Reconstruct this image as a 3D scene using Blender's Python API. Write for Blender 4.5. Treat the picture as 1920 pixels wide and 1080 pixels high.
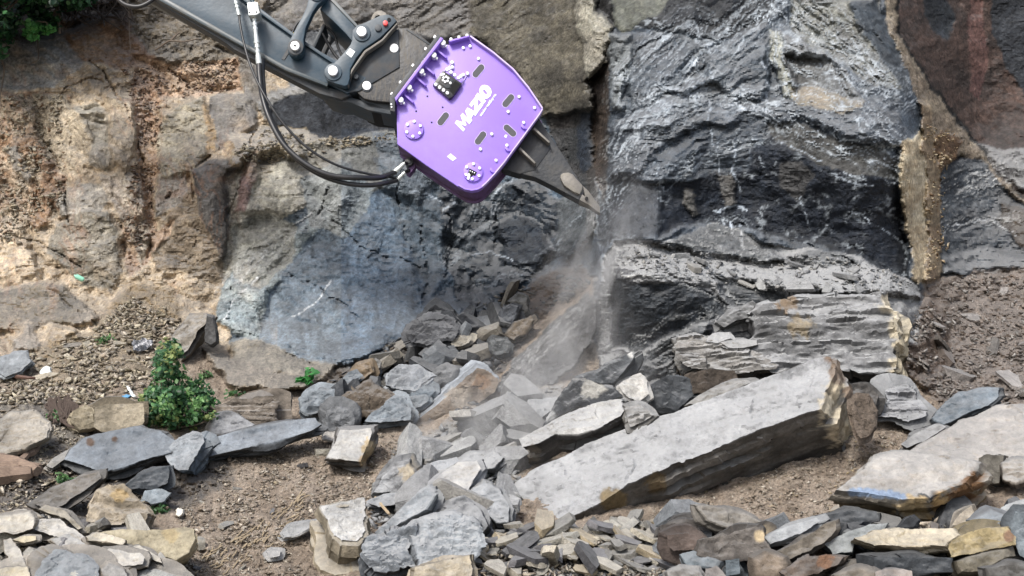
import bpy, bmesh, math, random
import numpy as np
from mathutils import Vector, Matrix

random.seed(7)
rng = np.random.default_rng(7)
S = bpy.context.scene
C = S.collection
for o in list(bpy.data.objects):
    bpy.data.objects.remove(o)

# ------------------------------------------------------------------ camera, light, exposure
CZ = 2.0
F = 2640.0                                   # focal length in photograph pixels (1920 wide)
cam_d = bpy.data.cameras.new('camera'); cam = bpy.data.objects.new('camera', cam_d); C.objects.link(cam)
cam.location = (0, 0, CZ); cam.rotation_euler = (math.radians(90), 0, 0)
cam_d.sensor_width = 36; cam_d.lens = F / 1920 * 36; cam_d.clip_end = 500; cam_d.clip_start = 0.05
S.camera = cam

SUN_EL, SUN_AZ = math.radians(51), math.radians(207)   # azimuth from +Y towards +X
world = bpy.data.worlds.new('World'); S.world = world; world.use_nodes = True
wn = world.node_tree; wn.nodes.clear()
wo = wn.nodes.new('ShaderNodeOutputWorld'); bg = wn.nodes.new('ShaderNodeBackground')
sky = wn.nodes.new('ShaderNodeTexSky'); sky.sky_type = 'NISHITA'; sky.sun_disc = False
sky.sun_elevation = SUN_EL; sky.sun_rotation = SUN_AZ
sky.air_density = 1.0; sky.dust_density = 4.0; sky.ozone_density = 1.0
hs = wn.nodes.new('ShaderNodeHueSaturation'); hs.inputs['Saturation'].default_value = 0.75
wn.links.new(sky.outputs[0], hs.inputs['Color']); wn.links.new(hs.outputs[0], bg.inputs[0])
bg.inputs[1].default_value = 0.115; wn.links.new(bg.outputs[0], wo.inputs[0])
sd = bpy.data.lights.new('sun', 'SUN'); sd.energy = 1.85; sd.angle = math.radians(12); sd.color = (1.0, 0.97, 0.93)
sun = bpy.data.objects.new('sun', sd); C.objects.link(sun)
sdir = Vector((math.sin(SUN_AZ) * math.cos(SUN_EL), math.cos(SUN_AZ) * math.cos(SUN_EL), math.sin(SUN_EL)))
sun.rotation_euler = sdir.to_track_quat('Z', 'Y').to_euler(); sun.location = sdir * 30
S.view_settings.view_transform = 'Standard'; S.view_settings.look = 'None'
S.view_settings.gamma = 1; S.view_settings.use_curve_mapping = False
S.view_settings.exposure = 0.9

# ------------------------------------------------------------------ numpy noise
def _hash(ix, iy, iz, seed):
    h = (ix * 374761393 + iy * 668265263 + iz * 2147483647 + seed * 974634777) & 0xffffffff
    h = ((h ^ (h >> 13)) * 1274126177) & 0xffffffff
    h = ((h ^ (h >> 16)) * 2246822519) & 0xffffffff
    return (h ^ (h >> 15)) & 0xffffffff
def rnd(ix, iy, iz, seed):
    return _hash(ix.astype(np.int64), iy.astype(np.int64), iz.astype(np.int64), seed) / 4294967295.0
def vnoise(x, y, z=None, seed=0):
    """smooth gradient-like value noise in -1..1"""
    if z is None: z = np.zeros_like(x)
    xi, yi, zi = np.floor(x), np.floor(y), np.floor(z)
    fx, fy, fz = x - xi, y - yi, z - zi
    ux, uy, uz = [f * f * f * (f * (f * 6 - 15) + 10) for f in (fx, fy, fz)]
    r = 0
    zz = (0, 1) if np.any(fz != 0) else (0,)
    for dz in zz:
        wz = uz if dz else (1 - uz)
        for dy in (0, 1):
            wy = uy if dy else (1 - uy)
            for dx in (0, 1):
                wx = ux if dx else (1 - ux)
                h = _hash((xi + dx).astype(np.int64), (yi + dy).astype(np.int64), (zi + dz).astype(np.int64), seed)
                a = (h & 0xffff) / 65535.0 * 2 * np.pi
                g = np.cos(a) * (fx - dx) + np.sin(a) * (fy - dy) + (((h >> 16) / 65535.0) * 2 - 1) * (fz - dz) * (1 if len(zz) > 1 else 0)
                r = r + wx * wy * wz * g
    return r * 1.5
def fbm(x, y, z=None, seed=0, o=4, g=0.5, l=2.03):
    r, a, s = 0, 1.0, 0
    if z is None: z = np.zeros_like(x)
    for i in range(o):
        r = r + a * vnoise(x, y, z, seed + i * 17); s += a; a *= g
        x, y, z = x * l + 3.1, y * l + 1.7, z * l
    return r / s
def ridged(x, y, seed=0, o=4, g=0.5):
    r, a, s = 0, 1.0, 0
    for i in range(o):
        r = r + a * (1 - 2 * np.abs(vnoise(x, y, None, seed + i * 13))); s += a; a *= g
        x, y = x * 2.07 + 5.2, y * 2.07 + 1.3
    return r / s
def rot2(x, y, deg):
    c, s = math.cos(math.radians(deg)), math.sin(math.radians(deg))
    return x * c + y * s, -x * s + y * c
def facets(x, y, seed=0, slope=1.0):
    """broken-rock facets: every voronoi cell is its own tilted plane; returns height and edge distance"""
    xi, yi = np.floor(x), np.floor(y)
    f1 = np.full(x.shape, 9.0); f2 = np.full(x.shape, 9.0); h = np.zeros(x.shape)
    z0 = np.zeros_like(x)
    for dy in (-1, 0, 1):
        for dx in (-1, 0, 1):
            cx, cy = xi + dx, yi + dy
            px = cx + rnd(cx, cy, z0, seed); py = cy + rnd(cx, cy, z0, seed + 1)
            d = (x - px) ** 2 + (y - py) ** 2
            gx = rnd(cx, cy, z0, seed + 2) * 2 - 1; gy = rnd(cx, cy, z0, seed + 3) * 2 - 1
            hh = (rnd(cx, cy, z0, seed + 4) - 0.5) * 0.8 + slope * (gx * (x - px) + gy * (y - py))
            near = d < f1
            f2 = np.where(near, f1, np.minimum(f2, d)); h = np.where(near, hh, h); f1 = np.where(near, d, f1)
    return h, np.sqrt(f2) - np.sqrt(f1)
def tin(x, y, seed=0):
    """creased planes that meet edge to edge, heights about -0.5..0.5"""
    x, y = rot2(x, y, (seed * 37) % 360)
    x = x + 0.9 * vnoise(x * .37, y * .37, None, seed + 91); y = y + 0.9 * vnoise(x * .31 + 7, y * .31, None, seed + 92)
    xi, yi = np.floor(x), np.floor(y); fx, fy = x - xi, y - yi; z0 = np.zeros_like(x)
    a, b, c, d = rnd(xi, yi, z0, seed), rnd(xi + 1, yi, z0, seed), rnd(xi, yi + 1, z0, seed), rnd(xi + 1, yi + 1, z0, seed)
    return np.where(fx + fy < 1, a + fx * (b - a) + fy * (c - a), d + (1 - fx) * (c - d) + (1 - fy) * (b - d)) - .5
def sstep(a, b, x):
    t = np.clip((x - a) / (b - a), 0, 1); return t * t * (3 - 2 * t)
def lin(hx, k=0.72):
    c = [int(hx[i:i + 2], 16) / 255 for i in (0, 2, 4)]
    v = np.array([(v / 12.92 if v < 0.04045 else ((v + 0.055) / 1.055) ** 2.4) * k for v in c])
    return v * .82 + v.mean() * .18
def poly_sd(px, py, poly):
    """signed distance, positive inside"""
    n = len(poly); d = np.full(px.shape, 1e9); ins = np.zeros(px.shape, bool)
    for i in range(n):
        ax, ay = poly[i]; bx, by = poly[(i + 1) % n]
        ex, ey = bx - ax, by - ay
        t = np.clip(((px - ax) * ex + (py - ay) * ey) / (ex * ex + ey * ey + 1e-9), 0, 1)
        d = np.minimum(d, (px - ax - t * ex) ** 2 + (py - ay - t * ey) ** 2)
        if ay != by:
            c = ((ay > py) != (by > py)) & (px < (bx - ax) * (py - ay) / (by - ay) + ax)
            ins ^= c
    d = np.sqrt(d)
    return np.where(ins, d, -d)
def line_d(px, py, pts):
    d = np.full(px.shape, 1e9)
    for (ax, ay), (bx, by) in zip(pts[:-1], pts[1:]):
        ex, ey = bx - ax, by - ay
        t = np.clip(((px - ax) * ex + (py - ay) * ey) / (ex * ex + ey * ey + 1e-9), 0, 1)
        d = np.minimum(d, (px - ax - t * ex) ** 2 + (py - ay - t * ey) ** 2)
    return np.sqrt(d)

# ------------------------------------------------------------------ materials
def new_mat(name):
    m = bpy.data.materials.new(name); m.use_nodes = True
    return m, m.node_tree.nodes, m.node_tree.links, m.node_tree.nodes['Principled BSDF']
def node(ns, t, **kw):
    n = ns.new(t)
    for k, v in kw.items(): setattr(n, k, v)
    return n
def rock_material(name, bump1=1.0, objcol=False, rough=0.88, fine=1.0, scale=1.0, spec=0.3):
    m, ns, ln, b = new_mat(name)
    tc = node(ns, 'ShaderNodeTexCoord'); at = node(ns, 'ShaderNodeAttribute', attribute_name='Col')
    col = at.outputs['Color']
    if objcol:
        oi = node(ns, 'ShaderNodeObjectInfo'); mx = node(ns, 'ShaderNodeMix', data_type='RGBA', blend_type='MULTIPLY')
        mx.inputs[0].default_value = 1; ln.new(col, mx.inputs[6]); ln.new(oi.outputs['Color'], mx.inputs[7]); col = mx.outputs[2]
    # fine mineral grain
    n1 = node(ns, 'ShaderNodeTexNoise'); n1.inputs['Scale'].default_value = 26 * scale; n1.inputs['Detail'].default_value = 8; n1.inputs['Roughness'].default_value = 0.72
    ln.new(tc.outputs['Object'], n1.inputs['Vector'])
    r1 = node(ns, 'ShaderNodeMapRange'); r1.inputs[1].default_value = 0.3; r1.inputs[2].default_value = 0.7
    r1.inputs[3].default_value = 1 - 0.38 * fine; r1.inputs[4].default_value = 1 + 0.38 * fine
    ln.new(n1.outputs[0], r1.inputs[0])
    mu = node(ns, 'ShaderNodeMix', data_type='RGBA', blend_type='MULTIPLY'); mu.inputs[0].default_value = 1
    ln.new(col, mu.inputs[6]); ln.new(r1.outputs[0], mu.inputs[7])
    n4 = node(ns, 'ShaderNodeTexNoise'); n4.inputs['Scale'].default_value = 5.5 * scale; n4.inputs['Detail'].default_value = 7; n4.inputs['Roughness'].default_value = 0.7
    ln.new(tc.outputs['Object'], n4.inputs['Vector'])
    r4 = node(ns, 'ShaderNodeMapRange'); r4.inputs[1].default_value = 0.35; r4.inputs[2].default_value = 0.65
    r4.inputs[3].default_value = 0.72; r4.inputs[4].default_value = 1.25; ln.new(n4.outputs[0], r4.inputs[0])
    mv = node(ns, 'ShaderNodeMix', data_type='RGBA', blend_type='MULTIPLY'); mv.inputs[0].default_value = 1
    ln.new(mu.outputs[2], mv.inputs[6]); ln.new(r4.outputs[0], mv.inputs[7]); mu = mv
    # pale dust that has settled on upward faces; its amount is painted in the attribute's alpha
    ge = node(ns, 'ShaderNodeNewGeometry'); sx = node(ns, 'ShaderNodeSeparateXYZ'); ln.new(ge.outputs['Normal'], sx.inputs[0])
    n3 = node(ns, 'ShaderNodeTexNoise'); n3.inputs['Scale'].default_value = 9; n3.inputs['Detail'].default_value = 6
    ln.new(tc.outputs['Object'], n3.inputs['Vector'])
    ad = node(ns, 'ShaderNodeMath', operation='MULTIPLY_ADD'); ad.inputs[1].default_value = 0.7; ad.inputs[2].default_value = -0.35
    ln.new(n3.outputs[0], ad.inputs[0])
    ad2 = node(ns, 'ShaderNodeMath', operation='ADD'); ln.new(sx.outputs[2], ad2.inputs[0]); ln.new(ad.outputs[0], ad2.inputs[1])
    mr = node(ns, 'ShaderNodeMapRange'); mr.inputs[1].default_value = 0.36; mr.inputs[2].default_value = 0.85
    ln.new(ad2.outputs[0], mr.inputs[0])
    ml = node(ns, 'ShaderNodeMath', operation='MULTIPLY'); ln.new(mr.outputs[0], ml.inputs[0]); ln.new(at.outputs['Alpha'], ml.inputs[1])
    dm = node(ns, 'ShaderNodeMix', data_type='RGBA'); ln.new(ml.outputs[0], dm.inputs[0]); ln.new(mu.outputs[2], dm.inputs[6])
    dm.inputs[7].default_value = (0.33, 0.335, 0.335, 1)
    ln.new(dm.outputs[2], b.inputs['Base Color'])
    b.inputs['Roughness'].default_value = rough; b.inputs['Specular IOR Level'].default_value = spec
    # relief
    n2 = node(ns, 'ShaderNodeTexNoise'); n2.inputs['Scale'].default_value = 13 * scale; n2.inputs['Detail'].default_value = 10; n2.inputs['Roughness'].default_value = 0.62
    ln.new(tc.outputs['Object'], n2.inputs['Vector'])
    bp = node(ns, 'ShaderNodeBump'); bp.inputs['Strength'].default_value = 0.75 * bump1; bp.inputs['Distance'].default_value = 0.05
    ln.new(n2.outputs[0], bp.inputs['Height'])
    n5 = node(ns, 'ShaderNodeTexNoise'); n5.inputs['Scale'].default_value = 48 * scale; n5.inputs['Detail'].default_value = 5; n5.inputs['Roughness'].default_value = 0.7
    ln.new(tc.outputs['Object'], n5.inputs['Vector'])
    b2 = node(ns, 'ShaderNodeBump'); b2.inputs['Strength'].default_value = 0.6 * bump1; b2.inputs['Distance'].default_value = 0.012
    ln.new(n5.outputs[0], b2.inputs['Height']); ln.new(bp.outputs[0], b2.inputs['Normal']); ln.new(b2.outputs[0], b.inputs['Normal'])
    return m
def paint(name, col, rough=0.5, metal=0.0, dirt=0.0, dcol=(0.16, 0.13, 0.10), scale=6, bump=0.0, coat=0.0, streak=None):
    m, ns, ln, b = new_mat(name)
    b.inputs['Roughness'].default_value = rough; b.inputs['Metallic'].default_value = metal
    b.inputs['Base Color'].default_value = (*col, 1); b.inputs['Coat Weight'].default_value = coat
    tc = node(ns, 'ShaderNodeTexCoord')
    if dirt:
        n = node(ns, 'ShaderNodeTexNoise'); n.inputs['Scale'].default_value = scale; n.inputs['Detail'].default_value = 9; n.inputs['Roughness'].default_value = 0.66
        src = tc.outputs['Object']
        if streak:
            mp = node(ns, 'ShaderNodeMapping'); mp.inputs['Scale'].default_value = streak[0]; mp.inputs['Rotation'].default_value = streak[1]
            ln.new(src, mp.inputs[0]); src = mp.outputs[0]
        ln.new(src, n.inputs['Vector'])
        r = node(ns, 'ShaderNodeMapRange'); r.inputs[1].default_value = 0.46; r.inputs[2].default_value = 0.72; r.inputs[4].default_value = dirt
        ln.new(n.outputs[0], r.inputs[0])
        x = node(ns, 'ShaderNodeMix', data_type='RGBA'); ln.new(r.outputs[0], x.inputs[0])
        x.inputs[6].default_value = (*col, 1); x.inputs[7].default_value = (*dcol, 1)
        ln.new(x.outputs[2], b.inputs['Base Color'])
        r2 = node(ns, 'ShaderNodeMapRange'); r2.inputs[3].default_value = rough; r2.inputs[4].default_value = min(1, rough + 0.4)
        ln.new(r.outputs[0], r2.inputs[0]); ln.new(r2.outputs[0], b.inputs['Roughness'])
    if bump:
        n = node(ns, 'ShaderNodeTexNoise'); n.inputs['Scale'].default_value = 30; n.inputs['Detail'].default_value = 6
        ln.new(tc.outputs['Object'], n.inputs['Vector'])
        bp = node(ns, 'ShaderNodeBump'); bp.inputs['Strength'].default_value = bump; bp.inputs['Distance'].default_value = 0.01
        ln.new(n.outputs[0], bp.inputs['Height']); ln.new(bp.outputs[0], b.inputs['Normal'])
    return m
M_CLIFF = rock_material('weathered_cliff_rock', bump1=1.35, fine=1.5)
M_SLATE = rock_material('dark_slate', bump1=1.1, fine=1.2, rough=0.75, spec=0.3)
M_SOIL = rock_material('stony_soil', bump1=1.3, fine=1.3, scale=2.0, rough=0.95)
M_ROCK = rock_material('broken_slate', bump1=0.8, fine=0.8)
M_CHIP = rock_material('slate_chips', bump1=0.7, objcol=True, fine=0.8)

# ------------------------------------------------------------------ helpers for objects
def tag(o, label=None, cat=None, group=None, kind=None):
    if label: o['label'] = label
    if cat: o['category'] = cat
    if group: o['group'] = group
    if kind: o['kind'] = kind
    return o
def mesh_obj(name, verts, faces, mat, parent=None, cols=None, smooth=True, sharp=None):
    me = bpy.data.meshes.new(name)
    v = np.asarray(verts, np.float32); f = np.asarray(faces, np.int32)
    nv, nf, k = len(v), len(f), f.shape[1]
    me.vertices.add(nv); me.vertices.foreach_set('co', v.ravel())
    me.loops.add(nf * k); me.loops.foreach_set('vertex_index', f.ravel())
    me.polygons.add(nf); me.polygons.foreach_set('loop_start', np.arange(nf, dtype=np.int32) * k)
    me.update(calc_edges=True); me.validate()
    if smooth: me.polygons.foreach_set('use_smooth', np.ones(len(me.polygons), bool))
    if cols is not None:
        a = me.color_attributes.new('Col', 'FLOAT_COLOR', 'POINT'); a.data.foreach_set('color', np.asarray(cols, np.float32).ravel())
    if sharp is not None: me.set_sharp_from_angle(angle=math.radians(sharp))
    me.materials.append(mat)
    o = bpy.data.objects.new(name, me); C.objects.link(o)
    if parent: o.parent = parent
    return o
def ray(px, py):
    return np.stack([(np.asarray(px, float) - 960) / F, np.ones_like(np.asarray(px, float)), (540 - np.asarray(py, float)) / F], -1)
def at(px, py, Y):
    r = ray(px, py) * np.asarray(Y, float)[..., None]
    return r + np.array([0, 0, CZ])
# ------------------------------------------------------------------ the rock face and the soil below it, one relief
CTRL = [(-360,-260,19),(-360,0,17.5),(-360,300,15.8),(-360,600,14),(-360,800,11.8),(-360,1000,9.6),(-360,1240,8.2),
(0,-260,18.5),(0,0,17),(0,150,16.3),(0,300,15.8),(0,450,15.2),(0,600,14.3),(0,660,13.7),(0,740,12.6),(0,850,11.2),(0,950,10.2),(0,1080,9.2),(0,1240,8.3),
(200,0,17),(200,300,15.6),(200,500,14.9),(200,600,14.2),(200,700,13.0),(200,800,11.8),(200,950,10.3),(200,1080,9.2),
(400,0,17),(400,200,16),(400,300,15.4),(400,500,14.9),(400,620,14.2),(400,720,13.0),(400,800,12),(400,900,10.8),(400,1000,9.9),(400,1080,9.3),(400,1240,8.3),
(600,-260,17.8),(600,0,16.8),(600,200,15.9),(600,400,15),(600,650,13.9),(600,740,12.9),(600,850,11.4),(600,1000,9.9),(600,1080,9.3),
(800,0,16.8),(800,200,16.2),(800,400,15.3),(800,560,14.6),(800,640,13.8),(800,760,12.3),(800,900,10.7),(800,1080,9.2),(800,1240,8.3),
(1000,-260,17.5),(1000,0,16.6),(1000,300,15.8),(1000,450,15.3),(1000,530,14.6),(1000,640,13.2),(1000,760,12),(1000,900,10.6),(1000,1080,9.2),
(1110,250,15.2),(1100,400,14.6),(1100,520,13.6),(1090,640,12.8),
(1160,0,15.2),(1170,200,14),(1170,350,13.2),(1160,440,12.7),(1160,520,12.3),(1160,650,12.4),(1200,760,11.9),
(1300,0,15),(1300,150,14.2),(1300,300,13.4),(1300,420,13.1),(1300,480,12.6),(1300,540,12.2),(1300,650,12.2),
(1500,-260,16),(1500,0,15),(1500,150,14.1),(1500,250,13.3),(1500,450,13.2),(1500,500,12.7),(1500,540,12.3),(1500,650,12.1),(1500,800,11.2),(1500,950,10),(1500,1080,9),(1500,1240,8.2),
(1680,0,15.4),(1700,200,14),(1700,300,13.3),(1700,500,12.9),(1700,600,12.3),(1700,800,11.2),
(1800,0,17),(1800,200,16.4),(1800,300,15.8),(1800,400,15.2),(1800,490,14.6),(1800,560,13.7),(1800,650,12.8),(1800,750,11.7),(1800,900,10.2),(1800,1080,8.9),
(1920,-260,18.2),(1920,0,17.2),(1920,300,16),(1920,500,14.6),(1920,650,12.8),(1920,800,11.1),(1920,1080,8.9),(1920,1240,8.1),
(2280,-260,18.5),(2280,0,17.5),(2280,300,16.2),(2280,500,14.6),(2280,700,12.4),(2280,900,10.2),(2280,1240,8)]
CT = np.array(CTRL, float)
def _k(d2): return np.where(d2 > 0, 0.5 * d2 * np.log(d2 + 1e-12), 0)
_cx, _cy = CT[:, 0] / 1000, CT[:, 1] / 1000
_n = len(CT); _A = np.zeros((_n + 3, _n + 3))
_A[:_n, :_n] = _k((_cx[:, None] - _cx) ** 2 + (_cy[:, None] - _cy) ** 2) + np.eye(_n) * 2e-3
_A[:_n, _n:] = np.stack([np.ones(_n), _cx, _cy], 1); _A[_n:, :_n] = _A[:_n, _n:].T
_w = np.linalg.solve(_A, np.concatenate([CT[:, 2], [0, 0, 0]]))
def base_depth(px, py):
    x, y = px.ravel() / 1000, py.ravel() / 1000; out = _w[_n] + _w[_n + 1] * x + _w[_n + 2] * y
    for i in range(_n): out += _w[i] * _k((x - _cx[i]) ** 2 + (y - _cy[i]) ** 2)
    return out.reshape(px.shape)

STEP = 2.6
GX = np.arange(-360, 2281, STEP); GY = np.arange(-260, 1241, STEP)
PX, PY = np.meshgrid(GX, GY)
cgx, cgy = np.meshgrid(np.arange(-372, 2301, 12.), np.arange(-272, 1261, 12.))
cD = base_depth(cgx, cgy)
def bil(A, x, y, x0, y0, s):
    fx = np.clip((x - x0) / s, 0, A.shape[1] - 1.001); fy = np.clip((y - y0) / s, 0, A.shape[0] - 1.001)
    ix, iy = fx.astype(int), fy.astype(int); fx, fy = fx - ix, fy - iy
    return (A[iy, ix] * (1 - fx) + A[iy, ix + 1] * fx) * (1 - fy) + (A[iy + 1, ix] * (1 - fx) + A[iy + 1, ix + 1] * fx) * fy
D0 = bil(cD, PX, PY, -372, -272, 12.)
WX = PX + 15 * fbm(PX / 60, PY / 60, None, 11, 5, 0.62); WY = PY + 15 * fbm(PX / 60, PY / 60, None, 31, 5, 0.62)

def relief(st, x, y, seed):
    """metres towards the viewer for one kind of rock surface; x,y in photograph pixels"""
    k = st.get('k', 'block'); a = st.get('a', 1.0); ang = st.get('ang', 0); sc = st.get('sc', 1.0); sx = st.get('sx', 1.0)
    u, v = rot2(x, y, ang); u = u / sx
    wu = u + 24 * fbm(u / 90, v / 90, None, seed + 61, 4, 0.6); wv = v + 24 * fbm(u / 90, v / 90, None, seed + 62, 4, 0.6)
    mk = sstep(-0.15, 0.3, vnoise(u / 90, v / 90, None, seed + 77))
    fine = 0.022 * tin(u / 19, v / 12, seed + 4) + 0.026 * fbm(x / 12, y / 10, None, seed + 6, 4, 0.65)
    wr = mk * (0.030 * ridged((u + 14 * fbm(x / 60, y / 60, None, seed + 63, 3)) / 46, (v + 14 * fbm(x / 50, y / 50, None, seed + 64, 3)) / 15, seed + 65, 3, .6)) ; fine = fine + wr
    if k == 'block':
        h2, e2 = facets(wu / (58 * sc), wv / (40 * sc), seed + 7)
        r = 0.45 * tin(wu / (150 * sc), wv / (120 * sc), seed) + 0.19 * tin(wu / (64 * sc), wv / (44 * sc), seed + 1) + 0.09 * tin(u / (28 * sc), v / (19 * sc), seed + 2)
        r += 0.035 * mk * h2 + 0.05 * fbm(x / 60, y / 60, None, seed + 2, 5, 0.6) + fine
        return a * r
    if k == 'smooth':
        r = 0.24 * tin(wu / (170 * sc), wv / (140 * sc), seed) + 0.07 * tin(wu / (60 * sc), wv / (46 * sc), seed + 1) + 0.035 * fbm(u / 50, v / 50, None, seed, 6, 0.6)
        q = fbm(wu / 110, wv / 60, None, seed + 3, 5, .55) * 6; r += 0.016 * (np.floor(q) + sstep(.8, 1, q - np.floor(q))) 
        return a * (r + fine * .7)
    if k == 'crumb':
        h2, e2 = facets(u / (17 * sc), v / (12 * sc) + .3 * vnoise(x / 20, y / 20, None, seed), seed + 7)
        r = 0.22 * tin(wu / (90 * sc), wv / (80 * sc), seed) + 0.13 * tin(wu / (36 * sc), wv / (27 * sc), seed + 1) + 0.07 * tin(u / (17 * sc), v / (12 * sc), seed + 2)
        return a * (r + 0.03 * mk * h2 + 0.13 * fbm(x / 50, y / 50, None, seed, 6, 0.65) + fine)
    if k == 'strata':
        w = v + 12 * fbm(u / 110, v / 70, None, seed, 4) ; L = w / (12 * sc); li = np.floor(L); fr = L - li
        w2 = v + 8 * fbm(u / 60, v / 40, None, seed + 9, 4); L2 = w2 / (5 * sc); l2 = np.floor(L2)
        amt = (rnd(li, li * 0, li * 0, seed) - .5 + 0.9 * vnoise(u / 70, li * 3.7, None, seed + 1)) * mk
        am2 = (rnd(l2, li * 0, li * 0, seed + 4) - .5 + 0.9 * vnoise(u / 26, l2 * 3.7, None, seed + 6)) * mk
        r = 0.24 * tin(wu / (130 * sc), wv / (70 * sc), seed) + 0.10 * tin(wu / (60 * sc), wv / (24 * sc), seed + 1) + 0.04 * amt + 0.02 * am2 + 0.04 * tin(u / 32, v / 11, seed + 3)
        return a * (r + 0.04 * fbm(x / 50, y / 50, None, seed + 2, 5, 0.6) + fine)
    if k == 'fold':
        fu = u + 60 * fbm(u / 190, v / 190, None, seed, 3); fv = v + 60 * fbm(u / 170, v / 170, None, seed + 3, 3)
        r = 0.50 * tin(fu / (260 * sc), fv / (170 * sc), seed) + 0.12 * tin(fu / (105 * sc), fv / (40 * sc), seed + 1) + 0.05 * tin(fu / (52 * sc), fv / (17 * sc), seed + 2) + 0.035 * tin(fu / 26, fv / 8, seed + 3)
        r += 0.022 * ridged(fu / 130, fv / 40, seed + 5, 3, 0.5) + 0.026 * ridged(fu / 60 + fv / 90, fv / 16, seed + 8, 4, 0.62)
        return a * (r + 0.05 * fbm(x / 60, y / 60, None, seed + 2, 4) + fine * .8)
    if k == 'plate':                               # dark wet plates with hairline chips
        r = 0.20 * tin(wu / (120 * sc), wv / (90 * sc), seed) + 0.07 * tin(wu / (50 * sc), wv / (34 * sc), seed + 1) + 0.03 * tin(u / 22, v / 16, seed + 2)
        q = fbm(wu / 60, wv / 40, None, seed + 3, 5, .6) * 5; r += 0.012 * (np.floor(q) + sstep(.85, 1, q - np.floor(q)))
        return a * (r + 0.03 * fbm(u / 50, v / 50, None, seed, 5, 0.55) + fine * .7)
    if k == 'soil':
        return a * (0.16 * fbm(x / 80, y / 50, None, seed, 6, 0.62) + 0.055 * fbm(x / 17, y / 11, None, seed + 9, 5, 0.68))

H = lin
TAN = [H('c0aa88'), H('a69274'), H('d8c8aa')]
RUST = [H('aa8a6c'), H('bc9e7c'), H('8e7056')]
PALE = [H('b4a68e'), H('9c9080'), H('c8bea8')]
GREYTAN = [H('a09684'), H('8e887c'), H('b0a68e')]
GREY = [H('8c8478'), H('9a9284'), H('787064')]
BLUE = [H('6a7a86'), H('56646e'), H('868e90')]
DBLUE = [H('5c6c78'), H('4a5864'), H('7c8a92')]
BLACK = [H('272d36'), H('1c2129'), H('46484a')]
SOIL = [H('a89886'), H('928270'), H('baac9a')]
CLAY = [H('d8caa8'), H('bca884'), H('e8dec6')]
BROWN = [H('54423a'), H('403632'), H('6c5850')]
OLIVE = [H('6c6656'), H('5a564c'), H('807a66')]

# region: outline in the photograph, object it belongs to (0 cliff 1 buttress 2 ledge 3 ground 4 clay), colours, surface kind,
# metres proud, tilt (metres per 100 px rightwards, downwards: positive = comes forward), edge width, dust, streaks
R = []
def reg(poly, obj=None, col=TAN, st={'k': 'block'}, dy=0.0, tx=0.0, ty=0.0, w=12, dust=0.25, streak=0.0, spots=0.35, sh=True):
    R.append(dict(poly=poly, obj=obj, col=col, st=st, dy=dy, tx=tx, ty=ty, w=w, dust=dust, streak=streak, spots=spots))
BIG = 3000
# --- far left earth face
reg([(-BIG,-BIG),(560,-BIG),(560,900),(-BIG,900)], 0, TAN, {'k':'crumb','a':0.9}, spots=0.6)
reg([(-400,75),(120,70),(155,100),(150,130),(95,165),(-400,175)], 0, [H('a09c94'),H('8c8a86'),H('bab4a8')], {'k':'crumb','a':0.8}, dy=-0.1)
reg([(110,60),(240,20),(300,60),(330,120),(240,130),(150,110)], 0, [H('85684e'),H('765a44'),H('a08664')], {'k':'crumb','a':0.7})
reg([(230,-300),(620,-300),(500,60),(450,110),(440,150),(310,130),(245,60)], 0, [H('7c705c'),H('6c6458'),H('90846a')], {'k':'crumb','a':1.1,'sc':1.4,'ang':-25}, dy=0.12)
reg([(250,110),(330,120),(450,105),(452,165),(400,180),(300,185),(300,240),(290,330),(292,420),(285,480),(240,520),(225,420),(250,380),(262,300),(240,200)], 0, RUST, {'k':'crumb','a':1.1}, dy=-0.22, spots=0.7)
reg([(-400,180),(60,170),(130,180),(125,300),(90,420),(60,430),(-400,430)], 0, [H('b09c80'),H('a07a54'),H('c4b498')], {'k':'crumb','a':1.1,'ang':60,'sx':1.6}, spots=0.8)
reg([(8,270),(30,270),(58,330),(52,345),(30,320)], 0, GREY, {'k':'smooth'}, dy=0.15)
reg([(65,230),(100,200),(128,300),(118,400),(85,380)], 0, [H('9a7a5a'),H('8a6c50'),H('b8a080')], {'k':'crumb'}, dy=-0.1)
reg([(128,205),(170,190),(235,235),(262,268),(210,265),(160,292),(152,312),(125,300)], 0, [H('98907e'),H('867c6a'),H('aaa08c')], {'k':'block','sc':0.7}, dy=0.2, tx=-0.10, ty=-0.1)
reg([(155,290),(195,268),(228,268),(222,300),(205,318),(170,312)], 0, GREYTAN, {'k':'block','sc':0.6}, dy=0.3, ty=-0.15)
reg([(112,365),(145,345),(195,345),(208,372),(190,400),(150,412),(112,405)], 0, GREYTAN, {'k':'smooth'}, dy=0.30, ty=0.12)
reg([(100,420),(170,395),(205,400),(222,450),(232,510),(205,545),(140,530),(95,480)], 0, [H('88806f'),H('7a7260'),H('9c9484')], {'k':'smooth','a':1.2}, dy=0.38, tx=0.05)
reg([(190,330),(222,320),(262,340),(282,420),(262,500),(240,440),(205,370)], 0, PALE, {'k':'crumb','ang':70,'sx':1.8}, dy=0.05, spots=0.6)
reg([(300,235),(330,200),(385,180),(405,225),(408,290),(370,315),(345,330),(300,400),(292,330)], 0, [H('9a9078'),H('8c826c'),H('a89c84')], {'k':'smooth','a':1.3}, dy=0.28, tx=0.02)
reg([(385,185),(402,215),(406,290),(392,300),(384,250)], 0, [H('a88c5c'),H('94784c'),H('b8a080')], {'k':'smooth'}, dy=0.22, tx=-0.4)
reg([(295,330),(345,325),(350,365),(320,395),(296,410)], 0, GREY, {'k':'smooth'}, dy=0.25)
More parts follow.
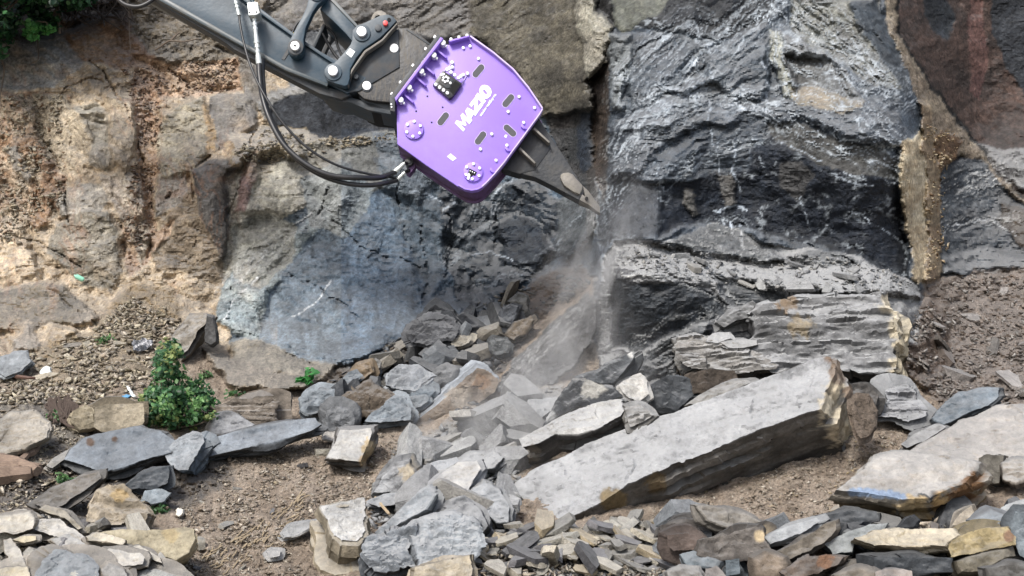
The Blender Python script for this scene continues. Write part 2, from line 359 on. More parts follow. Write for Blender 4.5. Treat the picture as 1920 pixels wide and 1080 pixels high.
reg([(405,90),(470,100),(505,160),(482,200),(482,246),(440,250),(404,290),(398,180),(450,170),(450,105)], 0, [H('7c766c'),H('6c665e'),H('8a8478')], {'k':'block','ang':70,'sc':0.8}, dy=0.15, streak=0.3)
reg([(-400,-300),(250,-300),(225,25),(165,45),(120,62),(60,80),(-400,88)], 0, [H('4a3e34'),H('3a302a'),H('6a5846')], {'k':'crumb','a':1.0}, dy=-0.25, w=16)
# crag blocks mid-left
reg([(280,470),(300,440),(355,345),(385,400),(425,505),(420,530),(330,508),(290,505)], 0, [H('8a7a62'),H('7c6c56'),H('988a70')], {'k':'smooth','a':1.2}, dy=0.42, tx=0.04, streak=0.3)
reg([(358,320),(410,300),(455,292),(448,330),(430,400),(427,500),(410,480),(380,410)], 0, [H('5e5a54'),H('4e4a46'),H('77726a')], {'k':'smooth','ang':80,'a':0.6}, dy=0.55, tx=-0.28, streak=0.8)
reg([(280,440),(330,410),(320,440),(285,470)], 0, RUST, {'k':'crumb'}, dy=0.35)
reg([(-400,540),(80,530),(120,535),(190,590),(180,610),(90,612),(60,620),(-400,650)], 0, [H('7e7260'),H('6e6452'),H('90866e')], {'k':'smooth','a':1.1}, dy=0.35, ty=-0.1)
reg([(-400,470),(60,470),(80,530),(0,545),(-400,545)], 0, TAN, {'k':'strata','ang':-8}, dy=0.12, dust=0.3)
reg([(20,640),(50,608),(72,640),(70,665),(20,665)], 0, GREY, {'k':'smooth'}, dy=0.4)
reg([(75,650),(98,612),(145,618),(165,640),(100,660)], 0, TAN, {'k':'block','sc':0.5}, dy=0.4)
reg([(60,178),(120,178),(175,260),(150,330),(110,330),(70,260)], 0, [H('bcaa8c'),H('a6967a'),H('d0c2a6')], {'k':'smooth','a':1.3,'ang':50}, dy=0.15, tx=.25)
reg([(200,180),(245,180),(262,260),(235,330),(205,300)], 0, [H('b4a286'),H('9e8e74'),H('c8b89a')], {'k':'block','a':1.0,'ang':60}, dy=0.2, tx=-.3)
# --- middle crag
reg([(430,300),(500,268),(620,268),(740,262),(800,250),(1130,200),(1130,640),(560,720),(425,640)], 0, DBLUE, {'k':'block','a':0.9}, dust=0.3, streak=0.5)
reg([(500,-300),(900,-300),(900,70),(700,60),(640,120),(560,90),(500,40)], 0, [H('7c766c'),H('605c58'),H('948e84')], {'k':'strata','ang':-28,'a':1.0}, dust=0.35, streak=0.3)
reg([(540,60),(760,60),(760,230),(540,170)], 0, [H('5c6064'),H('4a4e52'),H('74747a')], {'k':'strata','ang':-20,'a':0.8}, streak=0.4)
reg([(430,250),(490,235),(560,235),(640,258),(740,232),(745,262),(640,285),(560,300),(430,310)], 0, [H('a49474'),H('8e8068'),H('bcae90')], {'k':'crumb','a':0.9}, dy=0.35, ty=0.9, w=12, dust=0.5, spots=0.6)
reg([(492,200),(520,175),(575,158),(640,175),(745,205),(748,240),(650,262),(600,258),(560,238),(500,238)], 0, [H('3c4046'),H('30343a'),H('54585c')], {'k':'smooth','a':0.4,'ang':85}, dy=-0.1, ty=-0.25, dust=0.05, streak=1.0)
reg([(482,195),(500,178),(560,158),(620,160),(620,170),(560,176),(515,192),(492,225)], 0, [H('8c8a84'),H('7c7a74'),H('a09c94')], {'k':'crumb','a':0.6}, dy=0.15, dust=0.5)
reg([(428,330),(450,300),(520,285),(560,300),(745,266),(735,320),(700,372),(600,378),(540,400),(470,470),(425,560),(420,520),(430,420)], 0, [H('aaa694'),H('9c988a'),H('bcb49c')], {'k':'strata','a':0.9,'ang':-4,'sc':1.3}, dy=0.08, streak=0.4, spots=0.4)
reg([(455,295),(482,280),(478,330),(462,400),(442,400),(448,340)], 0, [H('837970'),H('8c7068'),H('94887c')], {'k':'smooth'}, dy=0.5, tx=0.2)
reg([(560,270),(640,262),(750,240),(770,300),(720,360),(650,350),(590,330)], 0, [H('8c887c'),H('7a766a'),H('9c9686')], {'k':'strata','ang':0,'a':0.6}, dy=0.1, streak=0.7)
reg([(412,540),(440,510),(520,455),(610,395),(620,380),(700,370),(700,400),(610,420),(545,490),(520,540),(490,610),(485,640),(440,630),(405,600)], 0, [H('8c9898'),H('7a8a90'),H('a0a6a0')], {'k':'smooth','a':1.1}, dy=0.2, tx=-0.05, streak=0.4)
reg([(487,640),(492,590),(530,505),(570,470),(612,400),(660,372),(720,352),(790,330),(830,370),(862,430),(850,520),(800,575),(770,620),(700,665),(660,700),(600,695),(520,660)], 0, [H('6a7c8a'),H('5a6a78'),H('8c989e')], {'k':'block','a':0.75,'sc':1.7}, dy=0.2, tx=0.0, ty=0.03, w=26, streak=0.8, spots=0.5)
reg([(700,300),(800,300),(845,380),(840,480),(800,560),(770,470),(740,400)], 0, [H('66727a'),H('56626a'),H('7c8688')], {'k':'block','a':.8,'sc':1.2,'ang':20}, dy=0.1, w=30, streak=0.9)
reg([(565,335),(640,300),(705,345),(690,400),(640,445),(590,430)], 0, [H('8a8e8a'),H('7a8080'),H('9ca09a')], {'k':'block','a':.8,'ang':25}, dy=0.22, tx=.1, w=20, streak=.5)
reg([(436,430),(500,395),(560,425),(545,490),(490,545),(440,520)], 0, [H('98988c'),H('888a82'),H('aaa898')], {'k':'block','a':.9,'ang':-30}, dy=0.2, tx=-.1, w=20, streak=.4)
reg([(700,250),(800,255),(830,330),(780,385),(720,350)], 0, [H('70767a'),H('60686c'),H('84888a')], {'k':'block','a':.9,'ang':10}, dy=0.15, w=20, streak=.6)
reg([(430,640),(490,635),(560,670),(640,690),(640,730),(520,735),(440,700)], 0, [H('8e8470'),H('7e7666'),H('a0967e')], {'k':'smooth','a':1.0}, dy=0.5, ty=0.15)
reg([(350,668),(380,655),(470,680),(560,705),(555,728),(450,732),(400,712),(352,690)], 0, [H('8a7e6c'),H('7a7060'),H('9c907a')], {'k':'smooth','a':0.9}, dy=0.55, ty=0.0)
reg([(820,330),(900,350),(1000,330),(1060,400),(1050,470),(1000,525),(900,575),(860,560),(830,480)], 0, [H('38424a'),H('2c343c'),H('54606a')], {'k':'block','a':1.1,'sc':0.8,'ang':30}, dy=0.0, dust=0.35, streak=0.2)
reg([(930,420),(975,405),(1010,420),(1040,470),(1000,500),(930,500),(945,460)], 0, [H('2e363e'),H('242a32'),H('444c54')], {'k':'smooth'}, dy=0.35, tx=0.1, dust=0.1)
reg([(1040,380),(1070,355),(1115,385),(1125,430),(1060,500),(1045,470)], 0, [H('686a68'),H('565a5a'),H('7a7c78')], {'k':'strata','ang':-35,'a':0.8}, dy=0.5)
# brown plate behind the breaker
reg([(880,-300),(1062,-300),(1100,120),(1112,220),(1080,210),(1020,225),(960,130),(885,60)], 0, OLIVE, {'k':'strata','ang':-35,'a':0.55,'sc':1.2}, dy=0.3, tx=0.06, streak=0.2, dust=0.2)
reg([(1020,225),(1080,208),(1115,215),(1122,380),(1105,385),(1060,330)], 0, [H('4c4844'),H('40403e'),H('5e5a54')], {'k':'smooth'}, dy=-0.2, dust=0.1)
reg([(1085,215),(1108,212),(1110,300),(1096,330),(1082,290)], 0, [H('343c46'),H('2a3038'),H('444e58')], {'k':'smooth'}, dy=-0.1, dust=0.1)
reg([(1060,-300),(1110,-300),(1120,20),(1148,50),(1135,115),(1112,160),(1098,130),(1085,60)], 0, [H('a8a290'),H('989482'),H('b8b09c')], {'k':'smooth','a':1.2,'ang':70}, dy=0.75, tx=-0.2, w=8)
reg([(1108,150),(1140,120),(1146,200),(1144,330),(1128,372),(1112,300)], 0, [H('4a3e34'),H('3c342e'),H('5c5044')], {'k':'crumb','a':0.6}, dy=-0.5, w=10, dust=0.0)
# --- right buttress
reg([(1136,-300),(1640,-300),(1665,40),(1715,150),(1735,240),(1735,300),(1745,520),(1730,550),(1600,500),(1340,440),(1190,460),(1120,640),(1095,640),(1120,420),(1140,340),(1142,130),(1150,50)], 1, [H('4c555d'),H('3c444c'),H('6a7074')], {'k':'fold','a':1.0,'ang':-25}, dy=0.0, dust=0.6, w=9)
reg([(1140,-300),(1262,-300),(1270,20),(1220,48),(1170,55),(1150,45)], 1, [H('7a7660'),H('6a6858'),H('8c866c')], {'k':'strata','ang':75,'a':0.5}, dy=0.15, dust=0.3, streak=0.5)
reg([(1188,50),(1225,30),(1270,-20),(1462,-60),(1455,20),(1430,50),(1340,78),(1290,62),(1215,58)], 1, [H('181c22'),H('101418'),H('343a40')], {'k':'plate','a':0.9,'sc':0.5}, dy=0.1, dust=0.35)
reg([(1188,62),(1280,68),(1335,80),(1345,120),(1300,150),(1240,190),(1180,230),(1176,130)], 1, [H('444c52'),H('343a40'),H('6c7074')], {'k':'fold','a':1.2,'ang':-38}, dy=0.35, dust=0.6)
reg([(1142,60),(1185,60),(1178,140),(1165,200),(1145,210)], 1, [H('8a8a84'),H('7a7a74'),H('9a9890')], {'k':'block','sc':0.5}, dy=0.3, dust=0.6)
reg([(1345,90),(1440,40),(1445,100),(1430,190),(1330,200),(1260,170),(1320,140)], 1, [H('5c6266'),H('484e54'),H('787c7e')], {'k':'fold','a':1.3,'ang':-30}, dy=0.45, tx=0.05, dust=0.8)
reg([(1465,-300),(1635,-300),(1650,30),(1690,110),(1705,170),(1640,160),(1560,110),(1480,60)], 1, [H('8c8674'),H('6e6a60'),H('a0988a')], {'k':'strata','ang':38,'a':1.7,'sc':1.7}, dy=0.2, dust=0.75)
reg([(1455,60),(1500,70),(1580,120),(1620,200),(1560,195),(1490,175),(1470,130)], 1, [H('84807a'),H('66645f'),H('9c9890')], {'k':'strata','ang':32,'a':1.7,'sc':1.8}, dy=0.45, dust=0.8)
reg([(1590,0),(1640,0),(1690,110),(1712,180),(1700,182),(1650,110),(1610,50)], 1, [H('4e5458'),H('3c4246'),H('64686a')], {'k':'strata','ang':55,'a':1.0}, dy=0.3, tx=-0.3, dust=0.4)
reg([(1470,105),(1525,100),(1560,110),(1600,170),(1618,205),(1530,190),(1500,168)], 1, [H('605c54'),H('4a4640'),H('7c786e')], {'k':'strata','ang':28,'a':0.8}, dy=0.25, dust=0.4)
reg([(1440,55),(1462,70),(1468,120),(1485,150),(1486,185),(1470,178),(1448,120)], 1, [H('c4bca4'),H('a8a28c'),H('d8d0bc')], {'k':'crumb','a':0.8,'ang':70}, dy=0.5, dust=0.6)
reg([(1140,240),(1200,215),(1330,150),(1390,190),(1500,185),(1620,190),(1690,215),(1700,270),(1620,262),(1560,250),(1480,215),(1400,235),(1330,235),(1250,270),(1200,320),(1145,340)], 1, [H('5a5f64'),H('464b50'),H('7c8082')], {'k':'fold','a':1.25,'ang':-12}, dy=0.4, ty=0.12, dust=0.75)
reg([(1480,165),(1560,170),(1620,190),(1620,205),(1540,210),(1490,195)], 1, [H('a8906c'),H('948468'),H('bca888')], {'k':'crumb','a':0.5}, dy=0.45, ty=0.3, dust=0.6)
reg([(1340,240),(1400,225),(1430,215),(1470,260),(1450,330),(1400,340),(1330,345),(1290,330)], 1, [H('545a60'),H('464c52'),H('74787a')], {'k':'fold','a':1.1,'ang':-20}, dy=0.2, dust=0.6)
# the black wet wall
reg([(1225,345),(1300,335),(1400,318),(1410,280),(1450,250),(1500,240),(1560,262),(1640,290),(1690,330),(1700,420),(1705,520),(1660,505),(1590,480),(1520,455),(1400,430),(1340,418),(1270,425),(1235,440)], 1, BLACK, {'k':'plate','a':0.9}, dy=-0.12, ty=-0.16, w=10, dust=0.15, spots=0.15)
reg([(1440,235),(1500,232),(1570,258),(1640,275),(1690,300),(1692,340),(1640,335),(1560,320),(1500,285),(1455,265)], 1, [H('5c5850'),H('4c4842'),H('706a60')], {'k':'smooth','a':0.7,'ang':80}, dy=-0.02, dust=0.2, streak=0.7)
reg([(1140,345),(1180,330),(1240,350),(1240,430),(1200,448),(1150,450),(1125,470),(1120,400)], 1, [H('4c4e50'),H('383b3f'),H('66645f')], {'k':'smooth','a':0.9,'ang':70}, dy=0.1, dust=0.2)
reg([(1284,350),(1302,350),(1306,395),(1296,405),(1284,380)], 1, [H('7c7468'),H('6e665c'),H('8c8478')], {'k':'smooth'}, dy=0.0)
reg([(1345,330),(1375,325),(1380,385),(1365,395),(1352,370)], 1, [H('78726a'),H('6e665c'),H('8c8478')], {'k':'smooth'}, dy=0.0)
reg([(1460,310),(1500,300),(1530,330),(1500,375),(1465,360)], 1, [H('54504c'),H('46423e'),H('625e58')], {'k':'plate'}, dy=-0.08)
# clay filled joint
reg([(1640,-300),(1660,-300),(1684,60),(1728,140),(1784,212),(1835,284),(1870,322),(1935,388),(1935,402),(1850,328),(1800,288),(1768,300),(1752,330),(1735,280),(1722,205),(1700,130),(1660,40)], 4, [H('988a74'),H('807260'),H('b4a68c')], {'k':'crumb','a':0.9,'ang':60,'sx':1.5}, dy=0.35, w=8, dust=0.2, spots=0.7)
reg([(1740,255),(1770,240),(1800,262),(1792,300),(1762,325),(1748,300)], 4, [H('7c6040'),H('64482e'),H('9c8460')], {'k':'crumb','a':1.3}, dy=0.4, w=8)
reg([(1722,195),(1742,200),(1760,300),(1768,360),(1766,470),(1768,528),(1735,535),(1738,440),(1732,320)], 4, [H('a89474'),H('8a745a'),H('c4b290')], {'k':'crumb','a':1.0,'ang':80,'sx':1.6}, dy=0.5, tx=-1.2, w=6)
reg([(1686,262),(1712,262),(1726,240),(1735,300),(1738,440),(1738,535),(1716,528),(1706,470),(1690,380)], 4, CLAY, {'k':'strata','a':0.9,'ang':84,'sc':1.0}, dy=0.5, tx=-0.3, w=12, dust=0.1, spots=0.5)
# --- far right wall
reg([(1668,-300),(BIG,-300),(BIG,330),(1935,385),(1870,318),(1790,208),(1735,138),(1690,60)], 0, BROWN, {'k':'crumb','a':0.5,'sc':1.6}, dy=0.0, dust=0.1, streak=0.5, spots=0.5)
reg([(1728,-20),(1775,-20),(1790,40),(1778,75),(1755,68),(1735,30)], 0, [H('343a42'),H('2a3036'),H('484e54')], {'k':'smooth'}, dust=0.05)
reg([(1862,-20),(2300,-20),(2300,220),(1930,190),(1885,130),(1860,60)], 0, [H('34383e'),H('2a2e34'),H('44484e')], {'k':'smooth'}, dust=0.05)
reg([(1815,0),(1840,0),(1850,120),(1840,190),(1820,170)], 0, [H('74544c'),H('604440'),H('866a60')], {'k':'crumb','a':0.4})
reg([(1765,318),(1810,292),(1850,305),(1900,370),(1940,400),(BIG,420),(BIG,480),(1920,490),(1850,470),(1768,500),(1766,400)], 0, [H('3c444c'),H('30363e'),H('585e62')], {'k':'plate','a':1.3,'ang':-15}, dy=0.2, dust=0.35)
reg([(1830,268),(1870,285),(1920,280),(BIG,290),(BIG,400),(1940,380),(1880,325)], 0, [H('6e6e6e'),H('5a5a5c'),H('8a8a88')], {'k':'strata','ang':20,'a':1.0}, dy=0.1, dust=0.6)
reg([(1880,380),(1935,400),(BIG,410),(BIG,480),(1930,470),(1890,440),(1868,410)], 0, [H('54483c'),H('463e36'),H('665a4c')], {'k':'smooth'}, dy=0.3)
reg([(1768,480),(1850,468),(1910,485),(BIG,490),(BIG,525),(1840,520),(1772,510)], 0, [H('565c62'),H('464c52'),H('6e7274')], {'k':'strata','ang':5,'a':1.0}, dy=0.4, dust=0.5)
# --- soil and rubble ground
reg([(-BIG,655),(80,662),(170,625),(260,600),(340,600),(380,650),(440,735),(560,735),(640,700),(750,640),(850,600),(930,590),(1000,530),(1090,505),(1115,520),(1112,640),(1200,640),(1500,640),(1720,640),(1735,530),(1800,515),(BIG,515),(BIG,BIG),(-BIG,BIG)], 3, SOIL, {'k':'soil','a':1.0}, dy=0.0, w=10, dust=0.0, spots=0.8)
reg([(40,662),(170,622),(215,560),(250,530),(330,540),(345,600),(330,660),(300,700),(100,720)], 3, [H('a08a68'),H('8c7858'),H('b8a480')], {'k':'soil','a':0.9}, dy=0.1, w=14, spots=0.9)
reg([(-BIG,760),(100,740),(170,800),(170,840),(120,880),(0,860),(-BIG,860)], 3, [H('8a806e'),H('70665a'),H('a49a86')], {'k':'soil','a':1.5}, dy=0.1, spots=0.8)
reg([(-BIG,860),(120,880),(300,900),(330,880),(420,860),(440,900),(330,960),(160,960),(-BIG,950)], 3, [H('665a4c'),H('50463c'),H('7c7060')], {'k':'soil','a':1.4}, dy=-0.1, w=16)
reg([(985,545),(1010,520),(1060,505),(1100,505),(1105,540),(1040,570),(1000,610),(960,620)], 3, [H('6e553c'),H('564330'),H('846c50')], {'k':'soil','a':1.5}, dy=0.1)
reg([(640,690),(760,640),(880,600),(980,560),(1000,620),(940,700),(800,790),(640,780),(560,760)], 3, [H('5c5044'),H('483f36'),H('74675a')], {'k':'soil','a':2.2}, dy=0.0, w=16)
reg([(930,730),(965,670),(1000,640),(1050,590),(1100,545),(1118,560),(1118,640),(1075,690),(1040,720),(975,745)], 2, [H('5a5a5a'),H('4a4b4c'),H('706e6a')], {'k':'fold','a':0.7,'ang':-40}, dy=0.35, tx=0.15, w=8, dust=0.2)
reg([(740,850),(860,780),(960,740),(1060,720),(1060,800),(960,900),(960,960),(760,1000),(700,930)], 3, [H('a09a90'),H('8c877e'),H('b4aea4')], {'k':'soil','a':1.2}, dy=0.0, w=18, dust=0.7)
reg([(1735,530),(1830,510),(BIG,515),(BIG,770),(1860,760),(1760,760),(1720,720),(1700,680),(1722,620)], 3, [H('8a7a6c'),H('746558'),H('a09284')], {'k':'soil','a':1.6}, dy=0.1, spots=0.7)
reg([(1700,600),(1740,560),(1775,600),(1785,690),(1740,730),(1700,700)], 3, [H('6e5c4e'),H('5a4a3e'),H('806e5e')], {'k':'crumb','a':1.0}, dy=0.3, w=12)
# --- ledge under the buttress
reg([(1120,640),(1128,500),(1150,452),(1195,446),(1260,455),(1340,440),(1600,480),(1720,525),(1728,560),(1720,640),(1500,660),(1380,650),(1280,640),(1220,690),(1200,760),(1130,720)], 2, [H('7c7e80'),H('66686c'),H('96989a')], {'k':'strata','a':0.9,'ang':4}, dy=0.05, w=8, dust=0.9)
reg([(1152,455),(1195,446),(1260,462),(1320,480),(1420,495),(1600,478),(1715,525),(1722,560),(1650,552),(1560,550),(1440,545),(1380,560),(1300,520),(1240,510),(1160,500)], 2, [H('8a8c8e'),H('747678'),H('a4a6a8')], {'k':'crumb','a':0.45,'sc':0.8,'sx':1.6}, dy=0.2, ty=0.55, w=10, dust=1.0)
reg([(1240,458),(1290,440),(1342,415),(1385,430),(1440,462),(1480,488),(1440,492),(1370,480),(1300,470)], 2, [H('4c5258'),H('3e4448'),H('5e6468')], {'k':'fold','a':0.6,'ang':20}, dy=0.35, ty=0.1, w=7, dust=0.3)
reg([(1480,480),(1560,470),(1610,490),(1600,505),(1520,500)], 2, [H('4a5056'),H('3c4248'),H('6c7276')], {'k':'strata'}, dy=0.2, dust=0.4)
reg([(1148,520),(1200,530),(1280,528),(1330,545),(1372,572),(1360,590),(1300,620),(1240,650),(1190,660),(1145,650)], 2, [H('3c4248'),H('30353b'),H('52565a')], {'k':'plate','a':1.0}, dy=0.1, ty=-0.08, w=8, dust=0.15)
reg([(1340,520),(1430,530),(1480,560),(1430,580),(1375,575),(1350,545)], 2, [H('4a4f54'),H('3e4348'),H('5e6266')], {'k':'fold','a':0.7,'ang':10}, dy=0.1, ty=-0.2, dust=0.3)
reg([(1200,740),(1130,700),(1180,670),(1260,625),(1330,600),(1330,630),(1270,650),(1265,720)], 2, [H('54585c'),H('44484c'),H('6c7073')], {'k':'strata','ang':-30,'a':0.8}, dy=0.35, tx=0.2, dust=0.5)
# heap shoulders the loose stones lie on
reg([(-BIG,975),(60,965),(160,975),(260,1000),(330,1070),(360,1240),(-BIG,1240)], 3, [H('5a544c'),H('4a443e'),H('6c665c')], {'k':'soil','a':1.5}, dy=0.55, w=20)
reg([(830,1040),(930,1010),(1060,995),(1240,990),(1300,960),(1500,985),(1700,985),(1800,980),(BIG,950),(BIG,1240),(800,1240)], 3, [H('4e4840'),H('403b35'),H('5c564e')], {'k':'soil','a':1.2}, dy=0.25, w=14)

OBJ = np.zeros(PX.shape, int); REL = np.zeros(PX.shape); COL = np.zeros(PX.shape + (3,)); DUST = np.full(PX.shape, .2)
NC = fbm(PX / 60, PY / 60, None, 400, 6, 0.62); NS = fbm(PX / 14, PY / 11, None, 500, 5, 0.65); NV = fbm((PX + 8 * NS) / 17, PY / 95, None, 600, 5, 0.7) * (.35 + sstep(-.2, .35, fbm(PX / 70, PY / 60, None, 620, 4)))
NS2 = fbm(PX / 90, PY / 70, None, 700, 5, 0.7)
for i, r in enumerate(R):
    P = np.array(r['poly'], float); x0, y0 = P.min(0) - 30; x1, y1 = P.max(0) + 30
    ix0, ix1 = np.searchsorted(GX, [x0, x1]); iy0, iy1 = np.searchsorted(GY, [y0, y1])
    sl = (slice(iy0, iy1), slice(ix0, ix1))
    if iy1 <= iy0 or ix1 <= ix0: continue
    x, y = PX[sl], PY[sl]
    sdv = poly_sd(WX[sl], WY[sl], r['poly'])
    wd = r['w'] * (1.0 + 1.6 * sstep(-0.2, 0.5, NS2[sl]))
    m = sstep(-wd * 0.5, wd * 0.5, sdv)
    soft = sstep(-10, 60, sdv)
    cx, cy = np.clip(P[:, 0], -300, 2200).mean(), np.clip(P[:, 1], -250, 1200).mean()
    rel = relief(r['st'], WX[sl] * 0.3 + x * 0.7, WY[sl] * 0.3 + y * 0.7, 1000 + i * 41) + r['dy'] * (0.38 + 0.15 * soft) + r['tx'] * (x - cx) / 100 + r['ty'] * (y - cy) / 100
    REL[sl] = REL[sl] * (1 - m) + rel * m
    c1, c2, c3 = r['col']; t = sstep(-0.25, 0.25, NC[sl])[..., None]; s = (sstep(0.12, 0.45, NS[sl]) * r['spots'])[..., None]
    c = c1 * (1 - t) + c2 * t; c = c * (1 - s) + c3 * s
    dk = (sstep(0.15, 0.5, -NS[sl]) * 0.3)[..., None]; c = c * (1 - dk)
    if r['streak']:
        c = c * (1 - r['streak'] * 0.6 * sstep(0.0, 0.4, NV[sl])[..., None])
    wc = 1.3 + (r['w'] * 1.5 if (r['obj'] == 3) else 0.1 * r['w']) * sstep(-0.3, 0.4, NS2[sl]); nz = 9 * NS[sl] * (1 if r['obj'] == 3 else 0.5)
    mc = sstep(-wc, wc, sdv + nz)[..., None]
    COL[sl] = COL[sl] * (1 - mc) + c * mc
    DUST[sl] = DUST[sl] * (1 - mc[..., 0]) + r['dust'] * mc[..., 0]
    if r['obj'] is not None: OBJ[sl] = np.where(sdv > 0, r['obj'], OBJ[sl])
# long joints and bedding cracks in the rock, pale calcite veins, drip stains
CRACK = [([(20,190),(80,260),(118,330),(130,420)],5,.2),([(170,110),(215,170),(248,230)],4,.16),([(320,130),(370,165),(440,180)],4,.14),([(0,440),(70,450),(150,500)],4,.16),([(300,400),(330,330),(398,300)],4,.2),([(560,270),(620,330),(600,400)],3,.12),([(760,290),(740,360),(770,470)],4,.16),([(620,410),(690,470),(790,500)],3,.12),([(530,510),(600,540),(700,620)],3,.1),([(482,246),(470,280),(455,330),(430,400)],3,.12),([(352,500),(372,400),(360,330)],2,.06),([(425,600),(432,620),(490,632)],4,.12),([(430,520),(436,560),(428,600)],3,.1),
 ([(520,655),(560,672),(600,690),(640,700)],4,.12),([(640,625),(665,635),(690,655)],2,.06),([(1142,130),(1148,200),(1142,260),(1146,330)],4,.15),([(950,150),(990,120),(1040,60)],2,.05),
 ([(1020,240),(1050,262),(1062,300)],3,.1),([(880,60),(940,50),(1000,10)],2,.04),([(1150,110),(1175,150),(1180,200)],3,.1),([(1425,330),(1440,260),(1438,235)],3,.08),
 ([(1380,420),(1460,440),(1540,470),(1610,500)],4,.12),([(1160,500),(1240,505),(1310,540),(1375,575)],3,.08),([(790,420),(800,480),(795,560)],4,.12),
 ([(840,400),(850,450),(835,520)],4,.12),([(920,350),(935,420),(925,480),(935,520)],4,.12),([(500,330),(600,340),(700,330)],2,.05),([(470,360),(560,368),(640,362)],2,.05),([(700,60),(690,110),(660,130)],2,.05),
 ([(120,165),(160,150),(190,155)],4,.12),([(60,270),(75,330),(70,400)],4,.12),([(262,270),(280,330),(292,400)],4,.15),([(225,420),(235,470),(232,510)],4,.12),([(250,190),(300,160),(380,170)],3,.08),([(180,610),(120,560),(80,532)],4,.1)]
for pts, w, d in CRACK:
    P = np.array(pts, float); x0, y0 = P.min(0) - 20; x1, y1 = P.max(0) + 20
    ix0, ix1 = np.searchsorted(GX, [x0, x1]); iy0, iy1 = np.searchsorted(GY, [y0, y1]); sl = (slice(iy0, iy1), slice(ix0, ix1))
    dd = line_d(WX[sl], WY[sl], pts); REL[sl] -= d * .55 * sstep(-.25, .25, NC[sl] + NS[sl]) * (1 - sstep(0, w * .8, dd))
VEIN = [([(1430,100),(1438,180),(1434,240)],1.6),([(1330,190),(1332,240),(1338,270)],1.5),([(1346,265),(1350,330)],1.3),([(1372,415),(1370,440),(1390,455)],1.6),([(1388,425),(1390,455),(1388,490)],1.8),
 ([(1380,270),(1375,320),(1390,360)],1.3),([(1425,290),(1430,310)],1.6),([(1500,370),(1510,400),(1520,430)],1.3),([(1560,330),(1600,345),(1640,350)],1.2),([(1470,270),(1500,280),(1540,300)],1.2),
 ([(1690,460),(1640,420),(1600,400)],1.1),([(930,330),(900,360),(860,385),(830,390)],2.2),([(960,330),(935,350),(925,372)],2.0),([(770,360),(800,362),(830,380)],1.8),([(1340,395),(1380,390),(1400,400)],1.4),
 ([(880,480),(920,470),(960,490)],1.2),([(540,600),(600,560),(620,530)],1.4),([(420,600),(440,560),(480,520)],1.6),([(1290,480),(1340,500),(1370,535)],1.2),([(1780,425),(1850,410),(1900,440)],1.3)]
for pts, w in VEIN:
    P = np.array(pts, float); x0, y0 = P.min(0) - 20; x1, y1 = P.max(0) + 20
    ix0, ix1 = np.searchsorted(GX, [x0, x1]); iy0, iy1 = np.searchsorted(GY, [y0, y1]); sl = (slice(iy0, iy1), slice(ix0, ix1))
    dd = line_d(WX[sl], WY[sl], pts); k = ((1 - sstep(w * 0.6, w * 1.6, dd)) * sstep(-0.3, 0.1, NS[sl]))[..., None]
    COL[sl] = COL[sl] * (1 - k * 0.85) + np.array([.5, .52, .53]) * k * 0.85
# pale scratch and dust lines that run with the folds of the buttress, hairline calcite on the dark plates
def lines(ang, lx, ly, seed, lo=.80, hi=.93, warp=40):
    u, v = rot2(PX, PY, ang); u = u + warp * fbm(u / 160, v / 160, None, seed, 4, .55); v = v + warp * fbm(u / 150, v / 150, None, seed + 1, 4, .55)
    t = 1 - 2 * np.abs(vnoise(u / lx, v / ly, None, seed + 2)); return sstep(lo, hi, t)
L1 = np.maximum.reduce([lines(-25, 150, 24, 901, .84, .95), lines(-40, 120, 18, 911, .84, .95), lines(14, 130, 22, 921, .84, .95) * .8, lines(-8, 80, 11, 931, .8, .96) * .7])
L1 = L1 * sstep(-.45, .2, NS2 + .5 * NC) * sstep(-.45, .1, NS + .1)
hair = ridged(WX / 34 + 3, WY / 22, 811, 3, 0.55); hm = sstep(0.56, 0.68, hair) * sstep(0.0, 0.3, NC)
dark = 1 - sstep(0.018, 0.036, COL.mean(-1))
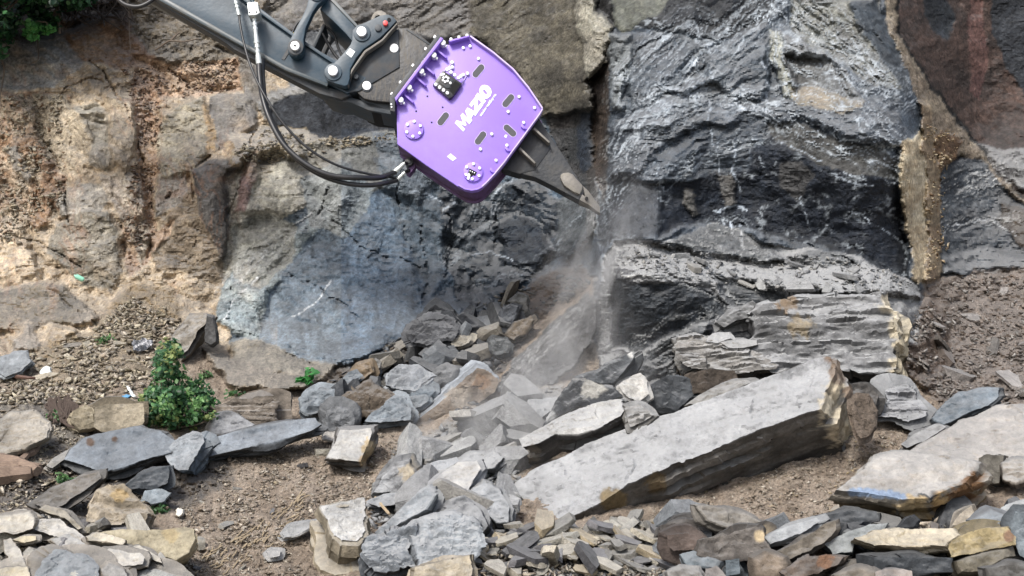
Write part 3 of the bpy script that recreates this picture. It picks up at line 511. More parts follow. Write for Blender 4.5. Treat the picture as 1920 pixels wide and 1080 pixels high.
CREST = [([(1155,280),(1195,215),(1245,185),(1305,165),(1342,150)],24,1.),([(1125,400),(1180,320),(1210,250),(1245,210),(1310,200)],22,.9),([(1310,175),(1380,185),(1430,200),(1490,235),(1555,260),(1620,280),(1682,325)],22,1.2),
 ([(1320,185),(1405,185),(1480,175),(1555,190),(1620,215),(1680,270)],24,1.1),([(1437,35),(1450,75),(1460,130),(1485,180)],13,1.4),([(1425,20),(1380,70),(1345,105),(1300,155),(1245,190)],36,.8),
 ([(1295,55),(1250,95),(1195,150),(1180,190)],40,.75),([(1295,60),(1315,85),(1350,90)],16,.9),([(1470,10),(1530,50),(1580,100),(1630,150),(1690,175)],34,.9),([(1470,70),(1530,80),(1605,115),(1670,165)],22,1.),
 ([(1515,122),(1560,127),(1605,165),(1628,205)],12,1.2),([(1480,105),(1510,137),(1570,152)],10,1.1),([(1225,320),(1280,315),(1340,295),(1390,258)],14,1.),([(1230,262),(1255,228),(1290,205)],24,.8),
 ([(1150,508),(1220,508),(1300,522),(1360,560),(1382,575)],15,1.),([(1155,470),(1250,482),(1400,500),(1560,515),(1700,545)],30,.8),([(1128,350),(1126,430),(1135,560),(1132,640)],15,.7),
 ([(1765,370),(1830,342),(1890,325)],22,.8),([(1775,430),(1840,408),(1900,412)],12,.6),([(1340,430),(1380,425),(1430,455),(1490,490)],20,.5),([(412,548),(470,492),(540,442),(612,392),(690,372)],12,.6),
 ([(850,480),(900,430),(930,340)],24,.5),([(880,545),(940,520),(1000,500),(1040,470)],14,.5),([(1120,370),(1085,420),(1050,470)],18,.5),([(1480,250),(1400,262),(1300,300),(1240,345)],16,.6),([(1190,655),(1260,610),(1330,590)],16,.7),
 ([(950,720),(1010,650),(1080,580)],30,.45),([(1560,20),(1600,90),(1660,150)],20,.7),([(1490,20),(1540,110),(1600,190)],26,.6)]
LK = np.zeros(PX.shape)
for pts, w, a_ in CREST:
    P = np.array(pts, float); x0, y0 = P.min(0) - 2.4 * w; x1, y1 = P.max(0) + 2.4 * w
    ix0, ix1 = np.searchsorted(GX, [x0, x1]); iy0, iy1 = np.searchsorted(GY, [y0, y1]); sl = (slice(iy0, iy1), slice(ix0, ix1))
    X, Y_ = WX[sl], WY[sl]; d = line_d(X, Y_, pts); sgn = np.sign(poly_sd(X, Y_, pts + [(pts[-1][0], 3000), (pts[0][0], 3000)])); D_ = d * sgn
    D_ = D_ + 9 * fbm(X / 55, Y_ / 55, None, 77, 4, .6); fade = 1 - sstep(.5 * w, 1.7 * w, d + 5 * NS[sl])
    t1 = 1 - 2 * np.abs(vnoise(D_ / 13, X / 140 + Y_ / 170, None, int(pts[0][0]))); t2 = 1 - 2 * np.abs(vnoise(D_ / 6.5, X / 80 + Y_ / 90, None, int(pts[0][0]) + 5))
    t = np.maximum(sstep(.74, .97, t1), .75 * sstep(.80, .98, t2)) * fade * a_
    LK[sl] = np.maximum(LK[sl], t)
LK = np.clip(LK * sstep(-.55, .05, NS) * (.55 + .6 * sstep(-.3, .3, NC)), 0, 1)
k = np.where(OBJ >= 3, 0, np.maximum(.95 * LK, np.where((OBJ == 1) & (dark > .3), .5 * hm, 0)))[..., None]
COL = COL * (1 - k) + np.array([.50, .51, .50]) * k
DUST = np.where(OBJ == 1, DUST * .38, DUST); REL += .03 * LK * (OBJ < 3)
# every broken facet has its own tone
for (cw, ch, an, am, sd_) in ((30, 19, -22, .20, 51), (12, 7, -12, .22, 57), (75, 50, 30, .16, 63)):
    u, v = rot2(WX, WY, an); hh, _e = facets(u / cw, v / ch, sd_, 0.0); COL *= (1 + am * 2.2 * hh * np.where(OBJ == 3, .3, 1))[..., None]
# broad weathering: rusty and ochre blooms on the left, pale bloom on the blue crag
bl = sstep(.1, .5, fbm(PX / 130, PY / 170, None, 1201, 5, .6))[..., None] * (OBJ == 0)[..., None]
COL = COL * (1 - .35 * bl * (PX < 520)[..., None]) + .35 * bl * (PX < 520)[..., None] * lin('b89c78')
rv = np.maximum(lines(72, 150, 26, 1301, .72, .95, 60), .8 * lines(100, 120, 18, 1311, .75, .95, 60)) * sstep(-.1, .3, fbm(PX / 120, PY / 140, None, 1321, 4))
rv = (rv * (OBJ == 0) * (1 - sstep(380, 500, PX)) * sstep(100, 160, PY) * .4)[..., None]; COL = COL * (1 - rv) + rv * lin('a06c44')
lf_ = ((OBJ == 0) * (1 - sstep(420, 760, PX)) * sstep(60, 110, PY))[..., None]
COL = COL * (1 - .08 * lf_) + .08 * lf_ * COL.mean(-1, keepdims=True)
COL = COL * (1 + .32 * lf_)
COL = COL * np.where(((OBJ == 1) | ((OBJ == 0) & (PX > 640) & (PX < 1100) & (PY > 240)))[..., None], np.array([.84, .92, 1.02]), 1.0) * (1 + .25 * (OBJ == 3))[..., None]
TD = D0 - REL
TP = at(PX, PY, TD)
def gd(px, py):
    """depth of the ground or rock seen at a pixel, and its point"""
    return bil(TD, np.asarray(px, float), np.asarray(py, float), GX[0], GY[0], STEP)
def gp(px, py): return at(px, py, gd(px, py))
def gn(px, py, r=9):
    a, b, c, d = gp(px - r, py), gp(px + r, py), gp(px, py - r), gp(px, py + r)
    n = np.cross(d - c, b - a); n = n / np.linalg.norm(n)
    return n if n[1] < 0 else -n
ny, nx = PX.shape
idx = np.arange(ny * nx).reshape(ny, nx)
q = np.stack([idx[1:, :-1], idx[1:, 1:], idx[:-1, 1:], idx[:-1, :-1]], -1).reshape(-1, 4)
qo = OBJ[:-1, :-1].ravel()
V = TP.reshape(-1, 3); CC = np.concatenate([COL, DUST[..., None]], -1).reshape(-1, 4)
for oi, (nm, mt) in enumerate([('cliff', M_CLIFF), ('rock_buttress', M_SLATE), ('rock_ledge', M_CLIFF), ('ground', M_SOIL), ('clay_seam', M_CLIFF)]):
    f = q[qo == oi]; used = np.unique(f); mp = np.zeros(len(V), np.int64); mp[used] = np.arange(len(used))
    o = mesh_obj(nm, V[used], mp[f], mt, cols=CC[used], sharp=20)
    tag(o, kind='structure')
# the quarry floor and the hillside carry on beyond the picture
def sheet(name, pts, ncol, mat, col, seed):
    P = np.array(pts, float).reshape(-1, ncol, 3); h, w = P.shape[:2]
    ii = np.arange(h * w).reshape(h, w); f = np.stack([ii[:-1, :-1], ii[:-1, 1:], ii[1:, 1:], ii[1:, :-1]], -1).reshape(-1, 4)
    P[..., 2] += 0.25 * fbm(P[..., 0] / 3, P[..., 1] / 3, P[..., 2] / 3, seed, 4)
    c = np.ones((h * w, 4)); c[:, :3] = col; c[:, 3] = 0.1
    return tag(mesh_obj(name, P.reshape(-1, 3), f, mat, cols=c), kind='structure')
xs = np.linspace(-60, 60, 61)
zb = CZ - (1240 - 540) / F * 8.25
pts = [(x, y, zb - 0.18 if y > 4 else zb - 0.5) for y in np.linspace(-60, 8.4, 36) for x in xs]
sheet('ground', pts, 61, M_SOIL, SOIL[0], 3)
# upper hillside: from the top edge of the face, up and back
topY = lambda x: float(gd(min(max(960 + x / 18 * F, -350), 2270), -255))
pts = []
for s in np.linspace(0, 1, 24):
    for x in xs:
        t = topY(x); pts.append((x, t + 0.35 + s * 26, CZ + 800 / F * t - 0.5 + s * 22))
sheet('hillside', pts, 61, M_SOIL, [0.07, 0.09, 0.04], 5)
for sgn, gxe in ((-1, GX[0] + 4), (1, GX[-1] - 4)):
    pts = []
    for gy in np.linspace(1230, -250, 30):
        p = gp(gxe, gy)
        for k in np.linspace(0, 1, 14): pts.append((p[0] + sgn * (k * 40 - 0.3), p[1] + 0.25 - k * 4, p[2]))
    sheet('hillside', pts, 14, M_CLIFF, TAN[1], 8)
# ------------------------------------------------------------------ broken rock
from mathutils.geometry import delaunay_2d_cdt
def resample(top, bot, seg):
    n = len(top); T, B = [], []
    for i in range(n):
        a, b = top[i], top[(i + 1) % n]; c, d = bot[i], bot[(i + 1) % n]
        k = max(1, int(round(np.linalg.norm(b - a) / seg)))
        for j in range(k):
            T.append(a + (b - a) * j / k); B.append(c + (d - c) * j / k)
    return np.array(T), np.array(B)
def prism(top, bot, seg, seed=0, rough=1.0, strata=1.0, nlay=5, ctop=None, cside=None, cbot=None, dust=0.5, spots=(), edge=0.02, toprel=1.0, bed=0.0, bedsc=1.0, fac=1.0):
    """a broken block between two outlines: bedding ledges round its sides, uneven split face on top"""
    T, B = resample(np.asarray(top, float), np.asarray(bot, float), seg)
    M = len(T); ct, cb = T.mean(0), B.mean(0)
    nrm = np.cross(T[M // 3] - T[0], T[2 * M // 3] - T[0]); nrm = nrm / (np.linalg.norm(nrm) + 1e-9)
    if np.dot(nrm, ct - cb) < 0: nrm = -nrm
    rad = np.linalg.norm(T - ct, axis=1); R0 = rad.mean(); thick = np.linalg.norm(ct - cb)
    sz = min(R0, 0.6)
    # ragged outline, shared by top and bottom
    for P, c, s2 in ((T, ct, 0), (B, cb, 50)):
        d = (P - c) / (np.linalg.norm(P - c, axis=1)[:, None] + 1e-9)
        nz = fbm(P[:, 0] / 0.22, P[:, 1] / 0.22 + P[:, 2] / 0.22, None, seed + s2, 5, 0.65)
        ch = fbm(T[:, 0] / (.9 * sz), T[:, 2] / (.9 * sz) + T[:, 1], None, seed + 3, 3, 0.5)
        P += d * (0.05 * rough * sz * nz + 0.15 * rough * sz * np.round(ch * 4) / 4)[:, None]
    K2 = max(2, int(thick / seg * 0.9))
    ct = T.mean(0)
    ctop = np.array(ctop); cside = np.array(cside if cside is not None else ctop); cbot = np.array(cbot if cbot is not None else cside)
    e1 = np.cross(nrm, [0, 1, 0.3]); e1 = e1 / np.linalg.norm(e1); e2 = np.cross(nrm, e1)
    if e2[2] < 0: e2 = -e2
    T2 = np.stack([(T - ct) @ e1, (T - ct) @ e2], 1); TW = (T - ct) @ nrm
    lo, hi = T2.min(0), T2.max(0)
    gx, gy = np.meshgrid(np.arange(lo[0], hi[0], seg), np.arange(lo[1], hi[1], seg * 0.87)); gx = gx + seg * 0.5 * (np.arange(gx.shape[0]) % 2)[:, None]
    gx = gx.ravel() + rng.uniform(-.2, .2, gx.size) * seg; gy = gy.ravel() + rng.uniform(-.2, .2, gy.size) * seg
    sdi = poly_sd(gx, gy, T2.tolist()); kp = sdi > seg * 0.55
    I2 = np.stack([gx[kp], gy[kp]], 1); isd = sdi[kp]
    pts = [Vector(p) for p in T2.tolist()] + [Vector(p) for p in I2.tolist()]
    res = delaunay_2d_cdt(pts, [(i, (i + 1) % M) for i in range(M)], [], 1, 1e-6)
    ov = np.array([list(v) for v in res[0]]); orig = res[3]
    # map cdt vertices back (the rim vertices keep their places; any extra crossing vertex is dropped to the nearest)
    pos = np.full(len(ov), -1)
    for k, og in enumerate(orig):
        if og: pos[k] = og[0]
    allp = np.concatenate([T2, I2]) if len(I2) else T2
    for k in np.nonzero(pos < 0)[0]: pos[k] = int(np.argmin(((allp - ov[k]) ** 2).sum(1)))
    NI = len(I2)
    TT = np.array([[pos[i] for i in (f if len(f) == 3 else f[:3])] for f in res[2]], int)
    TT = TT[(TT[:, 0] != TT[:, 1]) & (TT[:, 1] != TT[:, 2]) & (TT[:, 0] != TT[:, 2])]
    V = [T.copy()]; CO = [np.repeat(ctop[None], M, 0)]
    if NI: V.append(ct + I2[:, :1] * e1 + I2[:, 1:] * e2); CO.append(np.repeat(ctop[None], NI, 0))
    lay = rng.random(64) * 2 - 1; layc = 0.55 + 0.9 * rng.random(64)
    ths = np.linspace(0, 1, K2 + 1)[1:]
    for t in ths:
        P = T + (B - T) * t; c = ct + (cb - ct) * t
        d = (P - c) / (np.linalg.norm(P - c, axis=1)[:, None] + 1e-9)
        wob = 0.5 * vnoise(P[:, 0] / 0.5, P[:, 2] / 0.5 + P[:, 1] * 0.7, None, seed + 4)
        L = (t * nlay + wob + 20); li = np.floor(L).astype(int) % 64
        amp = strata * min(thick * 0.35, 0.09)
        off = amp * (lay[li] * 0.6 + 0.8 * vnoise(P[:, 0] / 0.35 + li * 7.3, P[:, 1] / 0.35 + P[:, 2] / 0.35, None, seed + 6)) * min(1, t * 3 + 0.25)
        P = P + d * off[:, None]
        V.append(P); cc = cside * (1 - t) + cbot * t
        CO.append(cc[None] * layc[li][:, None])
    V.append(cb[None]); CO.append(cbot[None])
    V = np.concatenate(V); CO = np.concatenate(CO)
    n1 = M + NI
    # relief of the near face: a split bedding plane (low ledges) or, where the broken edge of the beds faces us, bedding ledges
    a1 = 0.05 * rough * sz
    su = np.concatenate([T2, I2]) if NI else T2
    fu, fv = su[:, 0], su[:, 1]; rim = np.concatenate([np.zeros(M), isd]) if NI else np.zeros(M); inn = 0.35 + 0.65 * sstep(0, seg * 3, rim)
    if bed > 0:
        bl = 0.055 * bedsc
        w = fv + 0.05 * fbm(fu / 0.5, fv / 0.3, None, seed + 8, 4); L = w / bl; li = np.floor(L)
        w2 = fv + 0.03 * fbm(fu / 0.3, fv / 0.2, None, seed + 9, 4); L2 = w2 / (bl * .4); l2 = np.floor(L2)
        z0 = np.zeros_like(li)
        rel = bed * (0.05 * (rnd(li, z0, z0, seed + 1) - .5 + 0.8 * vnoise(fu / 0.35, li * 3.7, None, seed + 2)) + 0.022 * (rnd(l2, z0, z0, seed + 3) - .5 + 0.8 * vnoise(fu / 0.16, l2 * 3.7, None, seed + 5)))
        h1, ed = facets(fu / (0.5 * bedsc), w / (0.3 * bedsc), seed + 7); rel += bed * 0.06 * h1
        k = (0.8 + 0.4 * rnd(li, z0, z0, seed + 33)) * (0.88 + 0.24 * rnd(l2, z0, z0, seed + 34)); CO[:n1] *= k[:, None]
    else:
        h1, ed = facets(fu / (0.75 * sz) + 0.3 * vnoise(fu / .2, fv / .2, None, seed + 2), fv / (0.55 * sz), seed + 7)
        cc = fbm(fu / (0.8 * sz), fv / (0.5 * sz), None, seed + 12, 5, 0.55)
        q = cc * 5; st = np.floor(q) + sstep(0.75, 1.0, q - np.floor(q))
        rel = a1 * (0.9 * st * 0.5 + 0.5 * fac * h1 + 3.0 * fac * tin(fu / (0.9 * sz) + seed, fv / (0.65 * sz), seed % 50) + 1.3 * tin(fu / (.32 * sz), fv / (.22 * sz), seed % 40 + 3) + 0.5 * fbm(fu / 0.3, fv / 0.3, None, seed + 8, 6, 0.62))
    V[:n1] += nrm * (toprel * rel * inn)[:, None]
    for ax in range(3):
        V[:, ax] += 0.22 * a1 * fbm(V[:, 0] / 0.16 + ax * 9, V[:, 1] / 0.16, V[:, 2] / 0.16, seed + 20 + ax, 5, 0.65)
    V[:M] -= nrm * edge * sz * (0.3 * rng.random(M))[:, None]
    tri = np.concatenate([TT, TT[:, 2:]], 1)
    F4 = []
    i = np.arange(M); j = (i + 1) % M
    cr = np.cross(V[TT[:, 1]] - V[TT[:, 0]], V[TT[:, 2]] - V[TT[:, 0]]).sum(0)
    if np.dot(cr, nrm) < 0: tri = tri[:, [0, 2, 1, 1]]
    F4.append(tri)
    ar = 0.5 * np.sum(T2[:, 0] * np.roll(T2[:, 1], -1) - T2[:, 1] * np.roll(T2[:, 0], -1))
    ccw = ar * (1 if np.dot(np.cross(e1, e2), nrm) > 0 else -1) > 0
    side = []
    rings = [i] + [n1 + k * M + i for k in range(K2)]
    for ra, rb in zip(rings[:-1], rings[1:]):
        side.append(np.stack([ra, rb, rb[j], ra[j]], 1))
    rb = rings[-1]; side.append(np.stack([rb, np.full(M, len(V) - 1), rb[j], rb[j]], 1))
    side = np.concatenate(side)
    if not ccw: side = side[:, ::-1]
    F4.append(side); F4 = np.concatenate(F4)
    # colour: mottling and patches
    mt = fbm(V[:, 0] / 0.3, V[:, 1] / 0.3, V[:, 2] / 0.3, seed + 30, 5, 0.65)
    CO = CO * np.clip(1 + 0.75 * mt, .4, 1.6)[:, None]
    scr = CZ + 0 * V[:, 0]
    qx = 960 + V[:, 0] / np.maximum(V[:, 1], 1e-3) * F; qy = 540 - (V[:, 2] - CZ) / np.maximum(V[:, 1], 1e-3) * F
    du = np.full(len(V), dust, float)
    for (sx, sy, sr, sc) in spots:
        d = np.hypot(qx - sx, qy - sy) + (sr * (.9 if sr > 13 else .3)) * fbm(V[:, 0] / 0.07, V[:, 2] / 0.07, None, seed + 40, 3, .6)
        k = 1 - sstep(sr * 0.75, sr * 1.1, d); CO = CO * (1 - k[:, None]) + np.array(sc) * (1 + 0.4 * mt)[:, None] * k[:, None]; du = du * (1 - 0.8 * k)
    return V, F4, np.concatenate([np.clip(CO, 0.01, 0.9), du[:, None]], 1)
def tri_fix(f):   # degenerate quads are cleaned by validate()
    return f
def rock_mesh(name, V, F4, CO, mat, sharp=38):
    me = bpy.data.meshes.new(name)
    fl = [tuple(dict.fromkeys(r)) for r in F4.tolist()]
    me.from_pydata(V.tolist(), [], fl)
    me.polygons.foreach_set('use_smooth', np.ones(len(me.polygons), bool))
    a = me.color_attributes.new('Col', 'FLOAT_COLOR', 'POINT'); a.data.foreach_set('color', CO.astype(np.float32).ravel())
    me.set_sharp_from_angle(angle=math.radians(sharp)); me.materials.append(mat)
    return me
ROCKS = []
def hero(name, label, cat, poly, ext=(0, 20, 0.15), n=(0, -0.6, 0.8), Y=None, lift=0.0, c='9a9a9a', cs=None, cb=None, dust=0.5, rough=1.0,
         strata=1.0, nlay=5, spots=(), seg=None, mat=None, parent=None, shrink=1.0, group=None, toprel=1.0, bed=None, bedsc=1.0, fac=1.5):
    n = np.array(n, float); n /= np.linalg.norm(n)
    if bed is None: bed = (0.75 if strata > 1.5 else 0.0)
    P = np.array(poly, float)
    low = P[np.argmax(P[:, 1] + ext[1])]
    if Y is None:
        Y = float(gd(low[0] + ext[0], min(low[1] + ext[1] * 0.9, 1238))) - ext[2] * 0.5 - 0.06
    Y -= lift
    A0 = at(low[0], low[1], Y)
    r = ray(P[:, 0], P[:, 1]); o = np.array([0, 0, CZ])
    t = ((A0 - o) @ n) / (r @ n)
    t = np.clip(t, Y * 0.8, Y * 1.3)
    top = o + r * t[:, None]
    cen = P.mean(0); Pb = cen + (P - cen) * shrink + np.array(ext[:2])
    bot = o + ray(Pb[:, 0], Pb[:, 1]) * (t + ext[2])[:, None]
    R0 = np.linalg.norm(top - top.mean(0), axis=1).mean()
    if seg is None: seg = float(np.clip(R0 / 26, 0.010, 0.017))
    sp = [(a, b, rr, lin(h)) for a, b, rr, h in spots]
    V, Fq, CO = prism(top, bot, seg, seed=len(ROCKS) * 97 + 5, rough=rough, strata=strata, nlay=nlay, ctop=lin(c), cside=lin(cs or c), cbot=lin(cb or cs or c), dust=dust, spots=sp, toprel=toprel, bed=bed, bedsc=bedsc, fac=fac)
    org = (top.mean(0) + bot.mean(0)) / 2
    me = rock_mesh(name, V - org, Fq, CO, mat or M_ROCK, 30)
    ob = bpy.data.objects.new(name, me); C.objects.link(ob); ob.location = org
    if parent: ob.parent = parent
    else: tag(ob, label, cat, group)
    ROCKS.append((ob, P, Y)); return ob

LG, MG, DG, BK = 'a9aaab', '85878a', '5e6165', '34373b'
up, fr, lf = (0, -.5, .86), (0, -.9, .43), (-.3, -.7, .65)
# --- the great fallen slab and what lies on it
hero('great_slab', 'largest pale grey slab fallen diagonally across the rubble with cream broken right end', 'rock slab',
     [(957,935),(965,905),(1000,880),(1100,832),(1230,783),(1330,745),(1420,712),(1530,668),(1556,664),(1566,700),(1548,735),(1538,765),(1510,775),(1440,800),(1330,845),(1250,875),(1180,905),(1120,945),(1040,985),(985,1003),(958,985)],
     ext=(48, 92, 0.55), n=(-.22, -.62, .75), Y=10.0, c='a0a2a4', cs='6c6862', cb='4c4a48', dust=0.7, rough=0.75, nlay=9, strata=0.8,
     spots=[(1560,760,26,'dccfb2'),(1585,795,40,'dccfb2'),(1566,725,22,'c8b898'),(1572,700,20,'8a7866'),(1590,735,14,'98826c'),(1608,812,24,'cdbb94'),(1556,668,12,'7a6450'),(1150,940,26,'8c7850'),(1230,905,20,'7c6a4c')])
hero('rock', 'pale split rock with dark underside resting on the left end of the great slab', 'rock',
     [(978,822),(1000,808),(1035,790),(1090,762),(1130,752),(1163,748),(1175,768),(1168,778),(1120,800),(1085,812),(1040,815),(1010,832),(985,836)],
     ext=(12, 34, .32), n=(-.2, -.62, .75), Y=10.55, c='b9b8b4', cs='5a5754', dust=.7, rough=1.0, spots=[(1000,850,16,'7c7468')])
hero('rock', 'dark leaning slab with a pale edge propped behind the rock on the great slab', 'rock',
     [(1018,800),(1045,745),(1072,712),(1150,722),(1168,742),(1120,760),(1075,765),(1040,785)], ext=(14, 24, .3), n=(-.4, -.85, .3), Y=10.95, c='45484c', cs='b0b0ae', dust=.5, spots=[(1030,780,12,'a8aaaa'),(1110,728,22,'a6a49c')])
hero('rock', 'dark wedge of slate with a white tip pointing up right above the leaning slab', 'rock',
     [(1078,705),(1125,690),(1183,660),(1188,670),(1172,695),(1150,718),(1100,716),(1082,722)], ext=(6, 16, .3), n=(-.3, -.85, .4), Y=11.1, c='4c5054', dust=.5, spots=[(1184,664,8,'c8c8c4')])
hero('rock', 'small white angular rock standing between the dark wedge and the great slab', 'rock',
     [(1162,722),(1180,705),(1200,698),(1214,715),(1216,738),(1200,750),(1180,745),(1168,738)], ext=(-2, 14, .2), n=(.1, -.85, .5), Y=10.9, c='bcb9b2', dust=.6, rough=1.3)
hero('rock', 'small striped grey stone wedged in the gap above the great slab', 'rock',
     [(1172,765),(1196,758),(1212,766),(1226,778),(1205,792),(1182,800)], ext=(2, 10, .15), n=(-.1, -.8, .6), Y=10.5, c='9a9894', cs='5c5a56', dust=.6, strata=1.6)
hero('rock', 'black split block in the shadow above the middle of the great slab', 'rock',
     [(1222,722),(1250,705),(1292,708),(1300,740),(1270,772),(1238,775),(1220,760)], ext=(5, 14, .3), n=(.2, -.95, .2), Y=11.05, c='4a4e52', dust=.3)
hero('rock', 'brownish flat sliver lying along the upper edge of the great slab', 'rock',
     [(1286,758),(1320,735),(1368,714),(1400,712),(1412,716),(1360,738),(1310,758)], ext=(3, 10, .25), n=(-.15, -.7, .7), Y=10.95, c='84817a', cs='4a463e', dust=.5)
hero('rock', 'dark brown block with flat front under the layered wedge', 'rock',
     [(1292,702),(1330,692),(1380,694),(1385,712),(1330,735),(1296,738)], ext=(4, 8, .3), n=(.1, -.97, .2), Y=11.25, c='4f463d', dust=.15)
hero('layered_rock', 'grey wedge of many thin slate layers tapering to the right beside the ledge', 'rock',
     [(1268,632),(1310,626),(1345,640),(1390,650),(1420,658),(1458,684),(1455,692),(1400,696),(1330,694),(1285,690),(1266,676)], ext=(4, 12, .5), n=(-.05, -.86, .5), Y=11.35, c='928f8a', cs='66645f', dust=.75, rough=1.5, strata=1.2, nlay=9, bed=1.0, bedsc=.8)
hero('rock', 'flat pale chip lying on top of the layered wedge', 'rock',
     [(1322,640),(1338,624),(1368,622),(1372,634),(1345,642)], ext=(1, 4, .12), n=up, Y=11.45, c='aaa9a6', dust=.7)
hero('rock', 'thin grey slate with a dark edge on the layered wedge', 'rock',
     [(1345,640),(1390,636),(1418,638),(1420,646),(1395,652),(1365,652)], ext=(1, 5, .15), n=up, Y=11.4, c='9a9893', cs='55524e', dust=.6)
hero('rock', 'dark pointed rock above the small slates left of the strata block', 'rock',
     [(1342,602),(1380,580),(1412,562),(1424,572),(1418,590),(1380,602),(1360,612)], ext=(3, 12, .3), n=(-.2, -.8, .6), Y=11.7, c='5d5e5e', dust=.55)
hero('rock', 'black loose piece in the gap between layered wedge and strata block', 'rock',
     [(1350,615),(1400,605),(1418,618),(1420,645),(1400,650),(1370,632)], ext=(3, 10, .3), n=(0, -.9, .4), Y=11.75, c='3c3f43', dust=.3)
hero('strata_block', 'big grey block of thick bedded layers with a yellow clay crust on its right end', 'rock block',
     [(1405,602),(1425,575),(1470,560),(1560,552),(1650,547),(1668,590),(1684,640),(1680,695),(1620,700),(1560,690),(1500,700),(1460,695),(1440,672),(1412,650)],
     ext=(14, 42, .75), n=(-.02, -.88, .47), Y=11.35, c='7c7d7e', cs='3c3c3c', cb='26272a', dust=.8, rough=1.6, strata=1.3, nlay=10, bed=1.3, bedsc=1.6,
     spots=[(1668,572,20,'d4c8ac'),(1690,612,26,'d0c4a8'),(1700,650,26,'ccbe9e'),(1694,690,26,'cdbf9f'),(1690,722,20,'c4b594'),(1475,565,20,'8c7860'),(1500,612,22,'94866c')])
hero('rock', 'small dark brick shaped stone under the overhang of the strata block', 'rock',
     [(1580,722),(1625,716),(1648,740),(1640,765),(1600,768)], ext=(4, 10, .2), n=(.1, -.9, .3), Y=10.9, c='5a5754', dust=.3)
hero('mud_lump', 'brown earth lump stuck to the right end of the great slab', 'clod',
     [(1596,760),(1606,748),(1624,750),(1638,772),(1640,800),(1630,818),(1612,822),(1600,800)], ext=(4, 4, .25), n=(.3, -.9, .3), Y=10.35, c='7a6c5e', dust=0, rough=1.4, mat=M_SOIL)
# --- right hand group
hero('layered_rock', 'light grey banded rock sitting right of the great slab below the clay crust', 'rock',
     [(1660,735),(1676,724),(1702,722),(1720,742),(1740,768),(1738,778),(1700,786),(1650,778),(1645,768),(1662,760)], ext=(2, 9, .3), n=(0, -.8, .6), Y=11.0, c='94969a', cs='66696c', dust=.7, strata=1.8, rough=1.5)
hero('rock', 'blue grey pointed slab leaning on soil at the right edge slope', 'rock slab',
     [(1745,785),(1760,768),(1800,735),(1850,725),(1872,727),(1874,742),(1850,760),(1800,782),(1770,796)], ext=(8, 12, .2), n=(-.25, -.62, .75), c='6e7a84', cs='3c4248', dust=.25, rough=.9)
hero('rock_slab', 'long pinkish pale slab lying at the far right edge behind the blue painted one', 'rock slab',
     [(1695,848),(1730,830),(1800,790),(1870,762),(1960,754),(2040,760),(2040,868),(1900,862),(1830,866),(1760,856)], ext=(0, 34, .3), n=(-.05, -.42, .9), c='a69e94', cs='7a6f62', dust=.45, rough=.7, nlay=6)
hero('rock_slab', 'flat pale slab with a light blue paint streak along its front edge', 'rock slab',
     [(1572,916),(1610,885),(1650,857),(1700,850),(1770,856),(1830,866),(1832,882),(1800,905),(1745,928),(1690,932),(1640,922)], ext=(2, 56, .42), n=(-.05, -.5, .86), c='b3aca2', cs='8e8a82', cb='b09666', dust=.45, rough=.8, nlay=6, strata=1.5,
     spots=[(1598,923,9,'8fa8c8'),(1612,923,10,'8fa8c8'),(1626,924,10,'8fa8c8'),(1640,925,10,'8fa8c8'),(1654,926,10,'8fa8c8'),(1668,927,10,'8fa8c8'),(1682,929,9,'8fa8c8'),(1694,931,7,'8fa8c8'),(1730,935,14,'3e4248'),(1752,932,12,'33363a'),(1715,962,34,'cdb280'),(1770,958,32,'b89458'),(1805,930,26,'8a6238'),(1828,905,20,'7e5a34')])
hero('rock', 'dark upright stone standing against the end of the long pinkish slab', 'rock',
     [(1834,858),(1850,852),(1882,854),(1878,880),(1872,904),(1856,906),(1838,884)], ext=(6, 6, .2), n=(-.3, -.95, .2), c='6c685f', cs='55514b', dust=.3)
hero('rock', 'pale rough stone at the right picture edge beside the upright dark stone', 'rock',
     [(1880,868),(1900,860),(1935,862),(1935,890),(1905,905),(1884,898)], ext=(4, 14, .25), n=(-.1, -.75, .65), c='a29a8e', cs='6e665c', dust=.5, rough=1.4)
hero('rock', 'narrow pale slabs of slate edging the soil left of the long pinkish slab', 'rock',
     [(1690,832),(1715,812),(1755,795),(1775,800),(1740,822),(1700,840)], ext=(4, 8, .2), n=up, c='8f8f8e', cs='4c4c4c', dust=.4)
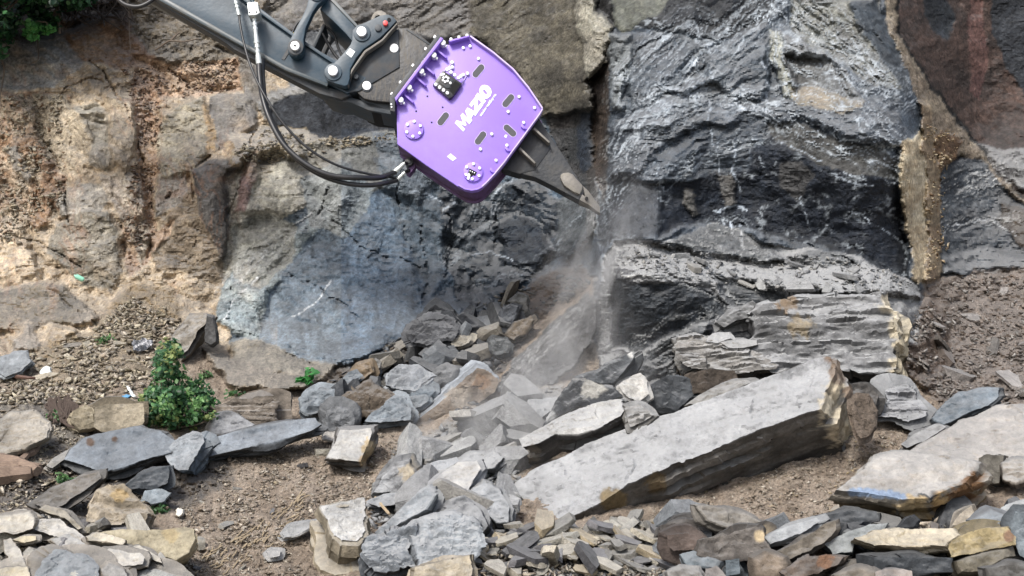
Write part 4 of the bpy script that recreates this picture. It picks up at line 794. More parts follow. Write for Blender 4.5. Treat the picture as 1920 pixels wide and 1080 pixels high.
# --- dry wall like row at bottom right
B = [
 ('dark slate lump under the cream capped stone in the bottom right row', [(1237,1000),(1240,985),(1275,972),(1325,972),(1352,988),(1350,1003),(1322,1008),(1290,1000)], (0,8,.3), (0,-.85,.5), '5b5550', 0.2),
 ('cream capped stone at the upper left end of the bottom right row', [(1262,972),(1266,962),(1296,954),(1306,950),(1316,962),(1318,972),(1290,976)], (0,6,.2), (0,-.7,.7), 'b8aa92', 0.5),
 ('long grey slab sloping down to the right on top of the bottom right row', [(1306,948),(1330,948),(1400,966),(1450,990),(1448,998),(1420,990),(1372,988),(1328,976)], (0,9,.3), (.1,-.8,.6), '8c867c', 0.3),
 ('broad grey brown block with a cream corner in the middle of the bottom right row', [(1312,1012),(1345,1006),(1400,992),(1415,988),(1432,992),(1440,1018),(1448,1034),(1400,1042),(1340,1046),(1310,1042)], (3,8,.35), (0,-.95,.3), '6c6660', 0.25),
 ('reddish brown squarish block below the dark lump at the row left end', [(1252,1004),(1290,1000),(1318,1012),(1312,1030),(1262,1034),(1250,1022)], (3,5,.3), (0,-.95,.3), '665850', 0.15),
 ('silvery slab with bright top tilted toward the soil in the bottom right row', [(1436,1006),(1480,985),(1530,970),(1536,978),(1500,1002),(1448,1018)], (1,8,.3), (-.1,-.6,.8), '9a9fa2', 0.8),
 ('dark brown beam shaped stone slanting up right beneath the silvery slab', [(1462,1032),(1500,1015),(1545,982),(1566,976),(1570,992),(1545,1018),(1500,1040),(1468,1054)], (2,6,.3), (-.1,-.85,.5), '6e665a', 0.3),
 ('black glossy slab tucked under the ochre layers of the painted slab', [(1548,966),(1590,958),(1644,958),(1650,972),(1600,984),(1560,980)], (1,8,.3), (0,-.8,.6), '3c4044', 0.3),
 ('long cream yellow slab lying flat in the right part of the bottom row', [(1604,1008),(1640,996),(1700,990),(1788,990),(1796,1004),(1772,1024),(1690,1020),(1640,1022)], (1,24,.4), (0,-.42,.9), 'c4b698', 0.4),
 ('ochre yellow stone with a rusty right end beside the cream slab', [(1774,1022),(1800,1004),(1840,992),(1888,988),(1906,1006),(1900,1022),(1840,1034),(1784,1044)], (2,5,.35), (0,-.85,.5), 'a59468', 0.3),
 ('light grey slab leaning left of the cream yellow slab', [(1546,1020),(1580,1000),(1630,984),(1652,982),(1640,1000),(1602,1014),(1598,1036),(1560,1040)], (1,6,.3), (-.1,-.75,.65), '8e9494', 0.5),
 ('rust streaked slab at the bottom edge under the brown beam stone', [(1462,1072),(1500,1050),(1545,1040),(1580,1044),(1574,1058),(1520,1078),(1480,1088)], (1,6,.3), (0,-.8,.6), '66594e', 0.3),
 ('dark blue slab under the long cream yellow slab', [(1638,1044),(1690,1046),(1784,1046),(1782,1072),(1720,1076),(1640,1066)], (0,5,.35), (0,-.95,.3), '42474c', 0.3),
 ('blue grey slab slanting at the right end of the bottom row', [(1828,975),(1860,958),(1885,966),(1925,975),(1920,992),(1880,986),(1840,990)], (0,8,.3), (-.1,-.6,.8), '7d8890', 0.5),
 ('grey pointed slab above the blue grey one at the right picture edge', [(1858,966),(1890,945),(1935,930),(1940,948),(1900,964)], (0,9,.3), (-.1,-.6,.8), '9ca0a0', 0.6),
 ('pale triangular flake stuck upright in soil below the painted slab', [(1785,985),(1800,962),(1822,948),(1830,968),(1812,982)], (1,4,.1), (0,-.85,.5), 'a89c88', 0.3),
 ('black pointed splinter on the far side of the cream yellow slab', [(1682,990),(1700,972),(1712,966),(1722,976),(1712,988)], (0,4,.15), (0,-.9,.4), '33363a', 0.1),
 ('brown stone with blue tint beneath the ochre yellow stone', [(1802,1052),(1840,1038),(1880,1032),(1886,1044),(1850,1064),(1810,1068)], (0,5,.3), (0,-.85,.5), '77705f', 0.3),
 ('rough brown quartz bearing stone below the broad grey brown block', [(1420,1050),(1440,1040),(1466,1048),(1470,1068),(1446,1082),(1424,1074)], (0,5,.25), (0,-.9,.4), '7e7060', 0.3),
 ('bluish square stone under the broad grey brown block', [(1360,1050),(1386,1048),(1388,1076),(1362,1080)], (0,4,.3), (-.2,-.9,.4), '66727a', 0.3),
 ('speckled pinkish boulder at the lower edge under the dark blue slab', [(1640,1072),(1660,1066),(1710,1070),(1712,1090),(1645,1092)], (0,6,.3), (0,-.7,.7), '93857a', 0.5),
 ('pale lichen grey stone cut by the lower edge right of the chips', [(1252,1072),(1275,1058),(1310,1062),(1320,1090),(1256,1092)], (0,6,.3), (0,-.7,.7), '8e8a84', 0.6),
 ('grey blue wedge below the reddish brown block', [(1276,1040),(1300,1032),(1345,1052),(1340,1064),(1290,1060)], (0,5,.25), (0,-.7,.7), '6c767c', 0.4),
 ('rusty edged stone left of the rust streaked slab at the lower edge', [(1322,1066),(1344,1060),(1362,1080),(1356,1092),(1322,1090)], (0,6,.25), (0,-.8,.6), '7c7672', 0.4),
 ('blue bladed slab standing at the right end behind the ochre stone', [(1890,985),(1905,960),(1940,965),(1940,1050),(1912,1040)], (2,6,.2), (-.3,-.9,.3), '78838a', 0.4),
 ('dark slab cut by the corner of the picture at lower right', [(1850,1066),(1900,1058),(1940,1062),(1940,1095),(1860,1090)], (0,6,.3), (0,-.85,.5), '55534f', 0.3),
 ('brown long stone at the lower edge between pinkish boulder and rusty slab', [(1570,1078),(1610,1066),(1640,1074),(1636,1092),(1575,1092)], (0,6,.3), (0,-.8,.6), '7a7062', 0.3),
]
for lb, poly, ext, n, c, du in B:
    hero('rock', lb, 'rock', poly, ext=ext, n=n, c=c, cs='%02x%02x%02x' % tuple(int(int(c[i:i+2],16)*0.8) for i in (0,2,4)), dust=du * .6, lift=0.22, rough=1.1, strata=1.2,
         spots=[(1424,1005,12,'b8a480')] if 'cream corner' in lb else ([(1545,1052,16,'7c5a40')] if 'rust streaked' in lb else ([(1892,1005,12,'84664c')] if 'rusty right' in lb else [])))
# --- centre foreground blocks
hero('rock', 'white topped tall tan block standing at the lower edge left of centre', 'rock',
     [(600,950),(640,940),(682,934),(684,960),(688,995),(672,1014),(640,1012),(620,995),(614,975)], ext=(-12, 105, .35), n=(.05, -.62, .78), Y=9.3, c='c0bfbb', cs='a0957e', cb='9a8c70', dust=.35, rough=1.5, strata=1.5, nlay=6)
hero('rock', 'large grey streaked block with rounded top right of the white topped block', 'rock',
     [(782,1000),(790,980),(850,962),(880,974),(912,1002),(916,1020),(880,1042),(830,1050),(786,1060),(778,1030)], ext=(-4, 22, .35), n=(.1, -.75, .65), c='979ea4', cs='7b8187', dust=.7, rough=1.7, strata=1.4)
hero('rock', 'dark hollow faced block between the white topped and the streaked block', 'rock',
     [(684,1010),(720,1002),(780,975),(784,1000),(770,1025),(778,1060),(740,1072),(700,1068),(680,1040)], ext=(0, 16, .3), n=(-.1, -.85, .5), c='767d84', cs='4e545a', dust=.6, rough=2.0)
hero('rock', 'cream sugar textured block cut by the lower edge under the streaked block', 'rock',
     [(778,1064),(830,1052),(880,1040),(886,1062),(882,1100),(776,1100)], ext=(0, 10, .3), n=(0, -.85, .5), c='b0a48c', cs='998c74', dust=.3, rough=.9)
hero('rock', 'long grey slab leaning up right towards the pale split slab', 'rock',
     [(702,1000),(740,965),(785,922),(806,908),(812,930),(796,955),(745,985),(712,1004)], ext=(10, 14, .22), n=(-.45, -.6, .65), c='8f969c', cs='6c7276', dust=.6)
hero('rock', 'pale cream topped split slab pointing up right in the dusty rubble', 'rock',
     [(800,925),(830,885),(862,866),(894,864),(902,878),(880,915),(842,945),(815,965),(806,945)], ext=(12, 14, .25), n=(-.15, -.6, .78), c='b9b6b0', cs='84868a', dust=.6)
hero('rock', 'grey flat slab leaning right below the left end of the great slab', 'rock',
     [(882,922),(908,904),(935,918),(957,950),(950,975),(930,978),(905,955)], ext=(4, 14, .22), n=(-.2, -.7, .7), c='989da2', cs='6c7074', dust=.6)
hero('rock', 'rounded dark grey block in front of the flat leaning slab', 'rock',
     [(828,962),(850,935),(872,930),(900,955),(914,985),(905,1000),(880,985),(850,972)], ext=(6, 12, .3), n=(-.1, -.75, .65), c='7b7e82', cs='4c4e52', dust=.6)
hero('rock', 'cone shaped grey stone with a cream face left of the pale split slab', 'rock',
     [(704,922),(726,886),(745,868),(765,866),(782,895),(784,918),(750,926)], ext=(4, 8, .3), n=(-.1, -.9, .4), c='96989a', cs='7e8082', dust=.5, rough=1.4, spots=[(762,885,18,'b8ab92')])
hero('rock', 'long flat grey slab lying in front of the cone shaped stone', 'rock',
     [(684,940),(720,926),(790,920),(795,932),(760,942),(710,950)], ext=(0, 10, .2), n=up, c='8e9398', cs='5c6064', dust=.5)
hero('rock', 'flat grey slab behind the pale split slab', 'rock',
     [(780,892),(800,872),(850,858),(862,864),(832,884),(808,900)], ext=(2, 8, .2), n=up, c='90959a', dust=.6)
hero('rock', 'pale rough slab right behind the pale split slab against the great slab', 'rock',
     [(862,866),(888,850),(930,848),(945,858),(925,876),(900,884)], ext=(6, 16, .25), n=up, c='a4a6a8', cs='74777a', dust=.7)
hero('rock', 'white topped cubic block with a tan right face on the soil left of centre', 'rock',
     [(614,858),(626,832),(638,806),(694,804),(697,812),(686,840),(676,866),(640,862)], ext=(4, 16, .32), n=(-.05, -.66, .75), c='bab7b0', cs='5c5854', dust=.5, rough=.8, spots=[(693,838,17,'b5a078'),(684,864,13,'a88f66')])
hero('rock', 'small pale stone behind the white topped cubic block', 'rock',
     [(608,822),(612,810),(634,806),(640,816),(628,828)], ext=(0, 5, .12), n=up, c='a8a298', dust=.3)
hero('rock', 'thin flat silvery flake lying alone on the soil', 'rock',
     [(528,1000),(545,985),(585,976),(589,984),(560,1002),(534,1008)], ext=(0, 4, .1), n=up, c='9c9d9c', dust=.4, strata=1.5)
hero('rock', 'small pale flake in the soil below the silvery flake', 'rock',
     [(500,1035),(510,1028),(526,1030),(524,1042),(506,1046)], ext=(0, 4, .1), n=up, c='a09e9a', dust=.4)
# --- left ground group
hero('rock_slab', 'big blue grey flat slab lying in front of the green shrub', 'rock slab',
     [(122,862),(138,838),(160,820),(220,806),(262,800),(300,808),(334,830),(316,848),(270,862),(220,878),(186,884),(150,872)], ext=(2, 18, .3), n=(-.05, -.55, .83), c='76808a', cs='474a4c', dust=.18, rough=.6, spots=[(170,829,9,'6a5444'),(215,824,6,'6a5444')])
hero('rock', 'angular grey block with a dark blue right side below the shrub', 'rock',
     [(304,848),(330,826),(362,808),(378,812),(384,828),(372,850),(352,880),(330,882),(312,866)], ext=(18, 14, .3), n=(-.25, -.7, .65), c='8d949a', cs='5a6670', dust=.35, rough=1.3)
hero('rock', 'grey wedge with a sharp ridge behind the long blue slab', 'rock',
     [(397,812),(400,790),(408,772),(432,770),(478,796),(460,806),(420,812)], ext=(3, 10, .25), n=(-.1, -.8, .6), c='84868a', cs='66625e', dust=.3)
hero('rock_slab', 'long blue grey slab sloping across the soil right of the shrub', 'rock slab',
     [(402,852),(408,818),(450,806),(520,793),(594,782),(604,796),(585,808),(540,818),(500,830),(450,842)], ext=(0, 12, .25), n=(-.05, -.6, .8), c='808a94', cs='565b60', dust=.2, rough=.8)
hero('rock', 'black glossy wedge in the hollow under the angular grey block', 'rock',
     [(230,914),(255,896),(300,876),(318,872),(316,905),(290,918),(250,916)], ext=(2, 6, .2), n=(-.1, -.85, .5), c='3e444a', dust=.2)
hero('rock', 'small blue stone beside a tiny weed below the black wedge', 'rock',
     [(265,935),(272,920),(300,916),(320,924),(308,940),(284,946)], ext=(0, 5, .2), n=(0, -.8, .6), c='76828a', dust=.3)
hero('boulder', 'tan weathered boulder half buried behind the pale chip heap', 'boulder',
     [(158,976),(168,940),(182,918),(202,906),(228,912),(252,930),(282,962),(270,980),(210,984)], ext=(2, 12, .35), n=(0, -.85, .5), c='a59882', cs='8a7c66', dust=.2, rough=1.5, strata=.6, spots=[(225,930,14,'b39a6a')])
hero('boulder', 'long beige rounded block with a curved right end lying behind the chip heap', 'boulder',
     [(180,1000),(230,992),(300,994),(345,988),(364,992),(368,1010),(352,1036),(330,1050),(300,1040),(240,1028)], ext=(-4, 20, .4), n=(.05, -.88, .45), c='b0a588', cs='9c9072', dust=.1, rough=.5, strata=.4, spots=[(320,1000,16,'b8a67c')])
hero('rock_slab', 'blue grey flat stone at the left picture edge on the pale gravel slope', 'rock slab',
     [(-12,690),(0,672),(24,662),(48,660),(56,678),(38,696),(10,706)], ext=(0, 6, .2), n=(0, -.6, .8), c='8a9196', dust=.2)
hero('rock', 'smooth tan rectangular block half hidden left of the shrub', 'rock',
     [(178,764),(200,758),(268,756),(270,790),(262,806),(190,810),(176,800)], ext=(2, 4, .3), n=(0, -.97, .25), c='a89c84', cs='8a7e68', dust=.2, rough=.5)
hero('rock', 'small tan block with a rounded top left of the rectangular tan block', 'rock',
     [(133,790),(138,770),(160,758),(174,768),(176,800),(150,806)], ext=(1, 4, .25), n=(0, -.95, .3), c='9a8e74', dust=.2)
hero('rock', 'grey slanted slab overhanging at the foot of the crag behind the shrub', 'rock slab',
     [(318,640),(340,612),(352,592),(378,586),(396,596),(372,622),(352,655),(338,668)], ext=(14, 14, .35), n=(-.3, -.75, .6), Y=13.3, c='8f877a', cs='5e564c', dust=.4, rough=1.1)
hero('rock', 'thin dark slab hanging down beside the overhanging slanted slab', 'rock slab',
     [(388,592),(398,596),(404,620),(405,640),(394,646),(384,640),(386,615)], ext=(5, 2, .15), n=(-.2, -.97, .1), Y=13.3, c='5a5a5a', dust=.2)
hero('rock', 'striped brown grey ledge stone right behind the shrub', 'rock',
     [(404,762),(440,752),(512,748),(520,770),(515,790),(480,796),(440,782),(410,775)], ext=(3, 5, .3), n=(0, -.95, .3), c='7c7266', dust=.25, strata=2, rough=1.5)
hero('rock', 'broad low tan rock buried in weeds at the left picture edge', 'boulder',
     [(-30,830),(-10,800),(20,775),(60,772),(92,790),(88,820),(50,840),(0,845)], ext=(0, 8, .3), n=(0, -.7, .7), c='9d9484', dust=.3)
hero('rock', 'long dark slab lying in shade behind the tan weathered boulder', 'rock slab',
     [(60,940),(100,915),(150,892),(186,884),(190,896),(160,918),(120,945),(80,955)], ext=(6, 10, .25), n=(-.2, -.6, .75), c='6e675d', cs='48423a', dust=.25)
hero('rock', 'grey fan shaped flake standing left of the big blue grey slab', 'rock',
     [(88,872),(104,856),(134,838),(140,846),(118,864),(98,878)], ext=(2, 4, .12), n=(-.2,-.6,.8), c='8c877c', dust=.4)
# --- heap of pale slabs at bottom left
Lh = [
 ('broad pale slab with yellow edge topmost at the left picture edge of the chip heap', [(-20,985),(-10,970),(50,962),(64,975),(60,990),(30,1000),(-20,998)], (0,12,.25), 'bdb5a4'),
 ('grey white thick slab second from the left on top of the chip heap', [(62,980),(75,972),(112,974),(150,1000),(165,1012),(140,1014),(100,1004),(66,992)], (0,10,.25), 'b9b4aa'),
 ('thin tan edged slab leaning at the back of the chip heap', [(72,955),(85,946),(112,952),(140,976),(154,990),(146,992),(120,970),(90,962)], (2,4,.12), 'a89c84'),
 ('cream topped brick like slab near the right of the chip heap', [(162,1006),(180,996),(236,1012),(232,1022),(200,1016),(168,1014)], (0,11,.22), 'c6baa0'),
 ('slanting grey slab running down to the middle of the chip heap', [(96,1012),(128,1000),(160,1020),(188,1040),(184,1046),(150,1034),(110,1028)], (1,8,.22), 'a5a39e'),
 ('large blue grey flat face in the middle of the chip heap', [(60,1078),(78,1050),(104,1030),(150,1038),(178,1048),(186,1064),(180,1090),(60,1095)], (0,8,.25), '7f878d'),
 ('pale rounded piece lying on the large blue grey face', [(130,1078),(136,1062),(168,1052),(182,1070),(180,1094),(132,1094)], (0,6,.2), 'a6a496'),
 ('white topped cracked block at the right of the chip heap', [(192,1034),(204,1028),(262,1036),(272,1044),(268,1058),(230,1062),(194,1056)], (0,8,.25), 'c2bcb0'),
 ('leaning pale triangular slab at the right end of the chip heap', [(288,1050),(300,1034),(318,1052),(332,1072),(300,1072)], (2,5,.15), 'b7b1a4'),
 ('long thin pale slab joining the cracked block and the triangular slab', [(236,1030),(262,1022),(300,1046),(304,1056),(270,1042)], (1,6,.15), 'bfb7a6'),
 ('tall upright pale slab at the left picture edge of the chip heap', [(6,1012),(20,1010),(36,1030),(50,1062),(24,1066),(10,1040)], (3,4,.15), 'b4ad9f'),
 ('rounded pale stone right of the upright slab in the chip heap', [(42,1040),(54,1024),(76,1042),(70,1060),(52,1058)], (1,5,.15), 'aca698'),
 ('yellow cream narrow slab under the broad pale slab', [(26,1012),(40,1006),(66,1004),(68,1012),(46,1018)], (0,4,.12), 'c7b68c'),
 ('dark edged stone at the lower edge left of the cracked block', [(190,1070),(204,1058),(232,1068),(244,1090),(196,1094)], (0,5,.2), '8f8c86'),
 ('cream slab cut by the lower left corner', [(-20,1074),(10,1064),(50,1062),(56,1092),(-20,1094)], (0,5,.2), 'bdb08f'),
 ('small grey slab between the blue face and the rounded pale stone', [(68,1036),(80,1026),(100,1030),(92,1040),(76,1046)], (0,5,.15), '9a9c9c'),
 ('grey flat stone at the bottom edge right of the chip heap', [(238,1074),(290,1068),(330,1080),(330,1094),(245,1094)], (0,5,.2), '93948f'),
]
for lb, poly, ext, c in Lh:
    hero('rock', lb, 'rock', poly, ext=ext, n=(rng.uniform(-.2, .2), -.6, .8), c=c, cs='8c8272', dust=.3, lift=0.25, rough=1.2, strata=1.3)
# --- dark rubble below the breaker
Mh = [
 ('striped dark block largest on top of the rubble heap under the breaker', [(764,622),(775,608),(800,598),(838,590),(850,600),(862,622),(850,640),(800,648),(768,644)], (4,6,.35), '54565a', (-.1,-.85,.5)),
 ('black pyramid stone behind the striped dark block', [(784,600),(800,582),(816,571),(838,582),(850,592),(820,600)], (0,4,.3), '35383d', (0,-.85,.5)),
 ('black rock right of the striped dark block', [(858,594),(872,590),(900,612),(898,622),(876,630),(862,612)], (0,5,.25), '2c2f34', (0,-.9,.4)),
 ('flat pale grey slab in the middle of the rubble heap', [(724,720),(735,695),(750,684),(785,682),(800,694),(818,704),(796,716),(775,728),(745,728)], (0,14,.3), '8e9398', (0,-.55,.83)),
 ('brown earthy rock left of the flat pale grey slab', [(640,752),(655,735),(690,720),(716,724),(735,742),(712,768),(690,782),(668,776)], (4,6,.3), '665a4c', (-.1,-.85,.5)),
 ('blue grey wedge under the brown earthy rock', [(682,790),(710,765),(740,742),(755,744),(772,768),(768,786),(720,792)], (0,5,.25), '7c868e', (-.1,-.7,.7)),
 ('grey cube at the lower left of the rubble heap', [(608,792),(612,772),(626,762),(652,770),(660,786),(656,804),(618,806)], (2,4,.3), '686b6e', (0,-.9,.4)),
 ('blue grey flat block right below the flat pale grey slab', [(772,738),(780,722),(812,722),(818,734),(800,744),(782,748)], (0,6,.2), '6c7780', (0,-.7,.7)),
 ('blue chunk between the flat block and the brown backed slab', [(762,752),(796,742),(802,752),(785,764),(768,766)], (0,5,.2), '6e767c', (0,-.7,.7)),
 ('upright dark slab near the top right of the rubble heap', [(936,606),(944,580),(956,572),(970,576),(966,598),(950,624),(938,624)], (4,4,.2), '50545a', (-.2,-.95,.2)),
 ('grey brown capped stone at the very top of the rubble heap', [(956,566),(972,552),(986,556),(990,582),(975,592),(968,576)], (2,4,.2), '6c6c68', (-.2,-.9,.3)),
 ('square dark stone with a rusty edge above the grey slope', [(918,640),(924,630),(950,632),(958,644),(954,662),(930,664),(920,655)], (1,4,.2), '5a5e60', (0,-.95,.3)),
 ('brown slab pointing up right along the grey slope', [(950,626),(966,606),(996,592),(1000,600),(980,624),(962,638)], (2,6,.2), '6c6050', (-.2,-.8,.5)),
 ('pale small stone left of the square dark stone', [(846,640),(860,628),(884,630),(880,642),(862,650),(848,650)], (0,5,.2), '8f8878', (0,-.7,.7)),
 ('blue grey boulder at the left foot of the rubble heap', [(562,768),(572,745),(600,728),(626,730),(628,752),(605,772),(575,778)], (0,6,.3), '767f86', (0,-.85,.5)),
 ('blue slab leaning on the crag at the left of the rubble heap', [(626,728),(650,700),(670,690),(680,705),(660,722),(636,740)], (2,5,.2), '6d757c', (-.2,-.85,.5)),
 ('orange tinted stone at the upper left of the rubble heap', [(664,698),(672,684),(692,680),(700,696),(684,710),(668,710)], (0,4,.2), '7e6c54', (0,-.9,.4)),
 ('grey round stone beside the orange tinted stone', [(692,682),(704,672),(714,680),(712,690),(698,692)], (0,3,.15), '84827c', (0,-.8,.6)),
 ('tall pale chip standing upright in the rubble heap', [(880,664),(888,648),(896,646),(898,656),(888,668)], (1,2,.08), 'a09c90', (0,-.95,.3)),
 ('layered grey stone touching the brown backed slab', [(816,700),(836,688),(852,694),(844,712),(824,722),(814,714)], (0,4,.2), '66686a', (0,-.85,.5)),
]
for lb, poly, ext, c, n in Mh:
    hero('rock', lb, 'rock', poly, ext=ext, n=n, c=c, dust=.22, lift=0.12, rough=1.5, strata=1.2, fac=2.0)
hero('rock_slab', 'tilted slab with a muddy brown broad side and a pale blue thin edge', 'rock slab',
     [(784,788),(812,766),(850,730),(896,688),(912,692),(932,716),(926,735),(890,764),(850,778),(815,790)], ext=(-14, -12, .3), n=(.15, -.9, .38), Y=12.0, c='7a6c5c', cs='9aa2aa', dust=.1, rough=1.2, strata=.4, spots=[(860,745,22,'9a8f80'),(905,715,16,'7c6248')])
hero('rock', 'pale flat stone blurred by dust at the foot of the grey slope', 'rock slab',
     [(984,765),(990,750),(1020,748),(1048,745),(1040,765),(1015,785),(996,785)], ext=(2, 6, .2), n=up, c='979b9e', dust=.6)
# ------------------------------------------------------------------ loose stones, gravel
def chip_variants(n, kind):
    """split stone: a slab or block broken across by a few flat fractures"""
    out = []; r = random.Random(77 if kind == 'flat' else 78)
    for i in range(n):
        bm = bmesh.new(); bmesh.ops.create_cube(bm, size=1)
        th = r.uniform(.10, .24) if kind == 'flat' else r.uniform(.34, .62)
        for v in bm.verts: v.co = Vector((v.co.x * 1.05, v.co.y * r.uniform(.55, .8), v.co.z * th * r.uniform(.85, 1.15)))
        bm.transform(Matrix.Rotation(r.uniform(-.35, .35), 4, 'X') @ Matrix.Rotation(r.uniform(-.35, .35), 4, 'Y')) if kind != 'flat' else None
        for c in range(r.randint(6, 9)):
            a = r.uniform(0, 6.28); n_ = Vector((math.cos(a), math.sin(a), r.uniform(-.45, .45) if kind == 'flat' else r.uniform(-1, 1))).normalized()
            e = max(v.co.dot(n_) for v in bm.verts); p = n_ * e * r.uniform(.58, .84)
            g = bmesh.ops.bisect_plane(bm, geom=bm.verts[:] + bm.edges[:] + bm.faces[:], plane_co=p, plane_no=n_, clear_outer=True)
            ed = [x for x in g['geom_cut'] if isinstance(x, bmesh.types.BMEdge)]
            if ed: bmesh.ops.edgeloop_fill(bm, edges=ed)
        bmesh.ops.remove_doubles(bm, verts=bm.verts, dist=.03)
        bmesh.ops.triangulate(bm, faces=bm.faces); bmesh.ops.subdivide_edges(bm, edges=[e for e in bm.edges if e.calc_length() > .22], cuts=2, use_grid_fill=True)
        bmesh.ops.triangulate(bm, faces=bm.faces); bm.normal_update()
        P = np.array([v.co[:] for v in bm.verts]); d = 0.016 * fbm(P[:, 0] / .2 + i * 9, P[:, 1] / .2, P[:, 2] / .1, i + 5, 4, .6); d2 = .02 * np.round(2 * fbm(P[:, 0] / .3, P[:, 1] / .3 + i, None, i + 9, 3))
        for v, a_, b_ in zip(bm.verts, d, d2): v.co += v.normal * float(a_ + b_)
        me = bpy.data.meshes.new('chip'); bm.to_mesh(me); bm.free(); P = np.array([v.co[:] for v in me.vertices])
        cc = np.clip(1 + .5 * fbm(P[:, 0] / .25, P[:, 1] / .25, P[:, 2] / .06, i + 31, 5, .65), .5, 1.5); cl = np.stack([cc, cc * .99, cc * .97, np.full(len(P), .3)], 1)
        at_ = me.color_attributes.new('Col', 'FLOAT_COLOR', 'POINT'); at_.data.foreach_set('color', cl.astype(np.float32).ravel())
        me.polygons.foreach_set('use_smooth', np.ones(len(me.polygons), bool)); me.set_sharp_from_angle(angle=math.radians(24)); me.materials.append(M_CHIP); out.append(me)
    return out
FLAT = chip_variants(22, 'flat'); CHUNK = chip_variants(18, 'chunk')
def inpoly(poly, n, mind=0, seed=0):
    r = np.random.default_rng(seed); P = np.array(poly, float); lo, hi = P.min(0), P.max(0); out = []; tries = 0
    while len(out) < n and tries < n * 60:
        tries += 1
        p = lo + (hi - lo) * r.random(2)
        if poly_sd(np.array([p[0]]), np.array([p[1]]), poly)[0] < 0: continue
        if mind and any((p[0] - q[0]) ** 2 + ((p[1] - q[1]) * 1.5) ** 2 < mind * mind for q in out): continue
        out.append((p[0], p[1]))
    return out
CUTS = (' lying', ' with ', ' resting', ' sitting', ' leaning', ' standing', ' fallen', ' on ', ' in ', ' at ', ' of ', ' behind', ' under', ' below', ' beside', ' right ', ' left ', ' above', ' topmost', ' second', ' pointing', ' running', ' near ', ' between', ' tucked', ' slanting', ' sloping', ' tilted', ' cut ', ' to ', ' wedged', ' stuck', ' against', ' propped', ' touching', ' joining', ' hanging', ' overhanging', ' edging', ' loose', ' half', ' blurred', ' beneath', ' from', ' buried', ' among', ' tapering', ' largest')
def short(lb):
    k = min([lb.find(c) for c in CUTS if lb.find(c) > 8] + [len(lb)]); return ' '.join(lb[:k].split()[:6])
USED_LABELS = {}
def place_label(x, y, s, col, kd):
    g = float(np.mean(col)); wm = col[0] / (col[2] + 1e-6)
    cw = ('black' if g < .04 else 'dark' if g < .1 else 'grey' if g < .22 else 'pale') if wm < 1.35 else ('brown' if g < .15 else 'tan' if g < .3 else 'cream')
    sw = 'tiny' if s < .11 else 'small' if s < .17 else 'medium' if s < .26 else 'large'
    ds = sorted(((math.hypot(x - P[:, 0].mean(), (y - P[:, 1].mean()) * 1.3), i) for i, (o, P, Y) in enumerate(ROCKS)))[:6]
    for dd, i in ds:
        o, P, Y = ROCKS[i]; dx, dy = x - P[:, 0].mean(), y - P[:, 1].mean()
        dr = ('above' if dy < 0 else 'below') if abs(dy) > abs(dx) else ('left of' if dx < 0 else 'right of')
        lb = f"{sw} {cw} {'flat chip' if kd == 'flat' else 'chunky stone'} {'just ' if dd < 40 else ''}{dr} the {short(o['label'])}"
        if lb not in USED_LABELS: USED_LABELS[lb] = 1; return lb
    return None
def scatter(name, label, group, poly, n, s0, s1, pal, seed, kinds=('flat',), tilt=28, lift=0.0, mind=0, dust=None, avoid=True):
    r = np.random.default_rng(seed)
    for (x, y) in inpoly(poly, n, mind, seed):
        s = s0 + (s1 - s0) * r.random() ** 1.8
        kd = kinds[r.integers(len(kinds))]; me = (FLAT if kd == 'flat' else CHUNK)[r.integers(len(FLAT) if kd == 'flat' else len(CHUNK))]
        c = lin(pal[r.integers(len(pal))]) * r.uniform(.75, 1.2); lb = place_label(x, y, s, c, kd)
        if lb is None: continue
        o = bpy.data.objects.new(name, me); C.objects.link(o)
        p = gp(x, y); nn = gn(x, y, 14)
        p = p + nn * (s * (0.06 if kd == 'flat' else 0.14) + lift * r.random()) + np.array([0, -0.02, 0])
        up_ = Vector(nn * 0.6 + np.array([0, -.1, .7])).normalized()
        q = up_.to_track_quat('Z', 'Y').to_matrix().to_4x4()
        t = Matrix.Rotation(math.radians(r.normal() * tilt * .7), 4, 'X') @ Matrix.Rotation(math.radians(r.normal() * tilt * .7), 4, 'Y')
        o.matrix_world = Matrix.Translation(p.tolist()) @ q @ t @ Matrix.Rotation(r.random() * 6.28, 4, 'Z') @ Matrix.Diagonal((s * r.uniform(1, 1.6), s * r.uniform(.6, 1), s * r.uniform(.7, 1.3), 1))
        o.color = (*c, 1); tag(o, lb, 'rock', group)
PALEP = ['aaa698', 'bdb7a8', '96948c', 'b8a888', '8c8a84', 'c4bca8', '77767a', '5c5c60']
DARKP = ['4c5056', '5c5e60', '3c4046', '6e6c66', '6a5c4c', '747a80', '8a8478']
DUSTP = ['989a9c', 'a8aaaa', '8a8c8e', 'b0aea8', '7c7e80']
TANP = ['b4a688', 'c0b294', 'a09278', 'ccc0a4', '968a78']
scatter('slate_chip', 'small pale or dark flat chip in the loose heap under the tip of the great slab', 'flat slate chips heaped at the bottom centre',
        [(850,1045),(930,1012),(1010,998),(1120,990),(1240,985),(1255,1075),(1100,1085),(860,1085)], 90, .12, .30, PALEP, 21, ('flat',), 22, .09, 11)
scatter('slate_chip', 'loose slate chip filling gaps between the pale slabs at bottom left', 'chips between the pale slabs of the bottom left heap',
        [(0,985),(90,960),(170,985),(260,1010),(330,1060),(330,1085),(0,1085)], 26, .10, .26, PALEP, 22, ('flat', 'chunk'), 26, .12, 16)
scatter('rock', 'dark broken stone filling the gaps of the bottom right row', 'dark stones between the slabs of the bottom right row',
        [(1240,1010),(1320,985),(1460,1000),(1560,990),(1700,990),(1920,960),(1930,1085),(1240,1085)], 34, .14, .34, DARKP, 23, ('flat', 'chunk'), 26, .12, 22)
